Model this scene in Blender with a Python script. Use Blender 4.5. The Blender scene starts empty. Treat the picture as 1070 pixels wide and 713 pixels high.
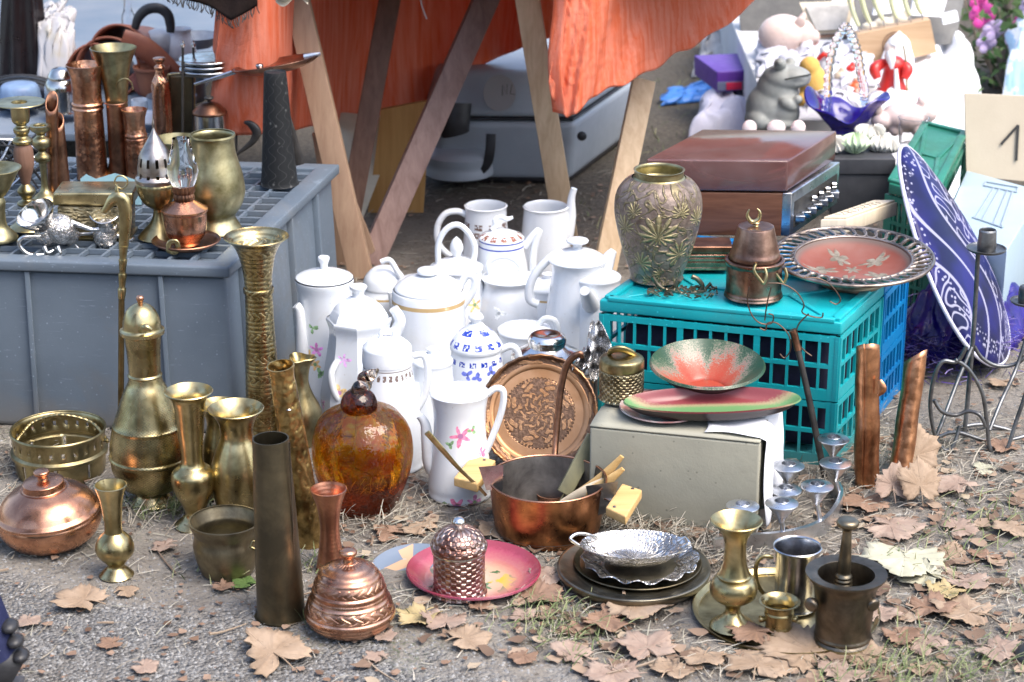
import bpy, bmesh, math, random
from mathutils import Vector, Matrix, Euler, noise as mn
random.seed(7)
R = math.radians
SC = bpy.context.scene
COL = SC.collection
# ------------------------------------------------------------------ camera
PITCH, FPX, CX, CY, CAMZ = R(20), 2200.0, 535.0, 356.5, 1.6
cp, sp = math.cos(PITCH), math.sin(PITCH)
cam = bpy.data.cameras.new('camera'); camo = bpy.data.objects.new('camera', cam); COL.objects.link(camo)
camo.location = (0, 0, CAMZ); camo.rotation_euler = (R(90) - PITCH, 0, 0)
cam.sensor_width = 36; cam.lens = FPX / 1070 * 36; cam.clip_end = 500; cam.clip_start = .05
cam.dof.use_dof = True; cam.dof.focus_distance = 3.85; cam.dof.aperture_fstop = 6.3
SC.camera = camo

def ray(px, py):
    u, v = (px - CX) / FPX, (CY - py) / FPX
    return Vector((u, cp + v * sp, -sp + v * cp))
def at(px, py, z=0.0):
    d = ray(px, py); t = (z - CAMZ) / d.z
    return Vector((0, 0, CAMZ)) + d * t
def atY(px, py, Y):
    d = ray(px, py); return Vector((0, 0, CAMZ)) + d * (Y / d.y)
def depth(p): return p.y * cp - (p.z - CAMZ) * sp
def mpp(p): return depth(p) / FPX
def zat(Y, py):
    t = (CY - py) / FPX
    return CAMZ + Y * (t * cp - sp) / (cp + t * sp)

# ------------------------------------------------------------------ objects
def tag(o, label=None, cat=None, group=None, kind=None):
    if label: o['label'] = label
    if cat: o['category'] = cat
    if group: o['group'] = group
    if kind: o['kind'] = kind
    return o
def mesh_obj(name, vs, fs, mat, smooth=True, ang=38):
    me = bpy.data.meshes.new(name); me.from_pydata([tuple(v) for v in vs], [], fs); me.update()
    bm = bmesh.new(); bm.from_mesh(me); bmesh.ops.recalc_face_normals(bm, faces=bm.faces); bm.to_mesh(me); bm.free()
    if smooth:
        me.polygons.foreach_set('use_smooth', [True] * len(me.polygons))
        me.set_sharp_from_angle(angle=R(ang))
    o = bpy.data.objects.new(name, me); COL.objects.link(o)
    if mat: me.materials.append(mat)
    return o

def crom(pts, k):
    """Catmull-Rom through tuples; k steps per span"""
    n = len(pts); out = []
    if n < 3: 
        for i in range(k): out.append(tuple(a + (b - a) * i / k for a, b in zip(pts[0], pts[-1])))
        return out + [tuple(pts[-1])]
    for i in range(n - 1):
        p0, p1, p2, p3 = pts[max(i - 1, 0)], pts[i], pts[i + 1], pts[min(i + 2, n - 1)]
        for j in range(k):
            t = j / k; t2 = t * t; t3 = t2 * t
            out.append(tuple(.5 * (2 * b + (c - a) * t + (2 * a - 5 * b + 4 * c - d) * t2 + (3 * b - a - 3 * c + d) * t3) for a, b, c, d in zip(p0, p1, p2, p3)))
    return out + [tuple(pts[-1])]
def smooth_profile(prof, k):
    secs, cur = [], []
    for p in prof:
        cur.append((p[0], p[1]))
        if len(p) > 2 and len(cur) > 1: secs.append(cur); cur = [(p[0], p[1])]
    if len(cur) > 1: secs.append(cur)
    out = []
    for s in secs:
        c = crom(s, k); out += c if not out else c[1:]
    return [(max(r, 0), z) for r, z in out]
def lathe_mesh(name, prof, mat, n=48, open_=False, t=.002, sm=5, off=(0, 0, 0), ribs=None, holes=None, rot=None, ang=38, ell=1.0, twist=0, fn=None):
    P = smooth_profile(prof, sm) if sm > 1 else [(p[0], p[1]) for p in prof]
    if open_:
        inn = []
        for i, (r, z) in enumerate(P):
            a = P[max(i - 1, 0)]; b = P[min(i + 1, len(P) - 1)]
            dr, dz = b[0] - a[0], b[1] - a[1]; L = math.hypot(dr, dz) or 1
            q = (r - dz / L * t, z + dr / L * t)
            inn.append((max(q[0], 0), q[1]))
        # keep the wall from folding where the foot is thin
        zfloor = P[0][1] + t; res = []; 
        for r, z in reversed(inn):
            if r <= t * .3: break
            res.append((r, max(z, zfloor)))
        res.append((0, res[-1][1]))
        P = P + res
    vs, rings = [], []
    for r, z in P:
        if r < 1e-6: rings.append([len(vs)]); vs.append((0, 0, z)); continue
        ring = []
        for i in range(n):
            a = 2 * math.pi * i / n; rr = r
            if ribs: rr = r * (1 + ribs[1] * (abs(math.cos(a * ribs[0] / 2)) - .6))
            x, y = rr * math.cos(a), rr * math.sin(a) * ell
            if fn: x, y, z2 = fn(x, y, z, a, r)
            else: z2 = z
            ring.append(len(vs)); vs.append((x, y, z2))
        rings.append(ring)
    fs = []
    for ri, (A, B) in enumerate(zip(rings, rings[1:])):
        if len(A) == 1 and len(B) == 1: continue
        for i in range(n):
            j = (i + 1) % n
            if holes and holes(ri, i): continue
            if len(A) == 1: fs.append((A[0], B[i], B[j]))
            elif len(B) == 1: fs.append((A[i], A[j], B[0]))
            else: fs.append((A[i], A[j], B[j], B[i]))
    M = Matrix.Translation(off)
    if rot: M = M @ Euler(rot).to_matrix().to_4x4()
    return mesh_obj(name, [M @ Vector(v) for v in vs], fs, mat, ang=ang)
def tube_mesh(name, pts, rad, mat, n=12, sm=6, flat=1.0, closed=False, cap=True, up=None):
    pts = [tuple(p) for p in pts]
    if isinstance(rad, (int, float)): rad = [rad] * len(pts)
    q = [p + (r,) for p, r in zip(pts, rad)]
    if closed: q = q + [q[0]]
    q = crom(q, sm) if sm > 1 else q
    if closed: q = q[:-1]
    P = [Vector(a[:3]) for a in q]; rr = [max(a[3], 1e-5) for a in q]; m = len(P)
    vs, fs = [], []; N = None
    for i in range(m):
        a = P[(i - 1) % m if closed else max(i - 1, 0)]; b = P[(i + 1) % m if closed else min(i + 1, m - 1)]
        T = (b - a).normalized()
        if N is None:
            N = Vector(up) if up else (Vector((0, 1, 0)) if abs(T.y) < .9 else Vector((1, 0, 0)))
        N = (N - T * N.dot(T)).normalized(); B = T.cross(N)
        for k in range(n):
            c = 2 * math.pi * k / n
            vs.append(P[i] + N * (math.cos(c) * rr[i] * flat) + B * (math.sin(c) * rr[i]))
    for i in range(m if closed else m - 1):
        for k in range(n):
            k2 = (k + 1) % n; i2 = (i + 1) % m
            fs.append((i * n + k, i * n + k2, i2 * n + k2, i2 * n + k))
    if cap and not closed:
        fs.append(tuple(range(n))[::-1]); fs.append(tuple(range((m - 1) * n, m * n)))
    return mesh_obj(name, vs, fs, mat, ang=50)
def prism_mesh(name, base, z0, z1, mat, bev=.002, top=None, seg=2):
    """box over a polygon of ground points; top = optional polygon for tapered walls"""
    n = len(base); top = top or base
    vs = [Vector((p[0], p[1], z0)) for p in base] + [Vector((p[0], p[1], z1)) for p in top]
    fs = [tuple(range(n))[::-1], tuple(range(n, 2 * n))] + [(i, (i + 1) % n, n + (i + 1) % n, n + i) for i in range(n)]
    o = mesh_obj(name, vs, fs, mat, ang=35)
    if bev: bevel(o, bev, seg)
    return o
def bevel(o, w, seg=2):
    bm = bmesh.new(); bm.from_mesh(o.data)
    bmesh.ops.bevel(bm, geom=list(bm.edges), offset=w, segments=seg, profile=.6, affect='EDGES', clamp_overlap=True)
    bm.to_mesh(o.data); bm.free()
    o.data.polygons.foreach_set('use_smooth', [True] * len(o.data.polygons)); o.data.set_sharp_from_angle(angle=R(60))
def beam_mesh(name, p0, p1, w, d, mat, bev=.0015, up=(0, 0, 1)):
    p0, p1 = Vector(p0), Vector(p1); T = (p1 - p0).normalized(); U = Vector(up)
    if abs(T.dot(U)) > .95: U = Vector((0, 1, 0))
    S = T.cross(U).normalized(); U = S.cross(T)
    vs = [p + S * (a * w / 2) + U * (b * d / 2) for p in (p0, p1) for a, b in ((-1, -1), (1, -1), (1, 1), (-1, 1))]
    fs = [(0, 1, 2, 3), (7, 6, 5, 4)] + [(i, (i + 1) % 4 + 0, (i + 1) % 4 + 4, i + 4) for i in range(4)]
    o = mesh_obj(name, vs, fs, mat)
    if bev: bevel(o, bev, 2)
    return o
def grid_mesh(name, fn, nu, nv, mat, thick=0, closed_u=False):
    vs = [fn(i / (nu if closed_u else nu - 1), j / (nv - 1)) for j in range(nv) for i in range(nu)]
    fs = []
    for j in range(nv - 1):
        for i in range(nu if closed_u else nu - 1):
            i2 = (i + 1) % nu
            fs.append((j * nu + i, j * nu + i2, (j + 1) * nu + i2, (j + 1) * nu + i))
    o = mesh_obj(name, vs, fs, mat, ang=180)
    if thick:
        m = o.modifiers.new('solid', 'SOLIDIFY'); m.thickness = thick; m.offset = 0
    return o
def join(name, objs):
    """several helper meshes into ONE mesh object (a single part)"""
    bm = bmesh.new(); mats = []; 
    for o in objs:
        me = o.data; off = len(bm.faces)
        tmp = me.copy(); tmp.transform(o.matrix_basis); bm.from_mesh(tmp)
        bm.faces.ensure_lookup_table()
        for mi, m in enumerate(me.materials):
            if m not in mats: mats.append(m)
        for f in bm.faces[off:]:
            m = me.materials[f.material_index] if me.materials else None
            if m in mats: f.material_index = mats.index(m)
        bpy.data.objects.remove(o); bpy.data.meshes.remove(me); bpy.data.meshes.remove(tmp)
    me = bpy.data.meshes.new(name); bm.to_mesh(me); bm.free()
    for m in mats: me.materials.append(m)
    o = bpy.data.objects.new(name, me); COL.objects.link(o); return o
def blob_mesh(name, ells, mat, voxel=.006, smooth_it=6):
    """ellipsoids (centre, radii, euler) fused into one continuous skin"""
    bm = bmesh.new()
    for c, r, e in ells:
        M = Matrix.Translation(c) @ Euler(e).to_matrix().to_4x4() @ Matrix.Diagonal((r[0], r[1], r[2], 1))
        bmesh.ops.create_icosphere(bm, subdivisions=3, radius=1, matrix=M)
    me = bpy.data.meshes.new(name); bm.to_mesh(me); bm.free()
    o = bpy.data.objects.new(name, me); COL.objects.link(o); me.materials.append(mat)
    m = o.modifiers.new('fuse', 'REMESH'); m.mode = 'VOXEL'; m.voxel_size = voxel; m.use_smooth_shade = True
    s = o.modifiers.new('soft', 'SMOOTH'); s.iterations = smooth_it; s.factor = .5
    return o
def adopt(root, kids):
    for k in kids: k.parent = root

class T:
    """one thing: parts are laid out around a base point; done() makes it one mesh or an Empty with children"""
    def __init__(s, name, label, cat, px, py, z=0.0, Y=None, group=None):
        s.name, s.label, s.cat, s.group = name, label, cat, group
        s.py, s.z0, s.Y0 = py, z, Y
        s.px, s.b = px, (atY(px, py, Y) if Y is not None else at(px, py, z)); s.m = mpp(s.b); s.parts = []; s.rot = (0, 0, 0)
    def add(s, o, local=True):
        """local: mesh already relative to the base; else shift world coordinates"""
        if not local: o.data.transform(Matrix.Translation(-s.b))
        s.parts.append(o); return o
    def pp(s, px, py, dy=0.0):
        return atY(px, py, s.b.y + dy) - s.b
    def prof(s, prof, dy=0): 
        return [(p[0] * s.m, zat(s.b.y + dy, p[1]) - s.b.z) + tuple(p[2:]) for p in prof]
    def lathe(s, part, prof, mat, px=None, dy=0.0, t=1.2, **k):
        if not s.parts and s.Y0 is None and prof[0][0] == 0 and prof[0][1] > s.py and px is None and dy == 0:
            s.b = at(s.px, prof[0][1], s.z0); s.m = mpp(s.b)       # the foot itself touches the ground
        if part == 'lid' and not k.get('open_') and prof[-1][0] > 0: prof = list(prof) + [(0, prof[-1][1] - .3)]
        off = (((px if px is not None else s.px) - s.px) * s.m, dy, 0)
        k.setdefault('n', 48)
        return s.add(lathe_mesh(part, s.prof(prof, dy), mat, t=t * s.m, off=off, **k))
    def tube(s, part, pts, r, mat, **k):
        P = [s.pp(*p) for p in pts]
        rr = r * s.m if isinstance(r, (int, float)) else [a * s.m for a in r]
        return s.add(tube_mesh(part, P, rr, mat, **k))
    def blob(s, part, ells, mat, voxel=1.5, **k):
        E = []
        for e in ells:
            px, py, dy, rx, ry, rz = e[:6]
            E.append((s.pp(px, py, dy * s.m), (rx * s.m, ry * s.m, rz * s.m), e[6] if len(e) > 6 else (0, 0, 0)))
        return s.add(blob_mesh(part, E, mat, voxel=voxel * s.m, **k))
    def sub(s, child, parent):
        """make child a sub-part of the part `parent`"""
        s.parts.remove(child); child.parent = parent; return child
    def done(s):
        if len(s.parts) == 1:
            o = s.parts[0]; o.name = s.name
        else:
            o = bpy.data.objects.new(s.name, None); COL.objects.link(o); o.empty_display_size = .03
            adopt(o, s.parts)
        o.location = s.b; o.rotation_euler = s.rot
        tag(o, s.label, s.cat, s.group); s.o = o
        return o

def copy_tree(o, loc=None, rot=None, label=None, parent=None, scale=None):
    c = o.copy(); COL.objects.link(c); c.parent = parent
    if loc is not None: c.location = loc
    if rot is not None: c.rotation_euler = rot
    if scale is not None: c.scale = (scale,) * 3
    if label: c['label'] = label
    for ch in list(o.children): copy_tree(ch, parent=c)
    return c

# ------------------------------------------------------------------ materials
class NT:
    def __init__(s, name):
        s.m = bpy.data.materials.new(name); s.m.use_nodes = True; s.t = s.m.node_tree
        s.b = s.t.nodes['Principled BSDF']; s.out = s.t.nodes['Material Output']; s.tc = None
    def n(s, ty, **k):
        x = s.t.nodes.new(ty)
        for a, v in k.items(): setattr(x, a, v)
        return x
    def l(s, a, b): s.t.links.new(a, b)
    def obj(s):
        if not s.tc: s.tc = s.n('ShaderNodeTexCoord')
        return s.tc.outputs['Object']
    def noise(s, scale, detail=4, rough=.6, vec=None, dist=0):
        x = s.n('ShaderNodeTexNoise'); x.inputs['Scale'].default_value = scale; x.inputs['Detail'].default_value = detail
        x.inputs['Roughness'].default_value = rough; x.inputs['Distortion'].default_value = dist
        s.l(vec or s.obj(), x.inputs['Vector']); return x.outputs['Fac']
    def voro(s, scale, feature='F1', vec=None, out='Distance'):
        x = s.n('ShaderNodeTexVoronoi', feature=feature); x.inputs['Scale'].default_value = scale
        s.l(vec or s.obj(), x.inputs['Vector']); return x.outputs[out]
    def ramp(s, fac, stops, interp='LINEAR'):
        x = s.n('ShaderNodeValToRGB'); x.color_ramp.interpolation = interp
        el = x.color_ramp.elements
        while len(el) < len(stops): el.new(.5)
        for e, (p, c) in zip(el, stops):
            e.position = p; e.color = (c, c, c, 1) if isinstance(c, (int, float)) else tuple(c) + (1,)
        s.l(fac, x.inputs['Fac']); return x.outputs['Color']
    def mix(s, fac, a, b, mode='MIX'):
        x = s.n('ShaderNodeMix', data_type='RGBA', blend_type=mode)
        for i, v in ((0, fac), (6, a), (7, b)):
            if hasattr(v, 'is_linked'): s.l(v, x.inputs[i])
            else: x.inputs[i].default_value = v if i == 0 else tuple(v) + (1,)
        return x.outputs[2]
    def math(s, op, a, b=0.0, c=None):
        x = s.n('ShaderNodeMath', operation=op)
        for i, v in enumerate((a, b, c)):
            if v is None: continue
            if hasattr(v, 'is_linked'): s.l(v, x.inputs[i])
            else: x.inputs[i].default_value = v
        return x.outputs[0]
    def xyz(s, vec=None):
        x = s.n('ShaderNodeSeparateXYZ'); s.l(vec or s.obj(), x.inputs[0]); return x.outputs
    def comb(s, x, y, z):
        c = s.n('ShaderNodeCombineXYZ')
        for i, v in enumerate((x, y, z)):
            if hasattr(v, 'is_linked'): s.l(v, c.inputs[i])
            else: c.inputs[i].default_value = v
        return c.outputs[0]
    def cyl(s, k=1.0):
        """cylindrical coordinates (angle*k, height, 0)"""
        x, y, z = s.xyz(); a = s.math('ARCTAN2', y, x)
        return s.comb(s.math('MULTIPLY', a, k), z, 0.0)
    def bump(s, h, strength=.3, dist=.002):
        x = s.n('ShaderNodeBump'); x.inputs['Strength'].default_value = strength; x.inputs['Distance'].default_value = dist
        s.l(h, x.inputs['Height']); s.l(x.outputs[0], s.b.inputs['Normal'])
    def set(s, **k):
        for a, v in k.items():
            i = s.b.inputs[a.replace('_', ' ')]
            if hasattr(v, 'is_linked'): s.l(v, i)
            elif isinstance(v, (tuple, list)): i.default_value = tuple(v) + (1,)
            else: i.default_value = v
        return s.m

def metal(name, col, dark, rough=.28, kind='plain', scale=90, strength=.35, tarn=.5, rv=.12, dist=.002, metal_=1.0, tscale=14):
    """worn metal: tarnish clouds + relief. kind: plain, hammer, engrave, ring, chase"""
    m = NT(name)
    cl = m.noise(tscale, 5, .65, dist=.3)
    tm = m.ramp(cl, [(.38, 0), (.38 + .5 * (1.1 - tarn) * .6 + .05, 1)])
    c = m.mix(tm, dark, col)
    r = m.math('MULTIPLY_ADD', m.noise(45, 4), rv * 2, rough - rv)
    fine = m.noise(420, 2)
    if kind == 'hammer':
        v = m.voro(scale, 'SMOOTH_F1'); m.bump(m.math('ADD', v, m.math('MULTIPLY', fine, .05)), strength, dist)
    elif kind == 'engrave':
        v = m.voro(scale, 'DISTANCE_TO_EDGE', m.cyl(.06)); w = m.noise(scale * 1.6, 3, .6, m.cyl(.06), dist=1.2)
        h = m.ramp(m.math('ADD', m.math('MULTIPLY', v, 1.3), m.math('MULTIPLY', w, .5)), [(.28, 0), (.5, 1)])
        m.bump(h, strength, dist); c = m.mix(m.math('MULTIPLY', m.ramp(h, [(.1, 1), (.7, 0)]), .75), c, dark)
    elif kind == 'chase':
        v = m.voro(scale, 'F1'); h = m.ramp(v, [(.12, 1), (.5, 0)])
        m.bump(h, strength, dist); c = m.mix(m.math('MULTIPLY', m.ramp(h, [(.0, 1), (.5, 0)]), .8), c, dark)
    elif kind in ('bead', 'scroll'):
        a, z_, _ = m.xyz(m.cyl(1.0)); wob = m.math('MULTIPLY', m.math('SUBTRACT', m.noise(60, 2), .5), 2.2)
        nA, kz = scale
        za = m.math('MULTIPLY', z_, kz)
        if kind == 'bead': h = m.math('MULTIPLY', m.math('SINE', m.math('ADD', m.math('MULTIPLY', a, nA), wob)), m.math('SINE', m.math('ADD', za, wob)))
        else:
            s1 = m.math('SINE', m.math('ADD', m.math('MULTIPLY', a, nA), m.math('MULTIPLY', m.math('SINE', m.math('MULTIPLY', za, .5)), 2.2)))
            band = m.ramp(m.math('SINE', m.math('MULTIPLY', za, .21)), [(.35, 0), (.5, 1)])
            h = m.math('ADD', m.math('MULTIPLY', s1, band), m.math('MULTIPLY', m.math('SINE', za), .35))
        hr = m.ramp(m.math('MULTIPLY_ADD', h, .5, .5), [(.32, 0), (.68, 1)])
        m.bump(m.math('ADD', hr, m.math('MULTIPLY', m.noise(200, 3), .25)), strength, dist)
        c = m.mix(m.math('MULTIPLY', m.ramp(hr, [(0, 1), (.6, 0)]), .7), c, dark)
    elif kind == 'ring':
        x, y, z = m.xyz(); w = m.math('SINE', m.math('MULTIPLY', z, scale * 10))
        m.bump(m.math('ADD', m.math('MULTIPLY', w, .4), fine), strength, dist)
    else:
        m.bump(m.math('ADD', m.math('MULTIPLY', m.noise(30, 3), 1.5), m.math('MULTIPLY', fine, .25)), strength * .35, dist)
    return m.set(Base_Color=c, Metallic=metal_, Roughness=r)

def plain(name, col, col2=None, rough=.6, scale=25, bump=.15, bscale=180, spec=.4, dist=.002, contrast=(.35, .65), **k):
    m = NT(name)
    c = m.mix(m.ramp(m.noise(scale, 5), [(contrast[0], 0), (contrast[1], 1)]), col, col2) if col2 else tuple(col)
    if bump: m.bump(m.noise(bscale, 4), bump, dist)
    m.set(Base_Color=c, Roughness=m.math('MULTIPLY_ADD', m.noise(40, 3), .2, rough - .1), Specular_IOR_Level=spec)
    if k: m.set(**k)
    return m.m
def wood(name, a, b, rough=.55, scale=(6, 6, .7), k=14, axis=2):
    m = NT(name)
    mp = m.n('ShaderNodeMapping'); s = [k, k, k]; s[axis] = k * .06; mp.inputs['Scale'].default_value = s
    m.l(m.obj(), mp.inputs['Vector'])
    g = m.noise(4, 6, .65, mp.outputs[0], dist=.6)
    m.bump(g, .12, .001)
    return m.set(Base_Color=m.mix(m.ramp(g, [(.35, 0), (.65, 1)]), a, b), Roughness=rough, Specular_IOR_Level=.3)
def porcelain(name, spots=(), bands=(), col=(.76, .79, .82), rough=.14):
    """glazed china; spots (x,y,z,radius,kind,colour[,colour2]) painted flowers, bands (z0,z1,colour,pattern)"""
    m = NT(name); c = m.mix(m.ramp(m.noise(9, 3), [(.3, 0), (.7, 1)]), tuple(v * .94 for v in col), col)
    c = m.mix(m.math('MULTIPLY', m.ramp(m.noise(17, 6, .7, dist=.6), [(.52, 0), (.75, 1)]), .38), c, (.60, .56, .49)); c = m.mix(m.math('MULTIPLY', m.ramp(m.voro(60, 'F1'), [(.05, 1), (.09, 0)]), .35), c, (.35, .31, .26))
    for sp_ in spots:
        x, y, z, r, kind, c1 = sp_[:6]
        d = m.n('ShaderNodeVectorMath', operation='SUBTRACT'); m.l(m.obj(), d.inputs[0]); d.inputs[1].default_value = (x, y, z)
        ux, uy, uz = m.xyz(d.outputs[0]); le = m.n('ShaderNodeVectorMath', operation='LENGTH'); m.l(d.outputs[0], le.inputs[0])
        dd = m.math('DIVIDE', le.outputs['Value'], r); an = m.math('ARCTAN2', uz, ux); k5 = 3 if c1[1] > c1[0] else 5
        edge = m.math('MULTIPLY_ADD', m.math('COSINE', m.math('MULTIPLY_ADD', an, k5, x * 900)), .28, .62)
        edge = m.math('ADD', edge, m.math('MULTIPLY', m.math('SUBTRACT', m.noise(1.6 / r, 2), .5), .9))
        pet = m.ramp(m.math('SUBTRACT', edge, dd), [(.0, 0), (.06, 1)])
        tone = m.ramp(m.noise(2.4 / r, 2), [(.35, 0), (.6, 1)])
        cc = m.mix(tone, c1, tuple(min(1, q * 1.8 + .08) for q in c1))
        cc = m.mix(m.ramp(dd, [(.2, 1), (.3, 0)]), cc, sp_[6] if len(sp_) > 6 else tuple(q * .6 for q in c1))
        c = m.mix(m.math('MULTIPLY', pet, .9), c, cc)
    x, y, z = m.xyz()
    for z0, z1, cb, pat in bands:
        k = m.math('MULTIPLY', m.math('GREATER_THAN', z, z0), m.math('LESS_THAN', z, z1))
        if pat:
            a = m.math('ARCTAN2', y, x); s = m.math('GREATER_THAN', m.math('SINE', m.math('MULTIPLY', a, pat)), -.2)
            nn = m.ramp(m.noise(190, 2), [(.40, 0), (.46, 1)])
            k = m.math('MULTIPLY', k, m.math('MULTIPLY', s, nn))
        c = m.mix(k, c, cb)
    m.bump(m.noise(60, 2), .03, .001)
    return m.set(Base_Color=c, Roughness=rough, Coat_Weight=.4, Coat_Roughness=.05)

BR, BRD = (.60, .50, .27), (.19, .15, .07)
CO, COD = (.71, .37, .225), (.23, .10, .06)
SI, SID = (.80, .79, .77), (.25, .23, .21)
M = {}
M['brass'] = metal('polished_brass', BR, (.30, .24, .115), .30, tarn=.45)
M['brass_old'] = metal('aged_brass', (.52, .44, .24), BRD, .34, tarn=.35)
M['brass_hammer'] = metal('hammered_brass', BR, BRD, .27, 'bead', (60, 1300), .12, .5, dist=.001)
M['brass_engrave'] = metal('engraved_brass', BR, (.20, .14, .06), .28, 'scroll', (14, 700), .35, .6, dist=.0015)
M['brass_dull'] = metal('dull_brass', (.50, .45, .27), (.22, .19, .09), .42, tarn=.45)
M['brass_dark'] = metal('dark_brass', (.22, .18, .11), (.10, .085, .058), .42, tarn=.3, tscale=9)
M['bronze'] = metal('dark_bronze', (.23, .195, .15), (.095, .08, .062), .4, tarn=.3)
M['brass_filigree'] = metal('filigree_brass', (.64, .55, .34), (.10, .08, .045), .36, 'bead', (22, 620), .8, .6, dist=.003)
M['copper'] = metal('copper', CO, (.40, .19, .12), .26, tarn=.5)
M['copper_dark'] = metal('aged_copper', (.50, .25, .15), (.14, .07, .045), .36, tarn=.35)
M['copper_hammer'] = metal('hammered_copper', CO, COD, .3, 'hammer', 130, .6, .5)
M['copper_chase'] = metal('chased_copper', (.74, .42, .28), (.32, .155, .10), .28, 'scroll', (22, 800), .45, .7, dist=.0015)
M['copper_brush'] = metal('brushed_copper', (.66, .31, .19), (.36, .16, .10), .34, 'ring', 90, .08, .5)
M['tin'] = metal('tinned_inside', (.34, .32, .30), (.14, .13, .125), .45, tarn=.35)
M['silver'] = metal('silver', SI, (.42, .40, .37), .16, tarn=.6)
M['silver_relief'] = metal('relief_silver', (.84, .83, .82), (.30, .29, .28), .22, 'engrave', 150, .5, .65, dist=.002)
M['steel'] = metal('steel', (.62, .63, .65), (.36, .36, .38), .22, tarn=.6)
M['alu'] = metal('brushed_aluminium', (.74, .76, .80), (.45, .47, .5), .3, 'ring', 120, .06, .6)
M['iron'] = metal('wrought_iron', (.25, .26, .27), (.10, .10, .10), .4, tarn=.4, metal_=.8)
M['black'] = plain('black_metal', (.02, .018, .017), (.05, .045, .04), .45, spec=.5)
M['black_plastic'] = plain('black_plastic', (.018, .018, .02), (.035, .035, .038), .4)
M['white'] = porcelain('white_china')
def scuffed(name, a, b, dirt, rough=.45, mud=.0):
    m = NT(name); c = m.mix(m.ramp(m.noise(5, 5), [(.35, 0), (.65, 1)]), a, b)
    mp = m.n('ShaderNodeMapping'); mp.inputs['Scale'].default_value = (9, 9, 90); mp.inputs['Rotation'].default_value = (.3, .5, .2); m.l(m.obj(), mp.inputs['Vector'])
    sc = m.ramp(m.noise(2.2, 4, .7, mp.outputs[0]), [(.62, 0), (.70, 1)]); sp_ = m.ramp(m.voro(75, 'F1'), [(.10, 1), (.17, 0)])
    spm = m.math('MULTIPLY', sp_, m.ramp(m.noise(14, 3), [(.42, 0), (.6, 1)]))
    c = m.mix(m.math('MULTIPLY', m.math('MAXIMUM', m.math('MULTIPLY', sc, .6), spm), .6), c, tuple(min(1, q * 1.7 + .05) for q in a))
    st = m.ramp(m.noise(3.2, 5, .7, dist=.8), [(.52, 0), (.68, 1)]); c = m.mix(m.math('MULTIPLY', st, .35), c, dirt)
    if mud:
        z = m.xyz()[2]; mk = m.ramp(m.math('ADD', z, m.math('MULTIPLY', m.noise(16, 5), .07)), [(.04, 1), (.04 + mud, 0)]); c = m.mix(m.math('MULTIPLY', mk, .75), c, dirt)
    m.bump(m.math('ADD', m.noise(300, 3), m.math('MULTIPLY', sc, -.6)), .12, .002)
    return m.set(Base_Color=c, Roughness=m.math('MULTIPLY_ADD', st, .25, rough), Specular_IOR_Level=.45)
M['grey_plastic'] = scuffed('grey_plastic', (.125, .158, .195), (.10, .128, .16), (.15, .14, .125), .45, .06)
M['teal'] = scuffed('teal_plastic', (.008, .38, .42), (.006, .30, .34), (.08, .22, .21), .36, .05)
M['green'] = scuffed('green_plastic', (.02, .20, .13), (.015, .15, .10), (.08, .13, .09), .42)
M['light_wood'] = wood('light_wood', (.47, .33, .20), (.60, .45, .29))
M['mid_wood'] = wood('mid_wood', (.30, .19, .125), (.40, .27, .18))
M['dark_wood'] = wood('dark_wood', (.14, .075, .05), (.20, .11, .075))
M['block_wood'] = wood('block_wood', (.55, .34, .13), (.68, .46, .20), axis=0)
M['pale_wood'] = wood('pale_wood', (.60, .50, .36), (.72, .62, .46))
M['amber_wood'] = wood('amber_wood', (.42, .22, .07), (.52, .29, .10))
M['veneer'] = wood('wood_veneer', (.09, .036, .02), (.15, .065, .037), .4, k=22, axis=0)
def cardboard(name, a, b):
    m = NT(name); c = m.mix(m.ramp(m.noise(5, 5), [(.35, 0), (.65, 1)]), a, b); fl = m.ramp(m.voro(48, 'F1'), [(.07, 1), (.12, 0)])
    c = m.mix(m.math('MULTIPLY', fl, .6), c, tuple(q * .35 for q in a)); c = m.mix(m.math('MULTIPLY', m.ramp(m.noise(3, 4, .7, dist=1), [(.55, 0), (.7, 1)]), .3), c, tuple(q * .6 for q in a))
    m.bump(m.math('ADD', m.math('MULTIPLY', m.noise(220, 4), .4), m.math('MULTIPLY', m.noise(9, 3), 2.5)), .22, .004); return m.set(Base_Color=c, Roughness=.85, Specular_IOR_Level=.15)
M['card'] = cardboard('grey_green_cardboard', (.36, .35, .28), (.31, .30, .24))
M['card_brown'] = plain('pale_cardboard', (.50, .44, .34), (.45, .39, .30), .85, 6, .2, 200, spec=.15)
M['paper'] = plain('white_paper', (.80, .81, .84), (.74, .75, .79), .8, 12, .2, 60, spec=.2)
# ================================================================== light, air, ground
w = bpy.data.worlds.new('World'); SC.world = w; w.use_nodes = True
nt = w.node_tree; sky = nt.nodes.new('ShaderNodeTexSky'); sky.sky_type = 'NISHITA'; sky.sun_disc = False
SUN_EL, SUN_AZ = R(58), R(128)      # azimuth measured from +Y (north) clockwise
sky.sun_elevation = SUN_EL; sky.sun_rotation = SUN_AZ; sky.dust_density = 3.5; sky.air_density = 1.0; sky.ozone_density = 1.0
nt.links.new(sky.outputs[0], nt.nodes['Background'].inputs[0]); nt.nodes['Background'].inputs[1].default_value = .15
sl = bpy.data.lights.new('sun', 'SUN'); sl.energy = 1.15; sl.angle = R(40); sl.color = (1, .95, .88)
so = bpy.data.objects.new('sun', sl); COL.objects.link(so)
sd = Vector((math.sin(SUN_AZ) * math.cos(SUN_EL), math.cos(SUN_AZ) * math.cos(SUN_EL), math.sin(SUN_EL)))
so.rotation_euler = (-sd).to_track_quat('-Z', 'Y').to_euler()
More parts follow.
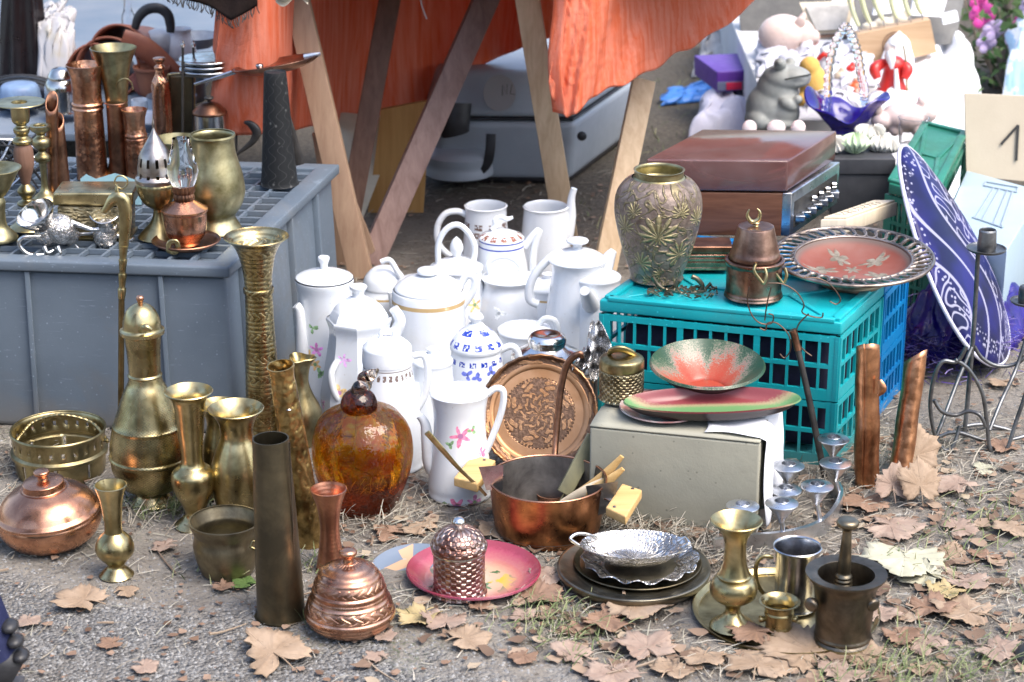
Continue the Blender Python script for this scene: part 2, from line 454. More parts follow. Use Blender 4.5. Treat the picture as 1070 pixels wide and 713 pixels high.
SC.view_settings.view_transform = 'Standard'; SC.view_settings.look = 'None'; SC.view_settings.exposure = 1.42; SC.view_settings.gamma = 1
SC.cycles.use_denoising = True; SC.cycles.max_bounces = 10; SC.cycles.transparent_max_bounces = 12
SC.cycles.caustics_reflective = False; SC.cycles.caustics_refractive = False

# asphalt lies nearer than a ragged line, trodden earth beyond
g0, g1 = at(0, 600), at(560, 700)
gn = Vector((g1.y - g0.y, g0.x - g1.x)).normalized()
if gn.y > 0: gn = -gn
def asphalt_side(x, y):
    return (x - g0.x) * gn.x + (y - g0.y) * gn.y
m = NT('trodden_earth')
x, y, z = m.xyz()
d = m.math('ADD', m.math('MULTIPLY', m.math('SUBTRACT', x, g0.x), gn.x), m.math('MULTIPLY', m.math('SUBTRACT', y, g0.y), gn.y))
d = m.math('ADD', d, m.math('MULTIPLY', m.math('SUBTRACT', m.noise(5, 5, .65), .5), .55))
mask = m.ramp(m.math('MULTIPLY_ADD', d, 4.0, .45), [(.3, 0), (.7, 1)])
soil = m.mix(m.ramp(m.noise(7, 6, .7), [(.35, 0), (.65, 1)]), (.165, .148, .13), (.275, .255, .225))
soil = m.mix(m.ramp(m.noise(160, 4, .7), [(.45, 0), (.7, 1)]), soil, (.30, .265, .22))
soil = m.mix(m.ramp(m.noise(60, 4, .7), [(.3, 1), (.45, 0)]), soil, (.085, .07, .055))
moss = m.ramp(m.noise(2.3, 3), [(.55, 0), (.7, 1)])
soil = m.mix(m.math('MULTIPLY', moss, m.ramp(m.noise(130, 2), [(.5, 0), (.6, .7)])), soil, (.10, .13, .05))
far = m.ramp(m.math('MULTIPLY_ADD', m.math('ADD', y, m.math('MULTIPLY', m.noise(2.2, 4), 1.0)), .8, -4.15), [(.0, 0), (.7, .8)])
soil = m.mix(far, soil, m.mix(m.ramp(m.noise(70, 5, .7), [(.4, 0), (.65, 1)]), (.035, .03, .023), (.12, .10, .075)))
peb = m.voro(150, 'F1', out='Color'); pd = m.voro(150, 'F1')
bw = m.n('ShaderNodeRGBToBW'); m.l(peb, bw.inputs[0])
asp = m.ramp(bw.outputs[0], [(.15, (.12, .118, .115)), (.55, (.19, .186, .18)), (.9, (.29, .285, .275))])
asp = m.mix(m.ramp(m.noise(4, 4), [(.35, 0), (.65, .6)]), asp, (.175, .155, .132))
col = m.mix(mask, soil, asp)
h = m.mix(mask, m.math('ADD', m.noise(45, 6, .75), m.math('MULTIPLY', m.noise(9, 3), 1.5)), m.math('MULTIPLY', m.math('SUBTRACT', .6, pd), .9))
m.bump(h, .9, .012)
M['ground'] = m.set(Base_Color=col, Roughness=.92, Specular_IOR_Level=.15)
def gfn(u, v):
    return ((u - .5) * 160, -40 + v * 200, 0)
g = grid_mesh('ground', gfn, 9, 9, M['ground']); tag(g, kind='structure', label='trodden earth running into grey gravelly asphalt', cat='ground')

def rnd_pt(a, b, c, d):
    return at(random.uniform(a, c), random.uniform(b, d))
def scatter_island_mat(name, stops, rough=.8, spec=.2):
    m = NT(name); gm = m.n('ShaderNodeNewGeometry')
    return m.set(Base_Color=m.ramp(gm.outputs['Random Per Island'], stops), Roughness=rough, Specular_IOR_Level=spec)
M['straw'] = scatter_island_mat('dry_straw', [(0, (.15, .125, .095)), (.35, (.30, .265, .21)), (.7, (.42, .39, .33)), (1, (.29, .28, .225))])
M['grass'] = scatter_island_mat('grass_blade', [(0, (.11, .15, .06)), (.5, (.18, .22, .10)), (1, (.32, .32, .18))])
M['pebble'] = scatter_island_mat('pebble', [(0, (.11, .11, .112)), (.5, (.19, .19, .19)), (1, (.32, .315, .305))])
M['litter'] = scatter_island_mat('leaf_crumb', [(0, (.10, .06, .04)), (.5, (.20, .125, .085)), (1, (.29, .20, .145))])
KEEP = [(at(*c), r) for c, r in (((821, 641), .17), ((495, 600), .118), ((432, 594), .078), ((662, 600), .135), ((572, 552), .085), ((480, 616), .05))]
def covered(p): return any((p.x - q.x) ** 2 + (p.y - q.y) ** 2 < r * r for q, r in KEEP)
def blade(vs, fs, p, ang, L, wd, lift, droop=.5):
    if covered(p): return
    dx, dy = math.cos(ang), math.sin(ang); b = len(vs); bend = random.uniform(-.5, .5)
    for i in range(4):
        t = i / 3; a2 = ang + bend * t
        q = Vector((p.x + math.cos(a2) * L * t, p.y + math.sin(a2) * L * t, p.z + .003 + lift * (t - droop * t * t)))
        s = Vector((-math.sin(a2), math.cos(a2), 0)) * wd * (1 - .75 * t) / 2
        vs.append(q - s); vs.append(q + s + Vector((0, 0, wd * .4)))
        if i: k = b + 2 * i; fs.append((k - 2, k - 1, k + 1, k))
vs, fs = [], []
for i in range(24000):
    if i % 3 == 0: p = rnd_pt(560, 280, 1230, 720)
    elif i % 3 == 1: p = rnd_pt(-40, 430, 1230, 720)
    else: p = rnd_pt(330, 180, 1000, 640)
    if mn.noise(p * 3.1) < random.uniform(-.75, .35) : continue
    s = asphalt_side(p.x, p.y)
    if s > -.05 and random.random() < .85: continue
    blade(vs, fs, p, random.uniform(0, 6.28), random.uniform(.010, .045), random.uniform(.0010, .0024), abs(random.gauss(0, .012)))
for cx_, cy_, n_, sp_ in ((720, 568, 520, 45), (660, 560, 260, 40), (830, 510, 200, 40), (745, 590, 160, 25), (345, 545, 240, 45), (650, 545, 160, 25), (130, 540, 120, 40), (400, 545, 100, 20), (15, 480, 200, 30), (990, 500, 160, 50)):
    for i in range(n_):
        p = at(random.gauss(cx_, sp_), random.gauss(cy_, sp_ * .3))
        blade(vs, fs, p, random.uniform(0, 6.28), random.uniform(.015, .06), random.uniform(.0012, .0026), abs(random.gauss(.02, .02)), .4)
tag(mesh_obj('dry_straw', vs, fs, M['straw'], smooth=False), 'short dry straw and dead grass strewn over the earth', 'straw', kind='stuff')
vs, fs = [], []
for cx_, cy_, n_, sp_ in ((165, 530, 130, 22), (185, 535, 90, 15), (590, 660, 34, 26), (600, 690, 20, 20), (590, 662, 70, 30), (940, 700, 90, 50), (230, 600, 30, 20), (345, 600, 40, 20), (365, 650, 60, 22), (935, 703, 90, 40), (1000, 695, 60, 40), (755, 640, 40, 12), (580, 650, 60, 26), (1020, 600, 90, 50), (960, 705, 120, 60), (1040, 540, 60, 30), (1010, 565, 60, 35), (745, 655, 30, 10), (700, 225, 150, 40), (640, 150, 80, 40), (560, 640, 40, 20), (240, 590, 30, 12), (335, 590, 30, 12), (735, 100, 120, 30)):
    for i in range(n_):
        p = at(random.gauss(cx_, sp_), random.gauss(cy_, sp_ * .35))
        blade(vs, fs, p, random.uniform(0, 6.28), random.uniform(.012, .035), random.uniform(.0015, .003), random.uniform(.012, .045), .35)
tag(mesh_obj('green_grass', vs, fs, M['grass'], smooth=False), 'sparse green grass blades sprouting from the trodden earth', 'grass', kind='stuff')
vs, fs = [], []
def pebble(p, r):
    if covered(p): return
    b = len(vs); 
    for a, bq, c in ((1, 0, 0), (-1, 0, 0), (0, 1, 0), (0, -1, 0), (0, 0, 1), (0, 0, -.3)):
        vs.append((p.x + a * r * random.uniform(.6, 1.2), p.y + bq * r * random.uniform(.6, 1.2), p.z + c * r * random.uniform(.4, .8)))
    for t in ((0, 2, 4), (2, 1, 4), (1, 3, 4), (3, 0, 4), (2, 0, 5), (1, 2, 5), (3, 1, 5), (0, 3, 5)): fs.append(tuple(b + i for i in t))
for i in range(12000):
    p = rnd_pt(-30, 570, 1100, 725)
    s = asphalt_side(p.x, p.y)
    if s < random.uniform(-.15, .1) and random.random() < .9: continue
    pebble(p, random.uniform(.0015, .0042))
for i in range(2500):
    p = rnd_pt(-30, 420, 1100, 700); pebble(p, random.uniform(.0015, .005))
tag(mesh_obj('gravel', vs, fs, M['pebble'], smooth=False), 'fine grey gravel loose on the asphalt', 'gravel', kind='stuff')
vs, fs = [], []
for i in range(3600):
    p = rnd_pt(-30, 440, 1100, 720) if i % 2 else rnd_pt(330, 190, 1090, 560)
    if mn.noise(p * 2.3) < random.uniform(-.6, .3) or covered(p): continue
    r = random.uniform(.002, .010); k = random.randint(4, 6); b = len(vs); a0 = random.uniform(0, 6.28); tl = random.uniform(-.4, .4); t2 = random.uniform(-.4, .4)
    for j in range(k):
        a = a0 + 6.28 * j / k; rr = r * random.uniform(.5, 1.2); x, y = rr * math.cos(a), rr * math.sin(a)
        vs.append((p.x + x, p.y + y, .005 + abs(x * tl + y * t2)))
    fs.append(tuple(range(b, b + k)))
tag(mesh_obj('leaf_litter', vs, fs, M['litter'], smooth=False), 'brown crumbs of crushed leaves over the earth', 'leaf litter', kind='stuff')
vs, fs = [], []
for i in range(420):
    p = rnd_pt(540, 480, 1100, 720) if i % 3 else rnd_pt(360, 540, 1000, 720)
    if covered(p) or (asphalt_side(p.x, p.y) > 0 and random.random() < .7): continue
    r = random.uniform(.008, .022); k = random.randint(7, 10); b = len(vs); a0 = random.uniform(0, 6.28); c1, c2 = random.uniform(-14, 22), random.uniform(0, 20); vs.append((p.x, p.y, .006))
    for j in range(k):
        a = a0 + 6.28 * j / k; rr = r * random.uniform(.45, 1.25); x_, y_ = rr * math.cos(a), rr * math.sin(a); vs.append((p.x + x_, p.y + y_, .006 + abs(c1 * x_ * x_ + c2 * y_ * x_) + random.uniform(0, .002)))
    for j in range(k): fs.append((b, b + 1 + j, b + 1 + (j + 1) % k))
tag(mesh_obj('leaf_fragments', vs, fs, scatter_island_mat('leaf_fragment', [(0, (.13, .085, .06)), (.4, (.24, .165, .115)), (.75, (.34, .25, .18)), (1, (.38, .32, .23))])), 'torn pieces of dry leaves strewn over the earth', 'leaf fragments', kind='stuff')
# thin dead twigs
M['twig'] = scatter_island_mat('twig', [(0, (.15, .10, .07)), (1, (.34, .27, .2))])
tw = []
for i in range(110):
    p = rnd_pt(0, 430, 1080, 700) if i % 2 else rnd_pt(340, 190, 1000, 420); a = random.uniform(0, 6.28); L = random.uniform(.03, .12)
    pts = [(p.x + math.cos(a) * L * t + random.uniform(-.006, .006), p.y + math.sin(a) * L * t + random.uniform(-.006, .006), .004 + random.uniform(0, .006)) for t in (0, .5, 1)]
    tw.append(tube_mesh('t', pts, [.0022, .0018, .001], M['twig'], n=5, sm=3))
tag(join('twigs', tw), 'thin dead twigs scattered over the earth', 'twigs', kind='stuff')
# ================================================================== grey crate and what stands on it
gB = at(246, 455); GH = zat(gB.y, 279) ; 
gA = at(-120, 440); gC = at(352, 172, GH); gC.z = 0
e1 = (gA - gB).normalized(); 
gA = gB + e1 * .80; gD = gA + (gC - gB)
t = T('storage_crate', 'big grey plastic storage crate turned upside down under the copper lamps', 'crate', 246, 455)
def P2(f, s):   # f along the front towards the outer end, s towards the back
    return gB + (gA - gB) * f + (gC - gB) * s
L_ = lambda p: Vector(p) - t.b
base = [P2(0, 0), P2(1, 0), P2(1, 1), P2(0, 1)]; cen = sum(base, Vector()) / 4
top = [cen + (p - cen) * .975 for p in base]
RIMH = GH - .022
t.add(prism_mesh('wall', [L_(p) for p in base], 0, RIMH - .002, M['grey_plastic'], .012, [L_(p) for p in top], 3))
ribs = []
for k in (.16, .5, .84, 1.0):
    for f0, s0, f1, s1 in ((k, 0, 0, 0),):
        a = P2(k, 0); b2 = cen + (a - cen) * .975; out = -(gC - gB).normalized() * .007
        ribs.append(beam_mesh('r', L_(a + out * .4 + Vector((0, 0, .01))), L_(b2 + out * .4 + Vector((0, 0, RIMH - .002))), .010, .014, M['grey_plastic'], .002, up=(0, 1, 0)))
for k in (.12, .3, .55, .8):
    a = P2(0, k); b2 = cen + (a - cen) * .975; out = (gB - gA).normalized() * .004
    ribs.append(beam_mesh('r', L_(a + out + Vector((0, 0, .01))), L_(b2 + out + Vector((0, 0, RIMH - .002))), .016, .016, M['grey_plastic'], .003, up=(0, 1, 0)))
for r_ in ribs: r_.name = 'stiffening_rib'; t.add(r_)
lip = [cen + (p - cen) * 1.012 for p in base]; inn = [cen + (p - cen) * .90 for p in base]
v = [(p.x - t.b.x, p.y - t.b.y, RIMH) for p in lip] + [(p.x - t.b.x, p.y - t.b.y, GH) for p in lip] + [(p.x - t.b.x, p.y - t.b.y, GH) for p in inn] + [(p.x - t.b.x, p.y - t.b.y, GH - .012) for p in inn]
f = [(i + 4 * k, (i + 1) % 4 + 4 * k, (i + 1) % 4 + 4 * k + 4, i + 4 * k + 4) for k in range(3) for i in range(4)] + [(3, 2, 1, 0), (12, 13, 14, 15)]
o = mesh_obj('rim', v, f, M['grey_plastic']); bevel(o, .004, 2); t.add(o)
bars = []
for k in range(1, 14):
    s = .05 + k / 14 * .9
    bars.append(beam_mesh('b', L_(P2(.05, s) + Vector((0, 0, GH - .006))), L_(P2(.95, s) + Vector((0, 0, GH - .006))), .006, .010, M['grey_plastic'], 0))
for k in range(1, 16):
    s = .05 + k / 16 * .9
    bars.append(beam_mesh('b', L_(P2(s, .05) + Vector((0, 0, GH - .0055))), L_(P2(s, .95) + Vector((0, 0, GH - .0055))), .006, .009, M['grey_plastic'], 0))
t.add(join('lattice_top', bars)); t.done()

G = GH + .0005
def simple(name, label, cat, px, py, prof, mat, z=0, part='body', **k):
    t = T(name, label, cat, px, py, z, group=k.pop('group', None)); t.rot = k.pop('rot', (0, 0, 0)); t.lathe(part, prof, mat, **k); return t.done()

# --- candlestick with drip tray
t = T('candlestick', 'tall brass candlestick with wide drip tray behind the silver teapot', 'candlestick', 31, 238, G)
t.lathe('foot', [(0, 240), (20, 238), (16, 234), (6, 226), (5, 218), (10, 214), (10, 211), (5, 208), (9, 202), (9, 198), (4, 192)], M['brass_old'])
t.lathe('grip', [(4, 193), (6, 186), (10, 172), (10, 158), (8, 151)], M['dark_wood'])
t.lathe('cup', [(8, 151), (10, 149), (10, 146), (6, 142), (8, 138), (8, 134), (5, 131), (9, 126), (9.5, 112), (10, 109, 1), (25, 108), (26, 106.5, 1), (10, 106.5), (8, 108), (7, 112), (0, 113)], M['brass_old'])
t.done()
t = T('candlestick', 'pale brass candlestick with spread foot at the end of the grey crate', 'candlestick', 0, 250, G)
t.lathe('foot', [(0, 252), (17, 251), (18, 246), (9, 236), (8, 222), (9, 212), (7, 205)], M['brass_dull'])
t.lathe('drip_tray', [(0, 206), (10, 204), (26, 178), (28, 176.5, 1), (25, 177), (8, 186), (0, 188)], M['brass_dull']); t.done()
t = T('candlestick', 'small knopped brass candlestick behind the slanted brown tube', 'candlestick', 48, 208, G)
t.lathe('stem', [(0, 210), (14, 209), (11, 204), (4, 196), (4, 172), (8, 168), (8, 163), (4, 158), (9, 152), (9, 146), (4, 141), (10, 136), (11, 131, 1), (7, 131), (6, 135), (0, 136)], M['brass_old']); t.done()

def slanted_tube(label, px0, py0, px1, py1, r0, r1, mat, mat2, slope=.9, z=G, cat='tube', name='metal_tube', dyt=0.0):
    t = T(name, label, cat, px0, py0, z); q = t.pp(px1, py1); L = q.length
    dirv = Vector((q.x, dyt, q.z)).normalized(); m_ = t.m
    def fn(u, v):
        a = 2 * math.pi * u; r = (r0 + (r1 - r0) * v) * m_
        return (r * math.cos(a), r * math.sin(a), v * L + (v ** 3) * slope * r * math.cos(a))
    o = grid_mesh('tube', fn, 28, 14, mat, .0025, closed_u=True)
    t.add(o); o.data.transform(dirv.to_track_quat('Z', 'Y').to_matrix().to_4x4()); t.done()
slanted_tube('plain brown copper tube with obliquely cut mouth beside the hammered copper vase', 64, 204, 60, 126, 9.5, 6, M['copper_dark'], None, 1.2)
slanted_tube('thin dark copper tube with silver slanted lip behind the brown tube', 56, 206, 54, 106, 5, 6, M['copper_dark'], None, 1.6)

# --- copper and brass vases
t = T('vase', 'tall hammered copper vase with flared mouth and two ring bands', 'vase', 97, 184, G)
t.lathe('body', [(0, 186), (15, 186), (16, 180), (15.5, 150), (15, 116), (15, 114, 1), (16.5, 113), (15.5, 111), (16.5, 108), (15, 106, 1), (15, 95), (16, 80), (20, 67.5)], M['copper_hammer'], open_=True); t.done()
t = T('vase', 'trumpet mouthed brass vase, widest mouth of the vases on the grey crate', 'vase', 127, 182, G)
t.lathe('body', [(0, 184), (17, 184), (14, 176), (11, 160), (11, 115), (13, 90), (17, 68), (24, 50)], M['brass_old'], open_=True)
t.tube('wire_ring', [(121, 92, -.03), (124, 85, -.035), (131, 82, -.037), (137, 86, -.035), (139, 94, -.03)], .7, M['brass'], n=6); t.done()
simple('vase', 'straight plain copper cylinder vase between two hammered copper vases', 'vase', 126, 184, [(0, 186), (10, 186), (10.5, 160), (10, 112), (11, 108)], M['copper_dark'], G, open_=True)
t = T('vase', 'small copper vase with silvered rim and ring band, hammered below the neck', 'vase', 145, 188, G)
t.lathe('body', [(0, 190), (11, 190), (12, 184), (12.5, 160), (11, 147), (11, 146, 1), (12, 145), (11.3, 143), (12, 141), (11, 139, 1), (10, 132), (11, 122), (13.5, 114.5)], M['copper_hammer'], open_=True); t.done()
t = T('bottle', 'spiral fluted copper bottle with stopper beside the dark flask', 'bottle', 171, 142, G)
t.lathe('body', [(0, 144), (9, 144), (9.5, 138), (9, 90), (8, 84), (5, 79), (4.5, 72)], M['copper'], ribs=None, fn=lambda x, y, z, a, r: (x * (1 + .09 * math.sin(6 * a + z * 260)), y * (1 + .09 * math.sin(6 * a + z * 260)), z), n=72)
t.lathe('stopper', [(4.8, 73), (5.5, 70), (3, 67), (6, 63), (6, 60.5), (0, 60)], M['copper']); t.done()
# flask
t = T('hip_flask', 'dark flat flask with brass edging next to the copper bottle', 'flask', 189, 140, G)
def slab(part, x0, y0, x1, y1, dep, mat, bev, dy=0.0):
    a, b, c, d = t.pp(x0, y0, dy), t.pp(x1, y0, dy), t.pp(x1, y1, dy), t.pp(x0, y1, dy)
    o = mesh_obj(part, [a, b, c, d] + [p + Vector((0, dep, 0)) for p in (a, b, c, d)], [(3, 2, 1, 0), (4, 5, 6, 7)] + [(i, (i + 1) % 4, (i + 1) % 4 + 4, i + 4) for i in range(4)], mat)
    bevel(o, bev, 3); return t.add(o)
slab('body', 175, 78, 203, 140, .03, M['brass_dark'], .008)
t.tube('edging', [(176, 141, -.001), (175.5, 84, -.001), (179, 78, -.001), (199, 77, -.001), (203, 81, -.001), (203, 141, -.001)], .9, M['brass_old'], n=6)
t.tube('clasp', [(196, 79, -.002), (203, 75, -.002), (207, 77, -.002)], 1.6, M['silver'], n=8); t.done()
# silver jug behind
t = T('coffee_pot', 'shiny silver metal pot with lid behind the brass candlestick', 'pot', 66, 116, .30)
t.lathe('body', [(0, 118), (17, 117), (18, 112), (17, 90), (13, 82)], M['silver']); t.lathe('lid', [(13.5, 83), (13, 79), (8, 72), (0, 70)], M['silver'])
t.tube('handle', [(80, 86), (89, 87), (90, 100), (82, 110)], 2, M['silver']); t.done()
# copper lidded steel pot with black spout
t = T('coffee_pot', 'steel pot with reddish lid and black curved spout behind the olive mug', 'pot', 221, 152, G)
t.lathe('body', [(0, 154), (16, 154), (17, 150), (16.5, 118)], M['steel'])
t.lathe('lid', [(17.5, 119), (17.5, 116), (10, 109), (3, 107)], M['copper_dark']); t.lathe('knob', [(2, 108), (2, 105), (5, 103), (4, 101), (0, 100)], M['black'])
t.tube('spout', [(243, 165), (252, 158), (264, 148), (268, 138), (262, 130), (255, 128)], [1.5, 2, 3.5, 5, 4, 1.5], M['black'], flat=.6); t.done()

# --- warming stand with plates
t = T('plate_stand', 'dark metal rack with thin legs holding a pile of round discs', 'rack', 222, 150, G)
zt = zat(t.b.y, 70) - t.b.z
legs = []
for lx, dy in ((191, 0), (247, 0), (202, .09), (238, .09)):
    t.add(tube_mesh('leg', [t.pp(lx, 158, dy), t.pp(lx, 74, dy), t.pp(lx, 48, dy)], .003, M['black'], n=8, sm=2))
    q = t.pp(lx, 48, dy); t.add(lathe_mesh('finial', [(0, -.006), (.005, -.002), (.005, .004), (.002, .006), (.004, .010), (0, .013)], M['steel'], n=12, sm=2, off=q))
t.lathe('tray_ring', [(27, 75, 1), (30, 75, 1), (30, 73, 1), (27, 73, 1), (27, 75)], M['black'], px=219, dy=.045, sm=1); t.done()
for i, lab in enumerate(('lowest of the shiny metal discs piled on the dark rack', 'middle shiny metal disc in the pile on the dark rack', 'topmost shiny metal disc on the dark rack')):
    y0 = 73 - i * 5.2; q = zat(t.b.y + .045, y0)
    u = T('disc', lab, 'plate', 219, 100, Y=t.b.y + .045); u.b.z = q + .0005
    u.add(lathe_mesh('disc', [(0, 0), (.062, 0, 1), (.067, .001), (.067, .004), (.065, .0055, 1), (.055, .006), (0, .006)], M['silver'] if i == 2 else M['steel'], sm=2)); u.done()
# letter opener / dagger resting across
t = T('flat_pan', 'shallow copper pan with long thin steel handle balanced on the black tapered vase', 'pan', 268, 84, Y=at(222, 150, G).y - .07)
o = lathe_mesh('pan', [(0, -10 * t.m), (22 * t.m, -9 * t.m), (38 * t.m, -5 * t.m), (46 * t.m, 0), (47 * t.m, 1 * t.m, 1), (45 * t.m, 1 * t.m), (36 * t.m, -3 * t.m), (0, -7 * t.m)], metal('pan_copper', (.42, .26, .20), (.14, .085, .07), .3, tarn=.4), off=(0, 0, 0), n=56); o.data.transform(Matrix.Translation(t.pp(288, 66)) @ Euler((R(-6), R(-10), 0)).to_matrix().to_4x4()); t.add(o)
t.tube('lip', [(318, 61), (328, 58.5), (335, 56)], [4.5, 3.5, 1.5], M['steel'], flat=.5)
t.tube('handle', [(203, 88.5), (225, 82), (246, 75)], [1.4, 2.2, 2.8], M['steel'], flat=.4)
t.lathe('stud', [(0, 73), (3.5, 71), (3.5, 67.5), (0, 66)], M['steel'], px=273, dy=-.02); t.done()
# dark conical horn
t = T('vase', 'black tapering leather covered vase with pale dotted wave pattern', 'vase', 292, 190, G)
m = NT('patterned_leather'); cyl = m.cyl(1.0); a_, z_, _ = m.xyz(cyl)
wv = m.math('SINE', m.math('ADD', m.math('MULTIPLY', a_, 5.0), m.math('MULTIPLY', m.math('SINE', m.math('MULTIPLY', z_, 170)), 1.2)))
ln = m.ramp(m.math('ABSOLUTE', wv), [(.05, 1), (.13, 0)])
dots = m.ramp(m.voro(55, 'F1', m.cyl(.04)), [(.12, 1), (.2, 0)])
c = m.mix(m.math('MULTIPLY', m.math('MAXIMUM', m.math('MULTIPLY', ln, .5), dots), .3), (.016, .017, .018), (.25, .25, .24)); m.bump(m.noise(160, 3), .3, .002)
mm = m.set(Base_Color=c, Roughness=.5, Specular_IOR_Level=.2)
t.lathe('body', [(0, 192), (19, 192), (19, 188), (16, 150), (12, 82), (10, 76, 1), (0, 76)], mm)
t.tube('strap', [(282, 80, .02), (297, 120, .035), (313, 172, .06)], [5, 6, 6], M['black'], flat=.3); t.done()

# --- olive brass mug and cream bowl behind it
t = T('mug', 'wide bellied olive brass vessel with spreading foot and rolled rim', 'vessel', 227, 238, G)
t.lathe('body', [(0, 241), (24, 241), (25, 237), (20, 228), (20, 224, 1), (27, 214), (31, 200), (29, 182), (24, 164), (22, 150), (22, 144), (23.5, 142, 1), (23, 140)], M['brass_dull'], open_=True); t.done()
simple('bowl', 'cream coloured shallow bowl tucked behind the incense burner', 'bowl', 186, 172, [(0, 172), (14, 171), (20, 160), (25, 145)], M['brass_dull'], G, open_=True)
# --- incense burner
t = T('incense_burner', 'brass incense burner with pierced silvery cone lid on fluted foot', 'incense burner', 167, 246, G)
t.lathe('foot', [(0, 249), (21, 248), (20, 244), (9, 232), (5, 222), (6, 217)], M['brass_old'])
t.lathe('bowl', [(6, 218), (14, 212), (19, 203), (21, 194), (20, 190)], M['brass_old'], ribs=(20, .03), n=80)
t.lathe('lid', [(21, 190), (22, 186), (19, 182, 1), (18.5, 172), (16, 161), (9, 149), (3.5, 140), (1.2, 134), (1.4, 130), (.6, 124), (0, 119)], metal('aged_silver', (.55, .50, .46), (.20, .16, .14), .32, tarn=.4), holes=lambda ri, i: ri in (8, 9, 10, 11, 15, 16, 17, 18) and i % 6 in (2, 3), n=72)
t.done()
# --- oil lamp
m = NT('clear_glass'); M['glass'] = m.set(Base_Color=(.97, .98, 1), Roughness=.02, Transmission_Weight=1.0, IOR=1.45)
t = T('saucer', 'round aged copper dish under the oil lamp', 'dish', 195, 256, G)
t.lathe('dish', [(0, 258), (20, 258), (32, 254), (36, 250.5)], M['copper_dark'], open_=True)
t.tube('finger_ring', [(176, 262, -.06), (177, 254, -.06), (184, 253, -.06), (186, 260, -.06), (182, 264, -.06)], 2.6, M['brass'], closed=True, flat=.4); t.done()
zd = t.b.z + .006
t = T('oil_lamp', 'copper oil lamp with clear glass chimney', 'lamp', 195, 252, zd)
t.lathe('font', [(0, 255), (13, 255), (14, 252), (17, 249), (21, 242), (22.5, 230), (22.5, 222), (24, 220.5), (24, 218, 1), (16, 213), (10, 209)], M['copper'])
t.lathe('burner', [(10, 210), (11, 206), (10, 202, 1), (11.5, 200), (11.5, 194)], M['copper_dark'], ribs=(16, .08), n=64)
t.lathe('chimney', [(10, 201), (11, 195), (16, 182), (16, 175), (12, 160), (9.5, 150), (9, 144.5)], M['glass'], open_=False, n=40)
t.done()
# --- brass casket
t = T('jewellery_box', 'rectangular embossed brass box with pale polished lid', 'box', 95, 250, G)
def boxp(part, x0, x1, y0, y1, dep, mat, bev=.003, dy=0.0):
    return slab(part, x0, y0, x1, y1, dep, mat, bev, dy)
boxp('body', 60, 135, 216, 250, .075, M['brass_filigree']); boxp('lid', 55, 139, 202, 215.5, .09, M['brass'], .005, -.006)
boxp('foot', 58, 137, 249, 253, .08, M['brass_old'], .001, -.003); t.done()
# --- silver teapot lying & creamer
t = T('teapot', 'ornate silver teapot tipped over on its side at the crate rim', 'teapot', 55, 258, G)
m_ = t.m
t.blob('body', [(62, 240, 0, 18, 16, 17), (50, 244, 0, 14, 15, 14), (72, 244, 4, 12, 12, 12)], M['silver_relief'], 1.4)
def funnel(part, c0, c1, r0, r1, mat):
    q0, q1 = t.pp(*c0), t.pp(*c1); L = (q1 - q0).length
    o = lathe_mesh(part, [(r0 * m_, 0), (r0 * m_ * .8 + r1 * m_ * .2, L * .35), (r1 * m_ * .9, L * .8), (r1 * m_, L)], mat, open_=True, t=.0015)
    o.data.transform(Matrix.Translation(q0) @ (q1 - q0).to_track_quat('Z', 'Y').to_matrix().to_4x4()); return t.add(o)
funnel('neck', (50, 242), (36, 222, -.02), 9, 21, M['silver'])
t.tube('spout', [(72, 232), (84, 236), (96, 240), (104, 239)], [4, 3, 2.4, 2], M['silver_relief'])
t.tube('handle', [(42, 247, -.03), (25, 248, -.04), (20, 256, -.04), (30, 266, -.04), (46, 266, -.03), (56, 262, -.02)], [2.4, 2.2, 2.4, 2.6, 2.2, 2], M['silver'])
for fx in (46, 60): t.tube('foot', [(fx, 258, -.03), (fx + 3, 266, -.035), (fx, 272, -.03)], [3, 2, 1.4], M['silver'])
t.done()
t = T('creamer', 'small ornate silver cream jug with scrolled handle resting against the cane', 'jug', 112, 252, G); m_ = t.m
t.blob('body', [(110, 247, 0, 13, 13, 14), (112, 238, 0, 12, 12, 10)], M['silver_relief'], 1.2)
t.lathe('lip', [(12, 236), (13, 231), (17, 226)], M['silver'], open_=True, fn=lambda x, y, z, a, r: (x, y, z + .006 * math.cos(a * 2)))
t.tube('handle', [(102, 254), (90, 262), (80, 258), (77, 250), (84, 245), (96, 244), (102, 240)], [2, 2, 2, 2.2, 2, 1.8, 1.6], M['silver'])
t.tube('handle', [(76, 252), (70, 248), (74, 243)], 1.6, M['silver'])
for fx in (106, 116): t.tube('foot', [(fx, 256, -.02), (fx + 2, 264, -.022), (fx, 268, -.02)], [3, 2, 1.4], M['silver'])
t.tube('spout', [(122, 246), (134, 252), (140, 249)], [3, 2, 1.4], M['silver'])
t.done()
# blue wavy edged tray standing behind the casket
t = T('shelf_bracket', 'pale turquoise board with wavy upper edge behind the brass box', 'board', 112, 215, G)
pts = [(84, 214), (84, 187), (90, 182), (100, 187), (110, 184), (120, 181), (130, 184), (147, 190), (148, 214)]
n_ = len(pts); vs = [t.pp(*p) for p in pts] + [t.pp(p[0], p[1], .012) for p in pts]
o = mesh_obj('board', vs, [tuple(range(n_)), tuple(range(n_, 2 * n_))[::-1]] + [(i, (i + 1) % n_, n_ + (i + 1) % n_, n_ + i) for i in range(n_)], plain('pale_turquoise_paint', (.33, .55, .60), (.28, .48, .55), .6)); t.add(o); t.done()
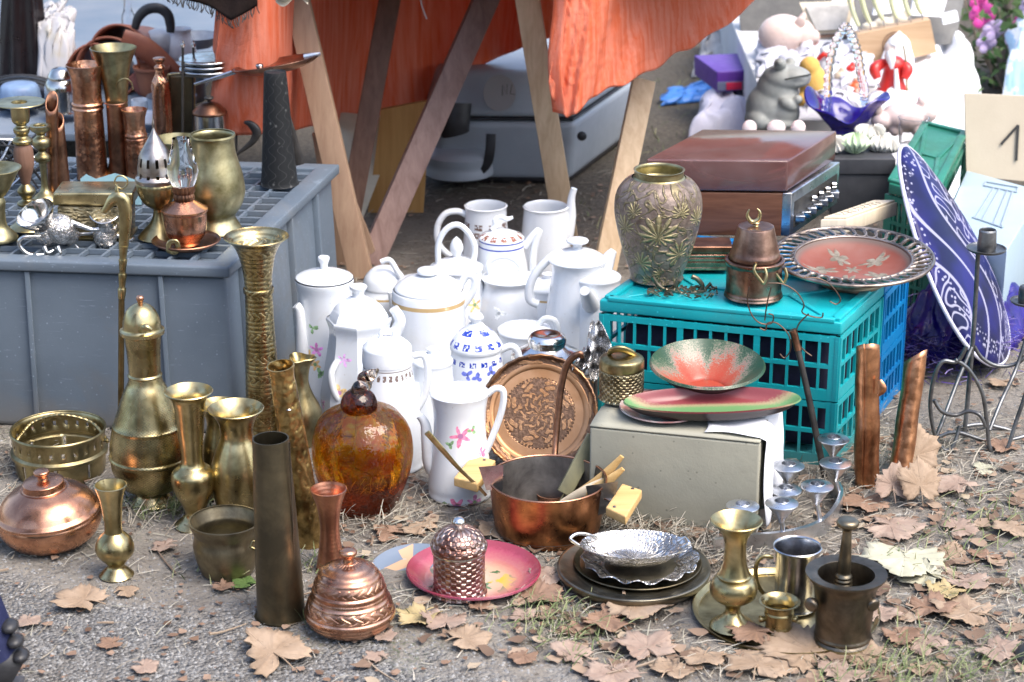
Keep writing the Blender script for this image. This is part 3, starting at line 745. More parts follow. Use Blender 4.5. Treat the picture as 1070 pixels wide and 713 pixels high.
# horse head cane
t = T('walking_cane', 'walking cane with brass horse head handle leaning on the grey crate', 'cane', 127, 462)
yb = t.b.y; dt = P2(.28, 0).y - yb - .045
def cp_(px, py): return (px, py, dt * (462 - py) / (462 - 265))
t.tube('shaft', [cp_(126, 462), cp_(126.5, 400), cp_(127, 310)], 3.2, M['dark_wood'] if 0 else metal('cane_shaft', (.34, .25, .12), (.12, .085, .04), .4, tarn=.4), n=12)
t.tube('collar', [cp_(127, 312), cp_(127.5, 302), cp_(127.5, 300), cp_(128, 287), cp_(128, 285), cp_(128.5, 272), cp_(128.5, 270), cp_(129, 257)], [3.6, 4.4, 3.2, 4.5, 3.2, 4.6, 3.6, 5], M['brass'], sm=3)
t.tube('horse_head', [cp_(129, 258), cp_(130.5, 240), cp_(131, 222), cp_(127, 208), cp_(119, 208), cp_(112, 217), cp_(108, 222)], [5, 6, 7, 7.5, 6, 4, 2.6], M['brass'], n=14, flat=.7)
t.tube('ear', [cp_(123, 204), cp_(122, 198), cp_(122.5, 193)], [2.6, 2, .6], M['brass'])
t.tube('ring', [cp_(122, 195), cp_(120, 190), cp_(122, 185), cp_(128, 184), cp_(133, 188), cp_(132, 194), cp_(127, 197)], .9, M['brass'], closed=True, n=6)
t.done()
# things seen at the crate's far end
t = T('tangled_wires', 'tangle of pale wire and blue cord behind the silver teapot', 'wires', 20, 200, G)
for k in range(9):
    pts = [(random.uniform(-10, 50), random.uniform(135, 205), random.uniform(0, .1)) for _ in range(5)]
    t.tube('wire', pts, random.uniform(.8, 1.6), M['steel'] if k % 2 else M['black_plastic'], n=6)
t.done()

# ================================================================== front row, brass and copper on the ground
t = T('ewer', 'large hammered brass ewer with domed lid against the grey crate', 'ewer', 160, 525)
t.lathe('body', [(0, 526), (21, 525), (20, 521), (16, 515), (17, 511, 1), (30, 506), (39, 491), (41, 478, 1), (42.3, 475.5), (41, 473, 1), (40.5, 462), (36.5, 444, 1), (36.8, 443), (35.6, 441.5, 1), (24, 411), (18.5, 400), (16.5, 393, 1), (17.8, 391.5), (16.3, 389.5, 1), (17, 370), (19, 349)], M['brass_hammer'], n=64)
t.lathe('lid', [(19.2, 350), (22.5, 348, 1), (22.5, 344.5, 1), (19.5, 342.5), (18.5, 334), (14, 324), (6, 318), (0, 317.5)], M['brass'])
t.lathe('knob', [(2.5, 318), (3, 315), (4, 312), (3, 309.5), (0, 309)], M['copper'])
t.tube('hinge', [(146, 346, -.03), (152, 342, -.045), (158, 345, -.045)], [2, 3.5, 2], M['brass_old']); t.done()

t = T('vase', 'tallest brass trumpet vase with engraved body and wide flared lip', 'vase', 277, 460)
t.lathe('body', [(0, 461), (23, 461), (23, 456), (19, 448), (17, 430, 1), (18, 420), (17.5, 400), (15, 350), (14, 306, 1), (15.5, 305), (15.5, 301), (14, 300, 1), (15, 285), (19, 266), (25, 254), (33, 247.5)], M['brass_engrave'], open_=True, n=56); t.done()

simple('vase', 'slender brass vase with round shoulder and long neck beside the ewer', 'vase', 205, 549, [(0, 550), (21, 549), (19, 545), (11, 537), (13, 528), (22, 508), (22, 494), (13, 486, 1), (11, 478), (13.5, 450), (16, 425), (19, 415), (25, 409)], M['brass'], open_=True)
simple('vase', 'plump shouldered brass vase with flared mouth next to the dark cone', 'vase', 252, 545, [(0, 546), (20, 546), (24, 532), (28, 508), (28, 488), (22, 468), (17, 455), (18, 443), (23, 433), (29, 427)], M['brass'], open_=True)
simple('vase', 'brass vase mostly hidden behind the plump shouldered brass vase', 'vase', 234, 516, [(0, 518), (18, 518), (20, 500), (20, 470), (15, 450), (14, 440), (18, 428), (22, 423)], M['brass_old'], open_=True)
t = T('jug', 'brass jug with lobed lip behind the leaning hammered tube', 'jug', 317, 462)
t.lathe('body', [(0, 463), (15, 463), (18, 458), (22, 445), (20, 428), (12, 412), (8, 400), (8, 388), (10, 380), (14, 374)], M['brass_old'], open_=True, fn=lambda x, y, z, a, r: (x * (1 + .22 * max(0, (z - .13) / .05) * math.cos(3 * a)), y * (1 + .22 * max(0, (z - .13) / .05) * math.cos(3 * a)), z)); t.done()
# leaning hammered tube
t = T('tube_vase', 'long hammered brass tube leaning over towards the ewer', 'tube', 324, 568)
q = t.pp(293, 382, -.04); L = q.length; mm_ = t.m
o = lathe_mesh('tube', [(15 * mm_, 0), (15.5 * mm_, .02), (15 * mm_, L * .4), (13 * mm_, L * .85), (12 * mm_, L * .93), (14 * mm_, L)], metal('rough_brass', (.60, .42, .17), (.13, .09, .035), .33, 'hammer', 95, .9, .5, dist=.004), open_=True, t=.002)
o.data.transform(q.to_track_quat('Z', 'Y').to_matrix().to_4x4()); t.add(o)
for k, f in enumerate((.12, .33, .75)):
    p = q * f + Vector((.004, -.0215, .012))
    t.add(lathe_mesh('rivet', [(0, -.003), (.004, -.001), (.004, .001), (0, .003)], M['steel'], n=12, sm=2, off=p))
t.done()
# dark cone
t = T('tapered_vase', 'dark tall tapering brass cylinder standing in front of the brass vases', 'cylinder', 294, 642)
t.lathe('body', [(0, 643), (25, 643), (25, 640), (24, 600), (21.5, 530), (18.5, 458)], M['brass_dark'], open_=True, n=56)
t.tube('seam', [(309, 620, -.022), (308, 540, -.019), (306, 463, -.016)], .8, M['bronze'], n=6); t.rot = (0, R(-1.0), 0); t.done()
# pierced bucket
t = T('bucket', 'round brass pail with pierced upper band and twisted handle', 'bucket', 64, 492)
prof = t.prof([(0, 494), (44, 494), (46, 488), (47, 474), (50, 472), (50, 469), (47, 467), (47.5, 462), (47.5, 457), (48, 451), (49.5, 449), (49, 447)])
o = lathe_mesh('pail', prof, M['brass_old'], n=96, sm=1, holes=lambda ri, i: (ri == 7 and i % 4 == 0) or (ri == 2 and i % 12 == 1))
sm_ = o.modifiers.new('wall', 'SOLIDIFY'); sm_.thickness = .0022; t.add(o)
hp = [(17, 462), (22, 455, .02), (36, 441, .045), (64, 434, .05), (96, 442, .045), (113, 462, 0)]
P = [t.pp(*p) for p in hp]; q = crom([tuple(p) for p in P], 16); o = tube_mesh('handle', q, [.0032 + .0012 * (i % 3 == 0) for i in range(len(q))], M['brass'], n=8, sm=1); t.add(o); t.done()
# copper lidded bowl
t = T('lidded_bowl', 'wide polished copper bowl with stepped domed lid in front of the pail', 'bowl', 56, 562)
t.lathe('bowl', [(0, 566), (26, 566), (44, 559), (53, 547), (55, 538), (53.5, 533)], M['copper'], n=64)
t.lathe('lid', [(54.5, 534), (54.5, 531), (51, 528, 1), (47, 522), (43, 518, 1), (36, 513), (25, 508, 1), (22, 508), (21, 503), (20, 501), (9, 499)], M['copper'], n=64)
t.lathe('knob', [(6, 500), (5, 496), (8, 493), (7.5, 490), (0, 489)], M['copper']); t.rot = (R(3), R(-4), 0); t.done()
simple('vase', 'small plain brass bud vase with ball body near the copper bowl', 'vase', 122, 601, [(0, 602), (17, 601), (16, 598), (9, 591), (12, 586), (19, 578), (20, 570), (16, 562), (9.5, 556, 1), (9, 546), (12, 522), (17, 507)], M['brass'], open_=True)
t = T('pot', 'dark squat brass pot with wide rim half behind the tapering cylinder', 'pot', 238, 596)
t.lathe('body', [(0, 598), (24, 598), (31, 586), (34.5, 570), (33, 560), (33, 556, 1), (37.5, 546), (38, 543)], metal('greyed_brass', (.36, .31, .20), (.16, .135, .09), .42, tarn=.35), open_=True, t=2)
t.tube('lug', [(262, 572, -.045), (268, 574, -.045), (269, 568, -.042), (264, 566, -.042)], 1.6, M['brass_old'], closed=True); t.done()
simple('vase', 'slim brushed copper vase with flared mouth behind the chased copper pot', 'vase', 346, 594, [(0, 596), (15, 596), (15, 590), (11, 565), (10, 548), (13, 528), (19, 511)], M['copper_brush'], open_=True)
t = T('lidded_pot', 'chased copper pot with ornate domed lid and round knob', 'pot', 366, 652)
t.lathe('body', [(0, 656), (26, 656), (41, 650), (47, 641), (47.5, 638), (46, 634, 1), (44, 627), (40, 620), (38, 616)], M['copper_chase'], n=64)
t.lathe('lid', [(39, 618), (39, 615), (37, 612, 1), (36, 606), (29, 596), (20, 591), (10, 588), (8, 587)], M['copper_chase'], n=64)
t.lathe('knob', [(6, 588), (5, 583), (9, 579), (9, 576), (6, 574), (0, 573.5)], M['copper']); t.done()
# amber pumpkin
def thin_glass(name, tint, glow, gl_w, bump=.5, bs=34):
    """blown glass wall that lets daylight through: tinted clear + a little scattering + fresnel gloss"""
    m = NT(name); tint, glow = tint(m), glow(m)
    tp = m.n('ShaderNodeBsdfTransparent'); m.l(tint, tp.inputs['Color']); tl = m.n('ShaderNodeBsdfTranslucent'); m.l(glow, tl.inputs['Color'])
    gs = m.n('ShaderNodeBsdfGlossy'); gs.inputs['Roughness'].default_value = .04; fr = m.n('ShaderNodeFresnel'); fr.inputs['IOR'].default_value = 1.6
    b = m.n('ShaderNodeBump'); b.inputs['Strength'].default_value = bump; b.inputs['Distance'].default_value = .012; m.l(m.noise(bs, 3), b.inputs['Height'])
    for n_ in (gs, fr, tl): m.l(b.outputs[0], n_.inputs['Normal'])
    a = m.n('ShaderNodeMixShader'); a.inputs[0].default_value = gl_w; m.l(tp.outputs[0], a.inputs[1]); m.l(tl.outputs[0], a.inputs[2])
    c = m.n('ShaderNodeMixShader'); m.l(m.math('MULTIPLY', fr.outputs[0], .8), c.inputs[0]); m.l(a.outputs[0], c.inputs[1]); m.l(gs.outputs[0], c.inputs[2])
    m.l(c.outputs[0], m.out.inputs['Surface']); return m.m
zr = lambda m, lo, hi: m.mix(m.ramp(m.math('ADD', m.xyz()[2], m.math('MULTIPLY', m.noise(20, 2), .02)), [(.068, 0), (.100, 1)]), lo, hi)
streak = lambda m, a, b: m.mix(m.ramp(m.noise(30, 3, .6, dist=2.0), [(.42, 0), (.58, 1)]), a, b)
M['amber'] = thin_glass('amber_glass', lambda m: zr(m, (.42, .09, .015), streak(m, (1.0, .46, .035), (1.0, .76, .18))), lambda m: zr(m, (.30, .04, .003), streak(m, (.80, .30, .015), (1.0, .62, .06))), .22, .45, 30)
t = T('glass_pumpkin', 'amber glass pumpkin with curled glass stem', 'ornament', 380, 528)
t.lathe('body', [(0, 529), (30, 530), (35, 526), (39, 516), (45, 503), (50, 486), (52, 468), (49, 449), (40, 435), (26, 427), (14, 425)], M['amber'], n=80, ribs=(9, .045), sm=6)
t.lathe('collar', [(8, 432), (17, 428), (19, 421), (15, 412), (6, 406), (0, 405)], thin_glass('dark_amber_glass', lambda m: streak(m, (.40, .13, .03), (.9, .45, .12)), lambda m: streak(m, (.22, .05, .008), (.5, .16, .02)), .45), px=378)
t.tube('stem', [(374, 412), (375, 405, -.01), (382, 402, .01), (380, 395), (387, 392, -.01), (392, 389), (395, 386)], [8, 7, 7.5, 6.5, 6, 4, 1.5], M['glass'] if 0 else NT('smoky_glass').set(Base_Color=(.97, .86, .76), Roughness=.02, Transmission_Weight=1.0, IOR=1.5)); t.done()
# ================================================================== white coffee pots
PK, PK2, GRN, BLU, GLD, GRY = (.62, .10, .22), (.40, .12, .30), (.14, .28, .10), (.02, .05, .36), (.52, .36, .16), (.22, .19, .17)
VIO, ORA = (.50, .20, .42), (.62, .33, .10)
def sp_at(t, px, py, r_px, kind, c1, c2=None, rad=28):
    """a flower painted on the front of a pot: world position on its wall"""
    q = t.pp(px, py); rr = rad * t.m; x = q.x; yy = -math.sqrt(max(rr * rr - x * x, 1e-6))
    return (x, yy, q.z, r_px * t.m, kind, c1) + ((c2,) if c2 else ())
def pot(label, px, py, body, lid=None, knob=None, spout=None, handle=None, mat=None, spots=(), bands=(), name='coffee_pot', cat='coffee pot', open_=False, n=48, extra=None, spr=None, hr=3.2, lidmat=None, lidbands=(), ribs=None, rot=0.0):
    t = T(name, label, cat, px, py, group='white china pots')
    mt = mat or M['white']
    if spots or bands:
        mt = porcelain(name + '_china', [sp_at(t, *s) for s in spots], [(zat(t.b.y, b[0]), zat(t.b.y, b[1]), b[2], b[3] if len(b) > 3 else 0) for b in bands])
    t.lathe('body', body, mt, open_=open_, n=n, ribs=ribs, t=2)
    lm = lidmat or M['white']
    if lidbands: lm = porcelain('painted_lid', (), [(zat(t.b.y, b[0]), zat(t.b.y, b[1]), b[2], b[3] if len(b) > 3 else 0) for b in lidbands])
    if lid:
        o = t.lathe('lid', lid, lm, n=n, ribs=ribs)
        if knob: k = t.lathe('knob', knob, lm, n=24); t.sub(k, o)
    if spout: t.tube('spout', spout, spr or [10] + [6] * (len(spout) - 2) + [4.5], M['white'], n=16)
    if handle: t.tube('handle', handle, hr, M['white'], n=12, flat=1.0)
    if extra: extra(t)
    t.rot = (0, 0, rot); return t.done()

pot('tall white coffee pot with painted pink and ochre flower nearest the grey crate', 343, 415,
    [(0, 420), (28, 420), (33, 408), (33, 395), (29, 350), (28, 310), (30, 294), (30, 291)],
    lid=[(28, 291), (29, 289), (20, 285), (6, 281), (4, 281)], knob=[(4, 282), (4, 276), (6, 271), (5, 268), (0, 268)],
    spout=[(326, 398, -.03), (317, 375, -.04), (315, 345, -.045), (313, 325, -.045), (309, 319, -.045)], spr=[8, 7, 5.5, 5, 4.5], handle=[(330, 295, .03), (318, 292, .05), (316, 310, .06)],
    spots=[(333, 351, 9, 'f', (.62, .16, .48), VIO, 30), (326, 358, 7, 'f', ORA, GLD, 30), (332, 366, 8, 'f', ORA, GRN, 30), (338, 374, 7, 'f', GRN, None, 31), (329, 330, 7, 'f', GRN, None, 30)])
pot('white eight sided coffee pot with gilt edges and domed lid', 378, 440,
    [(0, 444), (36, 444), (41, 430), (42, 412), (38, 390), (33, 362), (31, 345), (34, 334), (33, 331)], n=8,
    lid=[(31, 333), (29, 328), (22, 318), (10, 311), (7, 310)], knob=[(7, 312), (6, 306), (9, 301), (8, 298), (0, 297)],
    spout=[(400, 375, -.02), (412, 350), (418, 335), (411, 322)], spr=[9, 7, 6, 5], handle=[(352, 378, -.05), (346, 392, -.06), (350, 412, -.06), (362, 426, -.05)], hr=3.5,
    spots=[(361, 363, 9, 'f', (.5, .25, .5), (.45, .45, .5), 34), (357, 395, 10, 'f', (.55, .35, .12), VIO, 38), (338, 415, 8, 'f', VIO, None, 40), (352, 418, 8, 'f', VIO, (.4, .4, .5), 42), (398, 372, 8, 'f', VIO, GRN, 35)])
pot('small white teapot with rounded lid and looped handle by the trestle foot', 403, 335,
    [(0, 340), (20, 340), (26, 325), (26, 310), (23, 301), (23, 299)], lid=[(23, 300), (23, 297), (20, 288), (11, 280), (0, 278)], name='teapot', cat='teapot',
    handle=[(398, 274, -.03), (407, 272, -.03), (414, 282, -.03), (424, 300, -.03), (420, 315, -.02)], hr=3, bands=[(303, 301, GLD)])
pot('broadest white china pot, gold band under its tilted lid', 449, 395,
    [(0, 400), (34, 400), (39, 390), (39, 370), (38, 330), (38, 312), (37, 304), (36, 302)], lid=[(35, 303), (34, 299), (22, 291), (8, 288)], knob=[(5, 290), (5, 287), (11, 285), (10, 281), (0, 280)],
    bands=[(310, 306, GLD)], handle=[(482, 322), (494, 305), (496, 292), (488, 288), (480, 300)], hr=4)
pot('white teapot with acorn knob and hoop handle standing over its lid', 478, 350,
    [(0, 356), (26, 356), (31, 345), (32, 320), (29, 298), (26, 284), (28, 279)], lid=[(27, 281), (26, 278), (16, 272), (6, 269), (4, 268)], knob=[(3, 270), (4, 267), (7, 260), (5, 252), (0, 247)], name='teapot', cat='teapot',
    handle=[(458, 275), (458, 255), (466, 240), (478, 235), (489, 243), (496, 258), (495, 272)], hr=3.2, spots=[(464, 268, 6, 'f', (.7, .2, .1), ORA, 24), (496, 305, 9, 'f', ORA, GRN, 30)],
    spout=[(500, 335), (510, 315), (514, 300), (520, 292)])
pot('lidless white cup shaped pot with brown garland border, farthest of the china', 508, 285,
    [(0, 289), (21, 289), (25, 280), (24, 255), (22, 230), (21.5, 219), (22.5, 215)], open_=True, bands=[(232, 226, (.16, .10, .08), 9), (240, 234, (.25, .18, .15), 5)],
    handle=[(488, 225), (478, 221), (465, 224), (457, 238), (459, 256), (472, 268), (486, 268)], hr=3.4, name='jug', cat='jug')
pot('white china pot with blue line and brown wreath on its flat lid', 524, 338,
    [(0, 343), (25, 343), (30, 335), (31, 315), (28, 285), (24, 262), (23.5, 250)], lid=[(23.5, 251), (23, 247), (15, 243), (6, 240), (0, 240)], lidbands=[(250.4, 249, BLU), (247.5, 243.6, (.25, .10, .06), 12)],
    extra=lambda t: t.tube('knob', [(514, 240), (518, 235), (517, 230), (523, 227), (530, 229), (536, 227)], [3, 3, 2.5, 2.5, 2.5, 1.6], M['white']), bands=[(252, 250.5, BLU)],
    handle=[(548, 258), (558, 245), (563, 243), (558, 262), (556, 290), (550, 305)], hr=4)
pot('open white china jug behind the light trestle leg', 570, 280,
    [(0, 284), (22, 284), (26, 275), (26, 255), (24, 230), (23, 219), (24, 216)], open_=True, name='jug', cat='jug',
    extra=lambda t: t.tube('spout', [(590, 250), (596, 228), (597, 208), (600, 197)], [9, 6, 4, 3.4], M['white']))
pot('round white teapot with hooped knob and faint dotted decoration', 532, 352,
    [(0, 358), (28, 358), (34, 345), (34, 325), (30, 308), (26, 297), (29, 290)], lid=[(28, 292), (27, 289), (16, 285), (6, 283), (0, 283)], name='teapot', cat='teapot',
    extra=lambda t: t.tube('knob', [(512, 286), (510, 276), (520, 269), (534, 270), (543, 278), (544, 288)], 2.8, M['white']),
    handle=[(558, 318), (562, 306), (573, 299), (584, 306), (590, 322), (586, 342), (574, 352)], hr=3.2, spots=[(538, 325, 10, 'f', (.45, .5, .52), (.5, .55, .5), 33), (522, 312, 9, 'f', (.5, .55, .58), None, 31)])
pot('white china coffee pot with tilted pointed lid and long slanting handle', 602, 372,
    [(0, 378), (36, 378), (38, 368), (34, 335), (28, 300), (26, 280), (30, 270)], lid=[(29, 273), (30, 270), (20, 264), (7, 260)], knob=[(5, 262), (5, 256), (11, 253), (10, 250), (0, 250)],
    handle=[(588, 262), (572, 272), (556, 292), (553, 312), (562, 318)], hr=4.5, extra=lambda t: t.tube('spout', [(622, 300), (630, 285), (636, 270), (641, 262)], [10, 9, 7, 4], M['white']), rot=0)
pot('white china coffee pot whose short spout faces the viewer, beside the turquoise crate', 622, 376,
    [(0, 381), (32, 381), (35, 372), (32, 345), (27, 310), (25, 296), (26, 290)], lid=[(25, 292), (25, 288), (17, 284), (6, 281)], knob=[(4, 283), (4, 280), (8, 276), (5, 270), (0, 266)],
    extra=lambda t: t.add(tube_mesh('spout', [t.pp(618, 318, -.045), t.pp(613, 308, -.075), t.pp(611, 304, -.095)], [10 * t.m, 7 * t.m, 5 * t.m], M['white'])))
pot('white coffee pot painted with cobalt blue bands and flowers', 498, 432,
    [(0, 437), (29, 437), (33, 428), (33, 410), (29, 385), (26, 368), (27, 361)], lid=[(27, 364), (27, 359), (20, 349), (10, 341), (7, 338)], knob=[(5, 340), (5, 336), (8, 332), (6, 328), (0, 327)],
    bands=[(371, 366, BLU, 14)], spots=[(489, 378, 7, 'f', BLU, None, 27), (499, 380, 7, 'f', BLU, None, 27), (513, 376, 7, 'f', BLU, None, 27)], lidbands=[(359, 353, BLU, 12), (347, 342, BLU, 5)],
    spout=[(480, 405), (474, 395), (470, 382), (463, 372)], spr=[8, 6.5, 5, 3.6], handle=[(523, 366), (535, 362), (542, 372), (538, 395), (527, 415)], hr=3.8)
pot('tall plain white coffee pot with dark patterned ring under the loop knobbed lid', 407, 480,
    [(0, 485), (34, 485), (37, 476), (36, 455), (31, 415), (26, 388), (25.5, 376)], lid=[(26, 378), (26, 372), (25, 362, 1), (17, 355), (0, 351)], bands=[(386, 380, (.18, .13, .11), 26), (377, 376, GRY)],
    extra=lambda t: t.tube('knob', [(398, 354), (398, 348), (404, 345), (411, 346), (412, 354)], 2.2, M['white']), handle=[(432, 372), (443, 372), (447, 390), (443, 415), (434, 430)], hr=3.8)
pot('white coffee pot with pink rose sprays standing in front of the other china', 481, 512,
    [(0, 517), (30, 517), (33, 508), (33, 496), (28, 460), (27, 435), (29, 418), (31, 410)], lid=[(30, 412), (29, 409), (16, 404), (6, 402), (0, 402)],
    spots=[(482, 441, 12, 'f', PK, PK2, 27), (471, 450, 6, 'f', GRN, None, 27), (494, 436, 6, 'f', GRN, PK, 27), (503, 462, 8, 'f', PK, VIO, 27), (478, 511, 12, 'f', PK, VIO, 32), (496, 508, 10, 'f', PK2, GRN, 32), (466, 513, 8, 'f', GRN, PK, 32), (488, 476, 6, 'f', GRN, None, 29)],
    spout=[(462, 495), (452, 485), (447, 462), (444, 443), (438, 434)], spr=[10, 10, 7, 5, 4], handle=[(508, 413), (518, 406), (526, 410), (524, 430), (514, 458), (505, 478)], hr=3.6)
pot('white teapot showing its flat lid behind the silver warming dish', 548, 400,
    [(0, 406), (25, 406), (30, 395), (31, 370), (28, 352), (29, 345)], lid=[(28, 347), (27, 343), (14, 339), (0, 337)], name='teapot', cat='teapot',
    handle=[(572, 360), (582, 348), (580, 336), (570, 333), (562, 340)], hr=3.4, spots=[(555, 372, 10, 'f', GRN, PK, 31)])

pot('white coffee pot squeezed between the ring patterned pot and the rose sprayed pot', 453, 462,
    [(0, 466), (22, 466), (26, 455), (25, 420), (21, 390), (21, 378)], lid=[(21, 380), (21, 376), (14, 371), (5, 369)], knob=[(4, 370), (4, 367), (6, 364), (0, 362)], spout=[(440, 430, -.02), (436, 415, -.03), (433, 400, -.03)], spr=[7, 5, 4])
pot('white lidded pot glimpsed between the blue painted pot and the pot with long slanting handle', 572, 352,
    [(0, 356), (24, 356), (27, 345), (26, 325), (22, 308), (22, 300)], lid=[(22, 302), (22, 298), (14, 293), (5, 291)], knob=[(4, 292), (4, 289), (6, 286), (0, 284)], name='teapot', cat='teapot', bands=[(306, 304, GLD)])
pot('white pot with plain rounded lid behind the broad gold banded pot', 436, 350,
    [(0, 354), (20, 354), (24, 345), (24, 320), (21, 305), (21, 298)], lid=[(21, 300), (21, 296), (14, 290), (0, 287)], spout=[(418, 335), (412, 318), (409, 305)], spr=[7, 5, 4])
# ================================================================== between the china and the cardboard box
t = T('warming_dish', 'silver domed dish on small legs behind the engraved tray', 'dish', 571, 432)
t.lathe('dome', [(0, 380), (30, 379), (37, 374), (36, 370), (24, 364), (19, 361, 1), (20, 358), (20, 354), (17, 350), (12, 349), (0, 351)], M['silver'])
for lx, dy in ((546, -.01), (560, -.05), (586, -.05), (597, 0)): t.tube('leg', [(lx, 374, dy), (lx, 400, dy), (lx, 432, dy)], [2, 1.6, 2.2], M['silver'], n=8)
t.done()
t = T('copper_tray', 'round engraved copper tray leaning upright behind the saucepan', 'tray', 563, 486); mm_ = t.m
m = NT('engraved_tray'); x, y, z = m.xyz(); rr = m.math('SQRT', m.math('ADD', m.math('MULTIPLY', x, x), m.math('MULTIPLY', y, y)))
r0 = 60 * mm_; ru = m.math('DIVIDE', rr, r0)
zone = m.ramp(ru, [(0, 1), (.56, 1), (.58, 0), (.84, 0), (.86, 1), (1.0, 1)])
tz, ty = m.math('SUBTRACT', z, 60 * mm_ * math.sin(R(62)) + .004), m.math('SUBTRACT', y, .012)
up_ = m.math('ADD', m.math('MULTIPLY', ty, math.cos(R(62))), m.math('MULTIPLY', tz, math.sin(R(62))))
rr = m.math('SQRT', m.math('ADD', m.math('MULTIPLY', x, x), m.math('MULTIPLY', up_, up_))); ru = m.math('DIVIDE', rr, r0); th = m.math('ARCTAN2', up_, x)
zone = m.ramp(ru, [(0, 1), (.60, 1), (.615, 0), (.86, 0), (.875, 1), (1.0, 1)])
o1 = m.math('SINE', m.math('ADD', m.math('MULTIPLY', th, 8), m.math('MULTIPLY', m.math('SINE', m.math('MULTIPLY', ru, 24)), 1.7)))
o2 = m.math('SINE', m.math('ADD', m.math('MULTIPLY', ru, 30), m.math('MULTIPLY', m.math('SINE', m.math('MULTIPLY', th, 16)), .8)))
orn = m.ramp(m.math('ADD', m.math('MULTIPLY', o1, o2), m.math('MULTIPLY', m.math('SUBTRACT', m.noise(90, 3), .5), .9)), [(.12, 0), (.3, 1)])
ed = m.noise(170, 3, .6); ringl = m.ramp(m.math('ABSOLUTE', m.math('SUBTRACT', ru, .60)), [(.0, 1), (.02, 1), (.03, 0)])
pat = m.math('MAXIMUM', m.math('MULTIPLY', zone, m.math('SUBTRACT', 1.0, orn)), m.math('MULTIPLY', ringl, m.math('GREATER_THAN', m.math('SINE', m.math('MULTIPLY', th, 60)), 0.0)))
colr = m.mix(m.math('MULTIPLY', pat, .85), m.mix(m.ramp(m.noise(11, 4), [(.35, 0), (.65, 1)]), (.36, .18, .08), (.50, .29, .16)), m.mix(m.ramp(ed, [(.45, 0), (.6, 1)]), (.10, .06, .042), (.20, .12, .08)))
m.bump(m.math('ADD', m.math('MULTIPLY', pat, -.5), m.math('MULTIPLY', ed, m.math('MULTIPLY', zone, .5))), .8, .003); M['tray'] = m.set(Base_Color=colr, Metallic=.85, Roughness=.42)
o = lathe_mesh('tray', [(0, 0), (44 * mm_, 0), (48 * mm_, .003), (57 * mm_, .006), (60 * mm_, .013), (61 * mm_, .012)], M['tray'], n=96, open_=True, t=.0018,
               fn=lambda x, y, z, a, r: (x * (1 + .008 * math.cos(40 * a) * (r > 55 * mm_)), y * (1 + .008 * math.cos(32 * a) * (r > 55 * mm_)), z))
o.data.transform(Matrix.Translation((0, .012, 60 * mm_ * math.sin(R(62)) + .004)) @ Euler((R(62), 0, R(-6))).to_matrix().to_4x4()); t.add(o); t.done()
# silver leaf ornament on black wire stand
t = T('leaf_ornament', 'crumpled silver leaf ornament on thin black wire legs beside the brass canister', 'ornament', 616, 470)
def leaf_fn(cx_, y0, y1, wid, ph, dy):
    def fn(u, v):
        w_ = wid * math.sin(math.pi * min(max(v * .88 + .09, 0), 1)) ** .8
        p = t.pp(cx_ + (u - .5) * 2 * w_ + 5 * math.sin(v * 3 + ph), y0 + (y1 - y0) * v, dy)
        p.y += .012 * math.sin(u * 9 + v * 6 + ph) + .006 * math.sin(v * 23 + ph * 2) - .02 * abs(u - .5)
        return p
    return fn
ob = grid_mesh('silver_leaf', leaf_fn(621, 336, 396, 13, .3, 0), 26, 44, M['silver_relief'], .0015)
ob2 = grid_mesh('silver_leaf', leaf_fn(609, 362, 398, 9, 2.0, -.02), 22, 32, M['silver_relief'], .0015)
t.add(ob); t.add(ob2)
t.tube('wire_leg', [(602, 392), (599, 420), (601, 445), (596, 470)], 1, M['black'], n=6); t.tube('wire_leg', [(622, 392), (621, 430), (615, 472)], 1.2, M['black'], n=6)
t.tube('wire_leg', [(612, 396, .02), (609, 440, .03), (606, 468, .03)], 1, M['black'], n=6)
t.tube('wire_brace', [(598, 432), (610, 428, -.01), (621, 434)], .9, M['black'], n=6); t.done()
# dark carved plaque behind
t = T('plaque', 'black and ochre carved plaque leaning behind the wire legs of the silver leaf', 'plaque', 618, 476)
m = NT('carved_plaque'); v = m.ramp(m.voro(55, 'F1', m.obj()), [(.25, 1), (.36, 0)]); m.bump(v, .5, .003)
mt = m.set(Base_Color=m.mix(v, (.03, .026, .024), (.38, .22, .08)), Roughness=.5)
boxp('panel', 596, 625, 396, 474, .012, mt, .003, .045); t.rot = (R(-8), 0, 0); t.done()

# ================================================================== cardboard box and its enamel ware
bA, bB = at(615, 541), at(790, 560); BH = zat(bA.y, 447)
ed_ = (bB - bA); per = Vector((-ed_.y, ed_.x, 0)).normalized()
bC, bD = bB + per * .215 , bA + per * .215
t = T('cardboard_box', 'grey green cardboard box carrying enamel dishes', 'box', 615, 541)
t.add(prism_mesh('box', [p - t.b for p in (bA, bB, bC, bD)], .001, BH, M['card'], .004)); fl = []
for a, b2, c, d in ((bA, bB, .0, .5),):
    q0, q1 = a - t.b, b2 - t.b
    t.add(grid_mesh('top_flap', lambda u, v: q0 + (q1 - q0) * u + per * (.10 * v) + Vector((0, 0, BH + .003 + .0025 * math.sin(v * 5 + u * 3) * v)), 12, 6, M['card'], .003))
o = t.done()
t = T('paper_sheet', 'crumpled white paper draped down the end of the cardboard box', 'paper', 792, 560)
pe = (bB - bA).normalized()
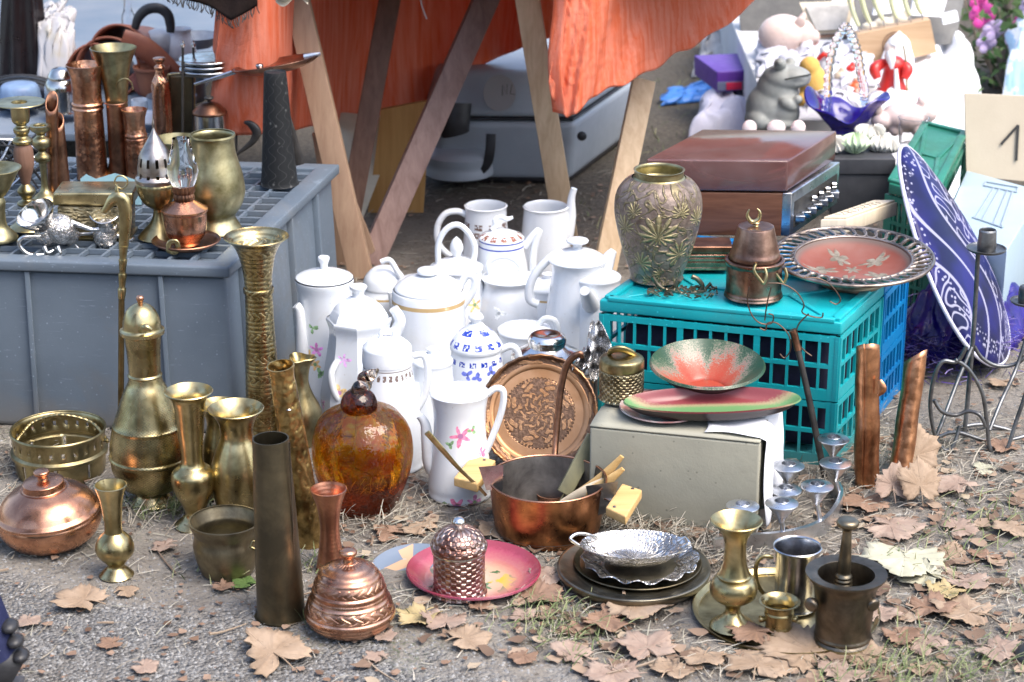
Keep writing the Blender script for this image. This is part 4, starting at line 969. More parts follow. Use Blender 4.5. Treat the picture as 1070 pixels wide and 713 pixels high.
def pf(u, v):
    s = u * .19 + .012
    if v < .3: p = bB + per * s - pe * (.10 * (1 - v / .3)) + Vector((0, 0, BH + .008))
    else: p = bB + per * s + pe * (.007 + .010 * (v - .3) + .006 * math.sin(u * 9)) + Vector((0, 0, BH + .005 - (BH - .01 - .03 * math.sin(u * 4) ** 2) * (v - .3) / .7))
    return p + Vector((.003 * math.sin(u * 17 + v * 7), .003 * math.sin(v * 19), .003 * math.sin(u * 13 + v * 11))) - t.b
t.add(grid_mesh('sheet', pf, 30, 40, M['paper'], .0008)); t.done()
ZB = BH + .0062
t = T('canister', 'round embossed brass canister with flat lid on the corner of the cardboard box', 'canister', 649, 414, ZB)
t.lathe('body', [(0, 416), (22, 416), (23, 413), (22.5, 409, 1), (23.5, 406), (23.5, 386, 1), (22.5, 384)], M['brass_filigree'])
t.lathe('lid', [(23, 385), (23.5, 382), (23, 375), (21, 373, 1), (15, 371), (0, 370)], M['brass_old'])
t.tube('lid_catch', [(636, 371), (640, 366, -.01), (650, 365, -.012), (660, 369, -.006), (664, 373)], [2, 4, 4.5, 4, 2], M['brass'], flat=.6); t.done()
def enamel(name, fn):
    m = NT(name); x, y, z = m.xyz(); c = fn(m, x, y, z)
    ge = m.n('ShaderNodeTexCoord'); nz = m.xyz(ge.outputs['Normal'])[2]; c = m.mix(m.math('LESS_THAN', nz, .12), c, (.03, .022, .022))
    return m.set(Base_Color=c, Roughness=.3, Coat_Weight=.1, Specular_IOR_Level=.35)
def rays(m, x, y, z):
    a = m.math('ARCTAN2', y, x); r = m.math('SQRT', m.math('ADD', m.math('MULTIPLY', x, x), m.math('MULTIPLY', y, y)))
    rn_ = m.math('DIVIDE', r, .103); sec = m.noise(1.5, 2, .5, m.comb(m.math('COSINE', a), m.math('SINE', a), 0)); spk = m.math('MULTIPLY', m.math('SUBTRACT', m.noise(330, 2), .5), .8)
    f = m.math('ADD', m.math('ADD', rn_, spk), m.math('MULTIPLY', m.math('SUBTRACT', sec, .5), 1.6))
    return m.ramp(f, [(.30, (.34, .05, .025)), (.62, (.32, .08, .045)), (.74, (.27, .21, .17)), (.86, (.11, .14, .09)), (1.05, (.03, .07, .04))])
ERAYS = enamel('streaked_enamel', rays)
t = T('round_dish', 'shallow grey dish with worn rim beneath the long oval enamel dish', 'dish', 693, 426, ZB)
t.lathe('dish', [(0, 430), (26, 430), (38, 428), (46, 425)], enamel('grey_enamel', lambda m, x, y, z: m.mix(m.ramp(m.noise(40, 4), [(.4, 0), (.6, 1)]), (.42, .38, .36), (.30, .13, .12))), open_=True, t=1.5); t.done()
t = T('oval_dish', 'long oval enamel dish, dark red rim shading into green', 'dish', 744, 427, ZB + .012)
def oval(m, x, y, z):
    n_ = m.math('ADD', y, m.math('MULTIPLY', m.math('SUBTRACT', m.noise(260, 3), .5), .016))
    return m.ramp(m.math('MULTIPLY_ADD', n_, 8.0, .5), [(.10, (.14, .03, .035)), (.24, (.28, .20, .12)), (.32, (.11, .22, .085)), (.58, (.13, .26, .10)), (.66, (.32, .27, .15)), (.74, (.22, .05, .055)), (.95, (.17, .03, .04))])
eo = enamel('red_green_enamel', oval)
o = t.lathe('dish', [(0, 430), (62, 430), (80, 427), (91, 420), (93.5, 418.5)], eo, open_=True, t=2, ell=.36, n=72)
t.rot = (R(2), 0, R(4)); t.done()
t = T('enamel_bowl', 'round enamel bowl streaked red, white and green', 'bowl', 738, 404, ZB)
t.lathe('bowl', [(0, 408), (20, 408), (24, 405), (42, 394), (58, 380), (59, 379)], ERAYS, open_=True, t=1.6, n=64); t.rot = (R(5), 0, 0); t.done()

# ================================================================== saucepan and its contents
t = T('saucepan', 'large copper saucepan with two pale wooden handle grips', 'saucepan', 572, 552)
t.lathe('pan', [(0, 555), (46, 555), (53, 551), (56, 543), (60.5, 503), (61.5, 500)], metal('cooking_copper', (.60, .27, .12), (.19, .08, .04), .3, tarn=.45, tscale=16), open_=False, n=72)
t.lathe('lining', [(60.8, 500), (59.6, 503), (55, 541), (50, 549), (0, 550)], M['tin'], n=72)
zr_ = zat(t.b.y, 500) - t.b.z; t.add(tube_mesh('rim', [(60.8 * t.m * math.cos(a), 60.8 * t.m * math.sin(a), zr_) for a in [i * math.pi / 20 for i in range(40)]], 1.2 * t.m, M['copper'], closed=True, n=8, sm=2))
def grip(x0, y0, x1, y1, x2, y2, x3, y3, dy):
    q = [at(px, py, dy) - t.b for px, py in ((x0, y0), (x1, y1), (x2, y2), (x3, y3))]; nrm = Vector((0, 0, -.017))
    o = mesh_obj('grip', q + [p + nrm for p in q], [(3, 2, 1, 0), (4, 5, 6, 7)] + [(i, (i + 1) % 4, (i + 1) % 4 + 4, i + 4) for i in range(4)], M['block_wood']); bevel(o, .003, 3); return t.add(o)
GZ = zat(t.b.y, 503) - .006
t.add(mesh_obj('bracket', [t.pp(*q_, -.045) for q_ in ((612, 508), (646, 503), (641, 533), (619, 541))] + [t.pp(*q_, -.041) for q_ in ((612, 508), (646, 503), (641, 533), (619, 541))], [(3, 2, 1, 0), (4, 5, 6, 7), (0, 1, 5, 4), (1, 2, 6, 5), (2, 3, 7, 6), (3, 0, 4, 7)], M['tin']))
t.add(mesh_obj('bracket', [t.pp(*q_, -.030) for q_ in ((500, 488), (526, 486), (525, 514), (508, 512))] + [t.pp(*q_, -.026) for q_ in ((500, 488), (526, 486), (525, 514), (508, 512))], [(3, 2, 1, 0), (4, 5, 6, 7), (0, 1, 5, 4), (1, 2, 6, 5), (2, 3, 7, 6), (3, 0, 4, 7)], M['steel']))
g1 = grip(474, 499, 499, 506, 518, 481, 494, 475, GZ)
b1 = t.add(beam_mesh('bracket', at(503, 494, GZ - .008) - t.b, at(522, 500, GZ - .008) - t.b, .03, .003, M['steel'], .0005, up=(0, 0, 1)))
t.tube('bracket_wire', [(446, 452, -.01), (462, 470, .0), (478, 488, .01), (496, 505, .01), (508, 518, .01)], [3.2, 3, 2.4, 2, 1.6], M['brass'], n=8, flat=.5)
g2 = grip(633, 530, 654, 540, 671, 512, 650, 505, GZ)
b2_ = t.add(beam_mesh('bracket', at(624, 515, GZ - .008) - t.b, at(648, 521, GZ - .008) - t.b, .034, .003, M['steel'], .0005, up=(0, 0, 1)))
for gx, gy in ((506, 481), (487, 497), (661, 511), (642, 530)): t.add(lathe_mesh('screw', [(0, -.003), (.003, 0), (.0025, .002), (0, .0025)], M['iron'], n=10, sm=1, off=at(gx, gy, GZ) - t.b))
t.done()
ZP = .012
t = T('ladle', 'copper ladle with long hooked handle leaning in the saucepan', 'ladle', 572, 520, .02)
t.tube('handle', [(578, 520, .0), (580, 470, .07), (585, 415, .10), (590, 388, .11), (597, 375, .11), (606, 370, .11), (608, 374, .11)], [3, 3.4, 3.6, 3.8, 3.8, 3.4, 2.6], M['copper_dark'], flat=.7)
t.lathe('cup', [(0, 528), (10, 527), (15, 520), (16, 515)], M['copper_dark'], open_=True, dy=.0, px=576); t.done()
t = T('knife_sharpener', 'flat bar with olive grey face and dark edge standing in the saucepan', 'tool', 590, 520, .03)
t.add(beam_mesh('bar', t.pp(589, 516, -.02), t.pp(621, 456, .02), 16 * t.m, 5 * t.m, metal('whetstone', (.22, .21, .12), (.15, .145, .09), .55, metal_=.1), .002, up=(.3, -.8, .4)))
t.tube('tang', [(578, 536, -.02), (584, 526, -.015), (592, 512, -.008)], 1.4, M['brass_old'], n=8)
t.add(beam_mesh('edge', t.pp(591, 517, -.008), t.pp(624, 457, .030), 17.5 * t.m, 2.5 * t.m, M['bronze'], .001, up=(.3, -.8, .4))); t.done()
for lab, a, b2, c, dz in (('pale carved wooden spoon handle, lowest of the wooden handles in the saucepan', (588, 526, -.02), (612, 513, -.03), (634, 500, -.035), 0), ('orange wooden spoon handle pointing up to the cardboard box', (598, 520, -.01), (625, 503, -.025), (650, 477, -.035), 0), ('short orange wooden handle under the pointed one', (600, 522, -.02), (628, 508, -.04), (651, 490, -.05), 0)):
    t = T('wooden_spoon', lab, 'spoon', 595, 524, .03)
    t.tube('handle', [a, b2, c], [4.5, 6, 2.6], M['block_wood'] if 'orange' in lab else M['pale_wood'], flat=.6); t.done()

# ================================================================== plates and canister
pl = NT('pink_enamel'); x, y, z = pl.xyz(); r_ = pl.math('SQRT', pl.math('ADD', pl.math('MULTIPLY', x, x), pl.math('MULTIPLY', y, y)))
rn = pl.math('ADD', pl.math('MULTIPLY', r_, 9.7), pl.math('MULTIPLY', pl.math('SUBTRACT', pl.noise(200, 2), .5), .12))
c = pl.ramp(rn, [(.0, (.52, .42, .33)), (.50, (.50, .34, .23)), (.76, (.42, .15, .14)), (.95, (.36, .06, .10)), (1, (.28, .04, .07))])
fl_ = pl.math('MULTIPLY', pl.ramp(pl.noise(30, 3, .6, dist=.8), [(.50, 0), (.53, 1)]), pl.ramp(rn, [(.45, 1), (.75, 0)]))
c = pl.mix(fl_, c, pl.ramp(pl.voro(42, 'F1', out='Color'), [(.25, (.05, .12, .05)), (.45, (.55, .36, .05)), (.6, (.68, .62, .56)), (.75, (.10, .18, .08))], 'CONSTANT'))
pl.bump(pl.noise(50, 2), .05, .001); pl.set(Base_Color=c, Roughness=.25, Coat_Weight=.35)
t = T('plate', 'pink rimmed enamel plate painted with flowers under the chased canister', 'plate', 495, 600)
t.lathe('plate', [(0, 606), (44, 606), (56, 603), (69, 595), (70, 594)], pl.m, open_=True, t=1.6, n=72); t.done(); zpl = .006
ol = NT('landscape_plate'); x, y, z = ol.xyz()
cel = ol.ramp(ol.voro(26, 'F1', ol.comb(ol.math('MULTIPLY', x, 1.0), ol.math('MULTIPLY', y, 1.6), 0), out='Color'), [(.2, (.16, .20, .26)), (.4, (.52, .33, .20)), (.6, (.56, .40, .28)), (.8, (.42, .48, .54))], 'CONSTANT')
c = cel; c = ol.mix(ol.ramp(y, [(-.03, 1), (-.028, 0)]), c, (.16, .16, .12))
ol.set(Base_Color=c, Roughness=.35)
t = T('plate', 'decorated plate in ochre and slate blue half under the pink plate', 'plate', 432, 594)
t.lathe('plate', [(0, 597), (30, 597), (44, 593), (46, 592)], ol.m, open_=True, t=1.2, n=64); t.rot = (R(6), R(-4), 0); t.done()
t = T('canister', 'chased copper canister with beaded lid standing on the pink plate', 'canister', 480, 616, zpl)
MX = metal('beaded_copper', (.70, .58, .52), (.22, .11, .085), .34, 'bead', (15, 560), .7, .6, dist=.003)
t.lathe('body', [(0, 618), (27, 618), (28, 616), (28, 612, 1), (27, 610), (27, 578, 1), (28, 577), (28, 574)], MX)
t.lathe('lid', [(28, 574), (29.5, 572), (29.5, 568), (27, 565, 1), (25, 560), (15, 553), (6, 551)], MX); t.lathe('lid_band', [(28.4, 575.5), (28.8, 574), (28.4, 572.5)], M['silver'])
t.lathe('knob', [(4, 552), (4, 549), (7, 546), (5, 542), (0, 540.5)], M['silver']); t.done()

# ================================================================== stack of trays
t = T('tray', 'big round dark pewter tray at the bottom of the stack', 'tray', 662, 600)
t.lathe('tray', [(0, 607), (52, 607), (70, 604), (79, 597), (80, 592), (78, 591, 1), (70, 594), (60, 596)], metal('dark_pewter', (.27, .245, .185), (.12, .105, .08), .36, tarn=.4), open_=False, n=80)
t.lathe('floor', [(60.3, 596), (40, 597), (0, 597)], metal('pewter_floor', (.27, .245, .185), (.14, .125, .09), .36, tarn=.4), n=80); t.done(); z1 = zat(at(662, 600).y, 595.5)
t = T('tray', 'olive pewter tray, second from the bottom of the stack', 'tray', 666, 594, z1)
t.lathe('tray', [(0, 596), (45, 596), (58, 592), (66, 587), (66.5, 586)], metal('olive_pewter', (.36, .32, .23), (.17, .15, .10), .34, tarn=.4), open_=True, n=80); t.done(); z2 = z1 + .008
t = T('platter', 'silver platter with scalloped lacy rim lying in the tray stack', 'platter', 668, 590, z2)
t.lathe('platter', [(0, 592), (36, 592), (46, 589), (57, 584), (61, 582)], M['silver_relief'], open_=True, n=96, t=1,
        fn=lambda x, y, z, a, r: (x * (1 + .03 * math.cos(14 * a) * (r > .06)), y * (1 + .03 * math.cos(14 * a) * (r > .06)), z + .0035 * math.sin(14 * a) * (r > .065))); t.done(); z3 = z2 + .009
t = T('bonbon_dish', 'small oval silver dish with twisted loop handles on top of the stack', 'dish', 662, 585, z3)
o = t.lathe('dish', [(0, 586), (30, 585), (44, 578), (54, 570), (56, 569)], M['silver_relief'], open_=True, n=72, ell=.62, t=1)
t.tube('handle', [(610, 573), (602, 568), (596, 563), (603, 558, .01), (616, 559, .015), (624, 565, .02), (616, 569, .01)], 1.8, M['silver'], closed=False)
t.tube('handle', [(713, 572), (720, 568), (716, 562, .02), (708, 566, .02)], 1.8, M['silver']); t.done()

# ================================================================== tray with mortar
t = T('tray', 'round brass tray holding the mortars and the tankard', 'tray', 821, 641)
t.lathe('tray', [(0, 643), (84, 643), (92, 641), (97, 637), (97.5, 636)], M['brass_old'], open_=True, n=80, t=1.2); t.done(); ZT = .003
simple('vase', 'baluster shaped brass vase standing at the edge of the brass tray', 'vase', 765, 652, [(0, 655), (22, 654), (22, 651), (13, 645), (8, 638), (10, 631), (22, 623), (25, 614), (22, 606), (17, 603, 1), (18, 601), (16, 598), (12, 585), (12, 565), (18, 553), (27, 544)], M['brass'], ZT, open_=True)
t = T('tankard', 'polished metal tankard behind the small mortar', 'tankard', 830, 632, ZT)
t.lathe('cup', [(0, 635), (21, 634), (22, 630), (21.5, 622), (22, 590), (24, 574), (25.5, 571)], M['steel'], open_=True)
t.tube('handle', [(808, 582), (796, 582), (790, 592), (791, 608), (798, 620), (808, 622)], [2.2, 2.2, 2.4, 2.4, 2.2, 2], M['brass_old']); t.done()
t = T('mortar', 'small brass mortar with side knobs in front of the tankard', 'mortar', 813, 661, ZT)
t.lathe('bowl', [(0, 664), (14, 664), (14, 660), (12, 657, 1), (14, 655), (13.5, 652, 1), (15, 642), (15.5, 640), (14.5, 638, 1), (17, 632), (21, 629), (21.5, 628)], M['brass'], open_=True, t=2.5)
for s in (-1, 1): t.tube('knob', [(813 + s * 13, 647), (813 + s * 18, 647), (813 + s * 20, 647)], [2.5, 4, 3], M['brass'], n=10)
t.done()
t = T('mortar', 'large dark bronze mortar with broad flat rim', 'mortar', 880, 668, ZT)
t.lathe('bowl', [(0, 672), (31, 672), (31, 668), (29, 665, 1), (30, 663), (29, 660, 1), (29, 650), (31, 630), (33, 612), (40, 602), (42, 599.5), (42, 598, 1), (31, 599.5), (29, 602), (26, 620), (18, 640), (0, 642)], M['bronze'], n=64)
for s in (-1, 1): t.tube('knob', [(880 + s * 29, 630, -.02), (880 + s * 32, 632, -.03), (880 + s * 34, 634, -.035)], [4, 8, 6], M['bronze'], n=14)
t.lathe('foot_ring', [(31.5, 672.5), (32.2, 670), (31.5, 667)], M['brass_old']); t.done()
t = T('pestle', 'brass pestle with flat knob standing in the large mortar', 'pestle', 879, 632, .06)
t.lathe('pestle', [(0, 634), (9, 633), (10, 628), (9.5, 612, 1), (10, 610), (9, 608, 1), (9.5, 606), (8.5, 604, 1), (9, 602), (7, 599, 1), (6.5, 580), (5, 560), (5.5, 553), (11, 549), (11.5, 545), (8, 542.5), (0, 542)], M['bronze'] if 0 else metal('worn_bronze', (.30, .25, .17), (.12, .10, .07), .36, tarn=.45)); t.rot = (0, R(1), 0); t.done()
# candle holder with funnel cups
t = T('candelabrum', 'low aluminium candle holder, seven funnel cups on a curved base strip', 'candle holder', 815, 548)
strips = [[(866, 512), (878, 530), (868, 552), (848, 566), (815, 574), (780, 577), (746, 582)], [(826, 534), (808, 545), (788, 551), (776, 558), (772, 568)]]
for st in strips:
    P = [Vector(at(*p)) - t.b for p in st]; q = crom([tuple(p) for p in P], 8)
    vs, fs = [], []
    for i, p in enumerate(q):
        p = Vector(p); T_ = (Vector(q[min(i + 1, len(q) - 1)]) - Vector(q[max(i - 1, 0)])).normalized(); S = Vector((-T_.y, T_.x, 0)) * .004
        for s, h in ((-1, .001), (1, .001), (1, .034), (-1, .034)): vs.append(p + S * s + Vector((0, 0, h)))
        if i:
            a = 4 * (i - 1); fs += [(a + k, a + (k + 1) % 4, a + 4 + (k + 1) % 4, a + 4 + k) for k in range(4)]
    fs += [(0, 1, 2, 3), tuple(len(vs) - 4 + k for k in (3, 2, 1, 0))]
    t.add(mesh_obj('base_strip', vs, fs, M['alu'], ang=40))
for cx_, cy_, bx, by in ((871, 459, 868, 514), (873, 484, 877, 531), (854, 508, 857, 561), (817, 526, 818, 573), (824, 487, 824, 536), (821, 512, 806, 546), (776, 529, 780, 577), (847, 470, 872, 520))[:7]:
    b_ = Vector(at(bx, by)) - t.b; yb_ = at(bx, by).y; top_ = atY(cx_, cy_, yb_) - t.b; mq = mpp(at(bx, by))
    st_ = t.add(tube_mesh('stem', [b_ + Vector((0, 0, .02)), (b_ + top_) / 2, top_ - Vector((0, 0, .028))], .0042, M['alu'], n=12))
    cu = t.add(lathe_mesh('cup', [(0, -.036), (.0045, -.036), (.0095, -.026), (.0255, -.004), (.0290, -.0012), (.0285, .0010, 1), (.017, .0040), (.0130, .0044, 1), (.0122, .0035), (.0118, -.016), (0, -.016)], M['alu'], n=40, sm=3, off=top_))
t.done()
# ================================================================== turquoise crates
cBf = at(872, 487); CH = zat(cBf.y, 336)
T1, T2, T3 = at(630, 312, CH), at(877, 336, CH), at(921, 296, CH)
def lattice_crate(name, label, FL, FR, RR, H, mat, tiers=2, nb=15, ns=7, z0=0.0, group=None):
    """FL, FR, RR: front left, front right, rear right corner of the top rim"""
    t = T(name, label, 'crate', 0, 0, Y=FR.y); t.b = Vector((FR.x, FR.y, z0)); t.m = mpp(FR); t.group = group
    u, s = FL - FR, RR - FR; u.z = s.z = 0; D = lambda f, k, z: u * f + s * k + Vector((0, 0, z))
    h = H - z0
    # rim: lip band + sunken top
    poly = lambda e: [D(-e, -e, 0), D(1 + e, -e, 0), D(1 + e, 1 + e, 0), D(-e, 1 + e, 0)]
    o = prism_mesh('rim', poly(.012), h - .026, h - .002, mat, .003); t.add(o)
    lipw = []
    for a, b in ((0, 1), (1, 2), (2, 3), (3, 0)):
        P = [D(.02, .02, h), D(.98, .02, h), D(.98, .98, h), D(.02, .98, h)]
        lipw.append(beam_mesh('l', P[a], P[b], .018, .009, mat, .002))
    for a, b in (((.06, .06), (.3, .5)), ((.94, .06), (.7, .5)), ((.94, .94), (.7, .5)), ((.06, .94), (.3, .5)), ((.3, .5), (.7, .5))):
        lipw.append(beam_mesh('l', D(*a, h - .001), D(*b, h - .001), .010, .006, mat, .001))
    t.add(join('top_ribs', lipw))
    def wall(part, f0, k0, f1, k1, n, inset):
        A, B = D(f0, k0, 0), D(f1, k1, 0); d = B - A; bars = []
        hh = (h - .028) / tiers
        for q in range(tiers):
            zb = q * hh; zt_ = zb + hh - .003
            for z_, hgt in ((zb + .011, .022), (zt_ - .006, .012), (zb + hh * .52, .008)):
                bars.append(beam_mesh('b', A + Vector((0, 0, z_)), B + Vector((0, 0, z_)), .007, hgt, mat, 0))
            for i in range(n + 1):
                p = A + d * (i / n); wdt = .022 if i in (0, n) else (.012 if i % 5 == 0 else .0052)
                bars.append(beam_mesh('b', p + Vector((0, 0, zb + .001)), p + Vector((0, 0, zt_ + .001)), .0056 if wdt < .02 else .0078, wdt, mat, 0, up=d.normalized()))
        return t.add(join(part, bars))
    wall('lattice_wall', .01, .0, .99, .0, nb, 0); wall('lattice_wall', .0, .02, .0, .98, ns, 0); wall('lattice_wall', .01, 1, .99, 1, nb, 0); wall('lattice_wall', 1, .02, 1, .98, ns, 0)
    t.add(prism_mesh('floor', [p * 1 for p in (D(.01, .01, 0), D(.99, .01, 0), D(.99, .99, 0), D(.01, .99, 0))], .004, .012, mat, 0))
    return t.done()
lattice_crate('folding_crate', 'turquoise plastic lattice crate carrying the leaf vase and the copper canister', T1, T2, T3, CH, M['teal'])
q2 = at(923, 294, CH); q3 = at(948, 268, CH); q1 = q2 + (T1 - T2) * .98
M['teal_bluelit'] = plain('blue_lit_teal_plastic', (.005, .20, .46), (.004, .15, .40), .38, 8, .06)  # same teal plastic, with the bluish light painted into its colour
lattice_crate('folding_crate', 'turquoise lattice crate with blue light painted into its colour, pushed against the back of the first one', q1, q2, q3, CH, M['teal_bluelit'])
Z = CH + .0048
# dark blocks added in both crates, standing in for the shade behind the lattice
t = T('crate_shade_block', 'dark blue block put in for shade inside the turquoise crate', 'sack', 760, 420, .02)
t.add(prism_mesh('sack', [T2 + (T1 - T2) * f + (T3 - T2) * k - t.b for f, k in ((.06, .10), (.94, .10), (.94, .9), (.06, .9))], 0, CH - .07, plain('dark_blue_shade', (.01, .012, .03), (.02, .02, .05), .9), .03, None, 4)); t.done()
t = T('crate_shade_block', 'dark block put in for shade inside the rear turquoise crate', 'sack', 930, 380, .02)
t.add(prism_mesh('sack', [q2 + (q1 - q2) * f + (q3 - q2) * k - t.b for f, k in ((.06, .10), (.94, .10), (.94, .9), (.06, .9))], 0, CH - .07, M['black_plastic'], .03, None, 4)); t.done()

# relief vase with leaves
t = T('vase', 'large bronze vase with raised green gold leaves and straight collar', 'vase', 686, 288, Z)
m = NT('leaf_relief'); x, y, z = m.xyz(); th = m.math('ARCTAN2', x, m.math('MULTIPLY', y, -1.0)); uu = m.math('MULTIPLY', th, 40 * t.m)
ins, vein = None, None
for lx, ly, R_, tw in ((684, 224, 24, 0), (706, 248, 17, .9), (666, 258, 15, -.8), (654, 222, 15, .5), (720, 214, 15, -.6), (688, 270, 12, 2.2), (702, 205, 12, -.3), (664, 205, 11, .6), (672, 280, 9, 1), (640, 250, 15, 0), (735, 250, 15, 1)):
    u0 = (lx - 686) * 1.15 * t.m; z0_ = zat(t.b.y, ly) - t.b.z
    dx = m.math('SUBTRACT', uu, u0); dz = m.math('SUBTRACT', z, z0_ - .4 * R_ * t.m)
    d = m.math('DIVIDE', m.math('SQRT', m.math('ADD', m.math('MULTIPLY', dx, dx), m.math('MULTIPLY', dz, dz))), R_ * t.m)
    an = m.math('ADD', m.math('ARCTAN2', dx, dz), tw); ca = m.math('ABSOLUTE', m.math('COSINE', m.math('MULTIPLY', an, 6.5)))
    e = m.math('MULTIPLY', m.math('MULTIPLY_ADD', ca, .5, .45), m.math('MULTIPLY_ADD', m.math('COSINE', m.math('MULTIPLY', an, .5)), .75, .35))
    mk_ = m.ramp(m.math('SUBTRACT', e, d), [(0, 0), (.08, 1)]); vn = m.math('MULTIPLY', mk_, m.ramp(ca, [(.55, 0), (.95, 1)]))
    ins = mk_ if ins is None else m.math('MAXIMUM', ins, mk_); vein = vn if vein is None else m.math('MAXIMUM', vein, vn)
stem = m.ramp(m.noise(24, 1, .5, m.comb(uu, z, 0), dist=1.5), [(.45, 0), (.475, 1), (.525, 1), (.55, 0)])
ins2 = m.math('MULTIPLY', m.math('MAXIMUM', ins, m.math('MULTIPLY', stem, .8)), m.ramp(m.noise(75, 3), [(.28, .35), (.5, 1)]))
c = m.mix(m.ramp(m.noise(70, 4), [(.35, 0), (.65, 1)]), (.13, .095, .075), (.27, .21, .175))
c = m.mix(ins2, c, m.mix(vein, (.20, .165, .08), (.40, .34, .18)))
m.bump(m.math('ADD', ins2, m.math('ADD', m.math('MULTIPLY', vein, .7), m.math('MULTIPLY', m.noise(200, 3), .35))), .9, .004)
mv = m.set(Base_Color=c, Metallic=.4, Roughness=.42)
t.lathe('body', [(0, 291), (26, 291), (28, 284), (37, 258), (44, 230), (45.5, 214), (43, 200), (36, 190), (28, 185)], mv, n=72)
t.lathe('collar', [(27.5, 186), (25.5, 184, 1), (25.5, 179), (26.5, 177, 1), (24.5, 177), (23.5, 180), (23.5, 190), (0, 192)], M['brass_dull'], n=64); t.done()
# canister with crescent
t = T('canister', 'copper canister with cup shaped lid topped by a crescent moon', 'canister', 787, 306, Z)
t.lathe('body', [(0, 309), (28, 309), (30, 306), (29, 303, 1), (29, 286), (29, 276, 1), (31, 273), (31, 270.5), (28, 270)], metal('bronzed_copper', (.42, .27, .20), (.16, .085, .06), .3, 'hammer', 60, .4, .45, dist=.003), n=56)
t.lathe('lid', [(26.5, 270.5), (26.5, 266), (25, 262, 1), (19.5, 240), (18.5, 237, 1), (17, 236), (4, 236)], metal('dull_copper', (.45, .29, .22), (.17, .095, .07), .33, tarn=.4), n=56)
cr = t.tube('crescent', [(783, 219), (781, 225), (784, 231), (788, 232), (793, 229), (794, 222), (791, 218)], [.8, 1.8, 2.4, 2.6, 2.4, 1.6, .6], M['brass'], n=10)
t.lathe('finial', [(4, 237), (2.5, 235), (4, 233), (2, 231.5), (0, 231.5)], M['brass'])
for hx, dy in ((790, -.062), (811, -.035)): t.tube('chain', [(hx, 276, dy * .9), (hx - 2, 283, dy), (hx + 4, 292, dy), (hx + 8, 296, dy), (hx + 11, 288, dy * .95), (hx + 9, 280, dy * .85)], 1.7, M['brass_old'], n=8)
t.done()
# carved box
t = T('carved_box', 'small carved copper covered box wedged behind the leaf vase', 'box', 735, 284, Z)
boxp('body', 706, 763, 266, 283, .06, M['copper_chase'], .003); boxp('lid', 704, 766, 258, 265.5, .066, M['copper_dark'], .003, -.003); t.done()
# old hooks
hookmat = metal('old_hook_metal', (.34, .30, .22), (.10, .085, .06), .42, tarn=.4)
for i, (lab, pts, r) in enumerate((
    ('curved metal hook poking up beside the foot of the leaf vase', [(682, 289), (686, 296), (693, 302), (700, 304)], 2.2),
    ('C shaped metal handle lying on the turquoise crate', [(709, 293), (706, 300), (712, 307), (722, 308), (731, 306)], 2.6),
    ('metal hook with upturned tip close to the copper canister', [(723, 289), (729, 292), (734, 299), (730, 305), (722, 306)], 2.6),
    ('straight greenish metal pin leaning across the hooks', [(728, 309), (736, 303), (743, 296)], 1.8))):
    t = T('hook', lab, 'hook', pts[0][0], 303, Z, group='old metal hooks on the crate')
    t.tube('hook', [(p[0], p[1]) for p in pts], r, hookmat, n=10); t.done()
hp = []
for i in range(70):
    p = at(random.uniform(676, 750), random.uniform(301, 312), Z); a = random.uniform(0, 6.28); L = random.uniform(.006, .02)
    hp.append(tube_mesh('k', [p, p + Vector((math.cos(a) * L, math.sin(a) * L * .6, random.uniform(.001, .008)))], random.uniform(.001, .0025), hookmat, n=5, sm=1))
o = join('metal_scraps', hp); tag(o, 'heap of small rusty keys and metal scraps in front of the leaf vase', 'scrap', kind='stuff')
# red openwork dish
t = T('footed_dish', 'red enamel dish with pierced bronze rim on a low foot', 'dish', 890, 291, Z); mm_ = t.m
t.lathe('foot', [(0, 294), (32, 294), (33, 291), (31, 285), (26, 282)], M['bronze'] if 0 else metal('greenish_bronze', (.30, .26, .18), (.11, .10, .075), .4, tarn=.4))
m = NT('red_enamel_flowers'); x, y, z = m.xyz(); rr = m.math('DIVIDE', m.math('SQRT', m.math('ADD', m.math('MULTIPLY', x, x), m.math('MULTIPLY', y, y))), 60 * mm_); th = m.math('ARCTAN2', y, x)
seg = m.math('SUBTRACT', m.math('FRACT', m.math('MULTIPLY', th, 5 / 6.28318)), .5); fx = m.math('MULTIPLY', seg, m.math('MULTIPLY', rr, 2.5)); fy = m.math('SUBTRACT', rr, .55)
fd = m.math('SQRT', m.math('ADD', m.math('MULTIPLY', fx, fx), m.math('MULTIPLY', fy, fy))); fa = m.math('ARCTAN2', fy, fx)
pet = m.ramp(m.math('SUBTRACT', m.math('MULTIPLY_ADD', m.math('ABSOLUTE', m.math('COSINE', m.math('MULTIPLY', fa, 3))), .20, m.math('MULTIPLY', m.noise(50, 2), .30)), fd), [(0, 0), (.05, 1)])
cen = m.ramp(m.math('SUBTRACT', m.math('MULTIPLY_ADD', m.math('COSINE', m.math('MULTIPLY', th, 6)), .05, .13), rr), [(0, 0), (.04, 1)]); fl_ = m.math('MAXIMUM', pet, cen)
gr = m.mix(m.ramp(m.noise(70, 3), [(.35, 0), (.65, 1)]), (.11, .115, .085), (.27, .26, .21))
c = m.mix(m.math('MULTIPLY', fl_, .85), m.mix(m.ramp(m.noise(8, 4), [(.35, 0), (.65, 1)]), (.20, .05, .03), (.23, .10, .08)), gr); c = m.mix(m.ramp(rr, [(.88, 0), (.95, 1)]), c, (.14, .10, .085)); m.bump(fl_, .5, .002)
t.lathe('bowl', [(0, 283), (30, 283), (48, 279), (58, 272), (60, 270.5)], m.set(Base_Color=c, Roughness=.5, Specular_IOR_Level=.25), open_=True, n=64)
gb = metal('rim_bronze', (.48, .40, .34), (.16, .13, .11), .42, tarn=.4)
zr = zat(t.b.y, 269) - t.b.z; rg = []
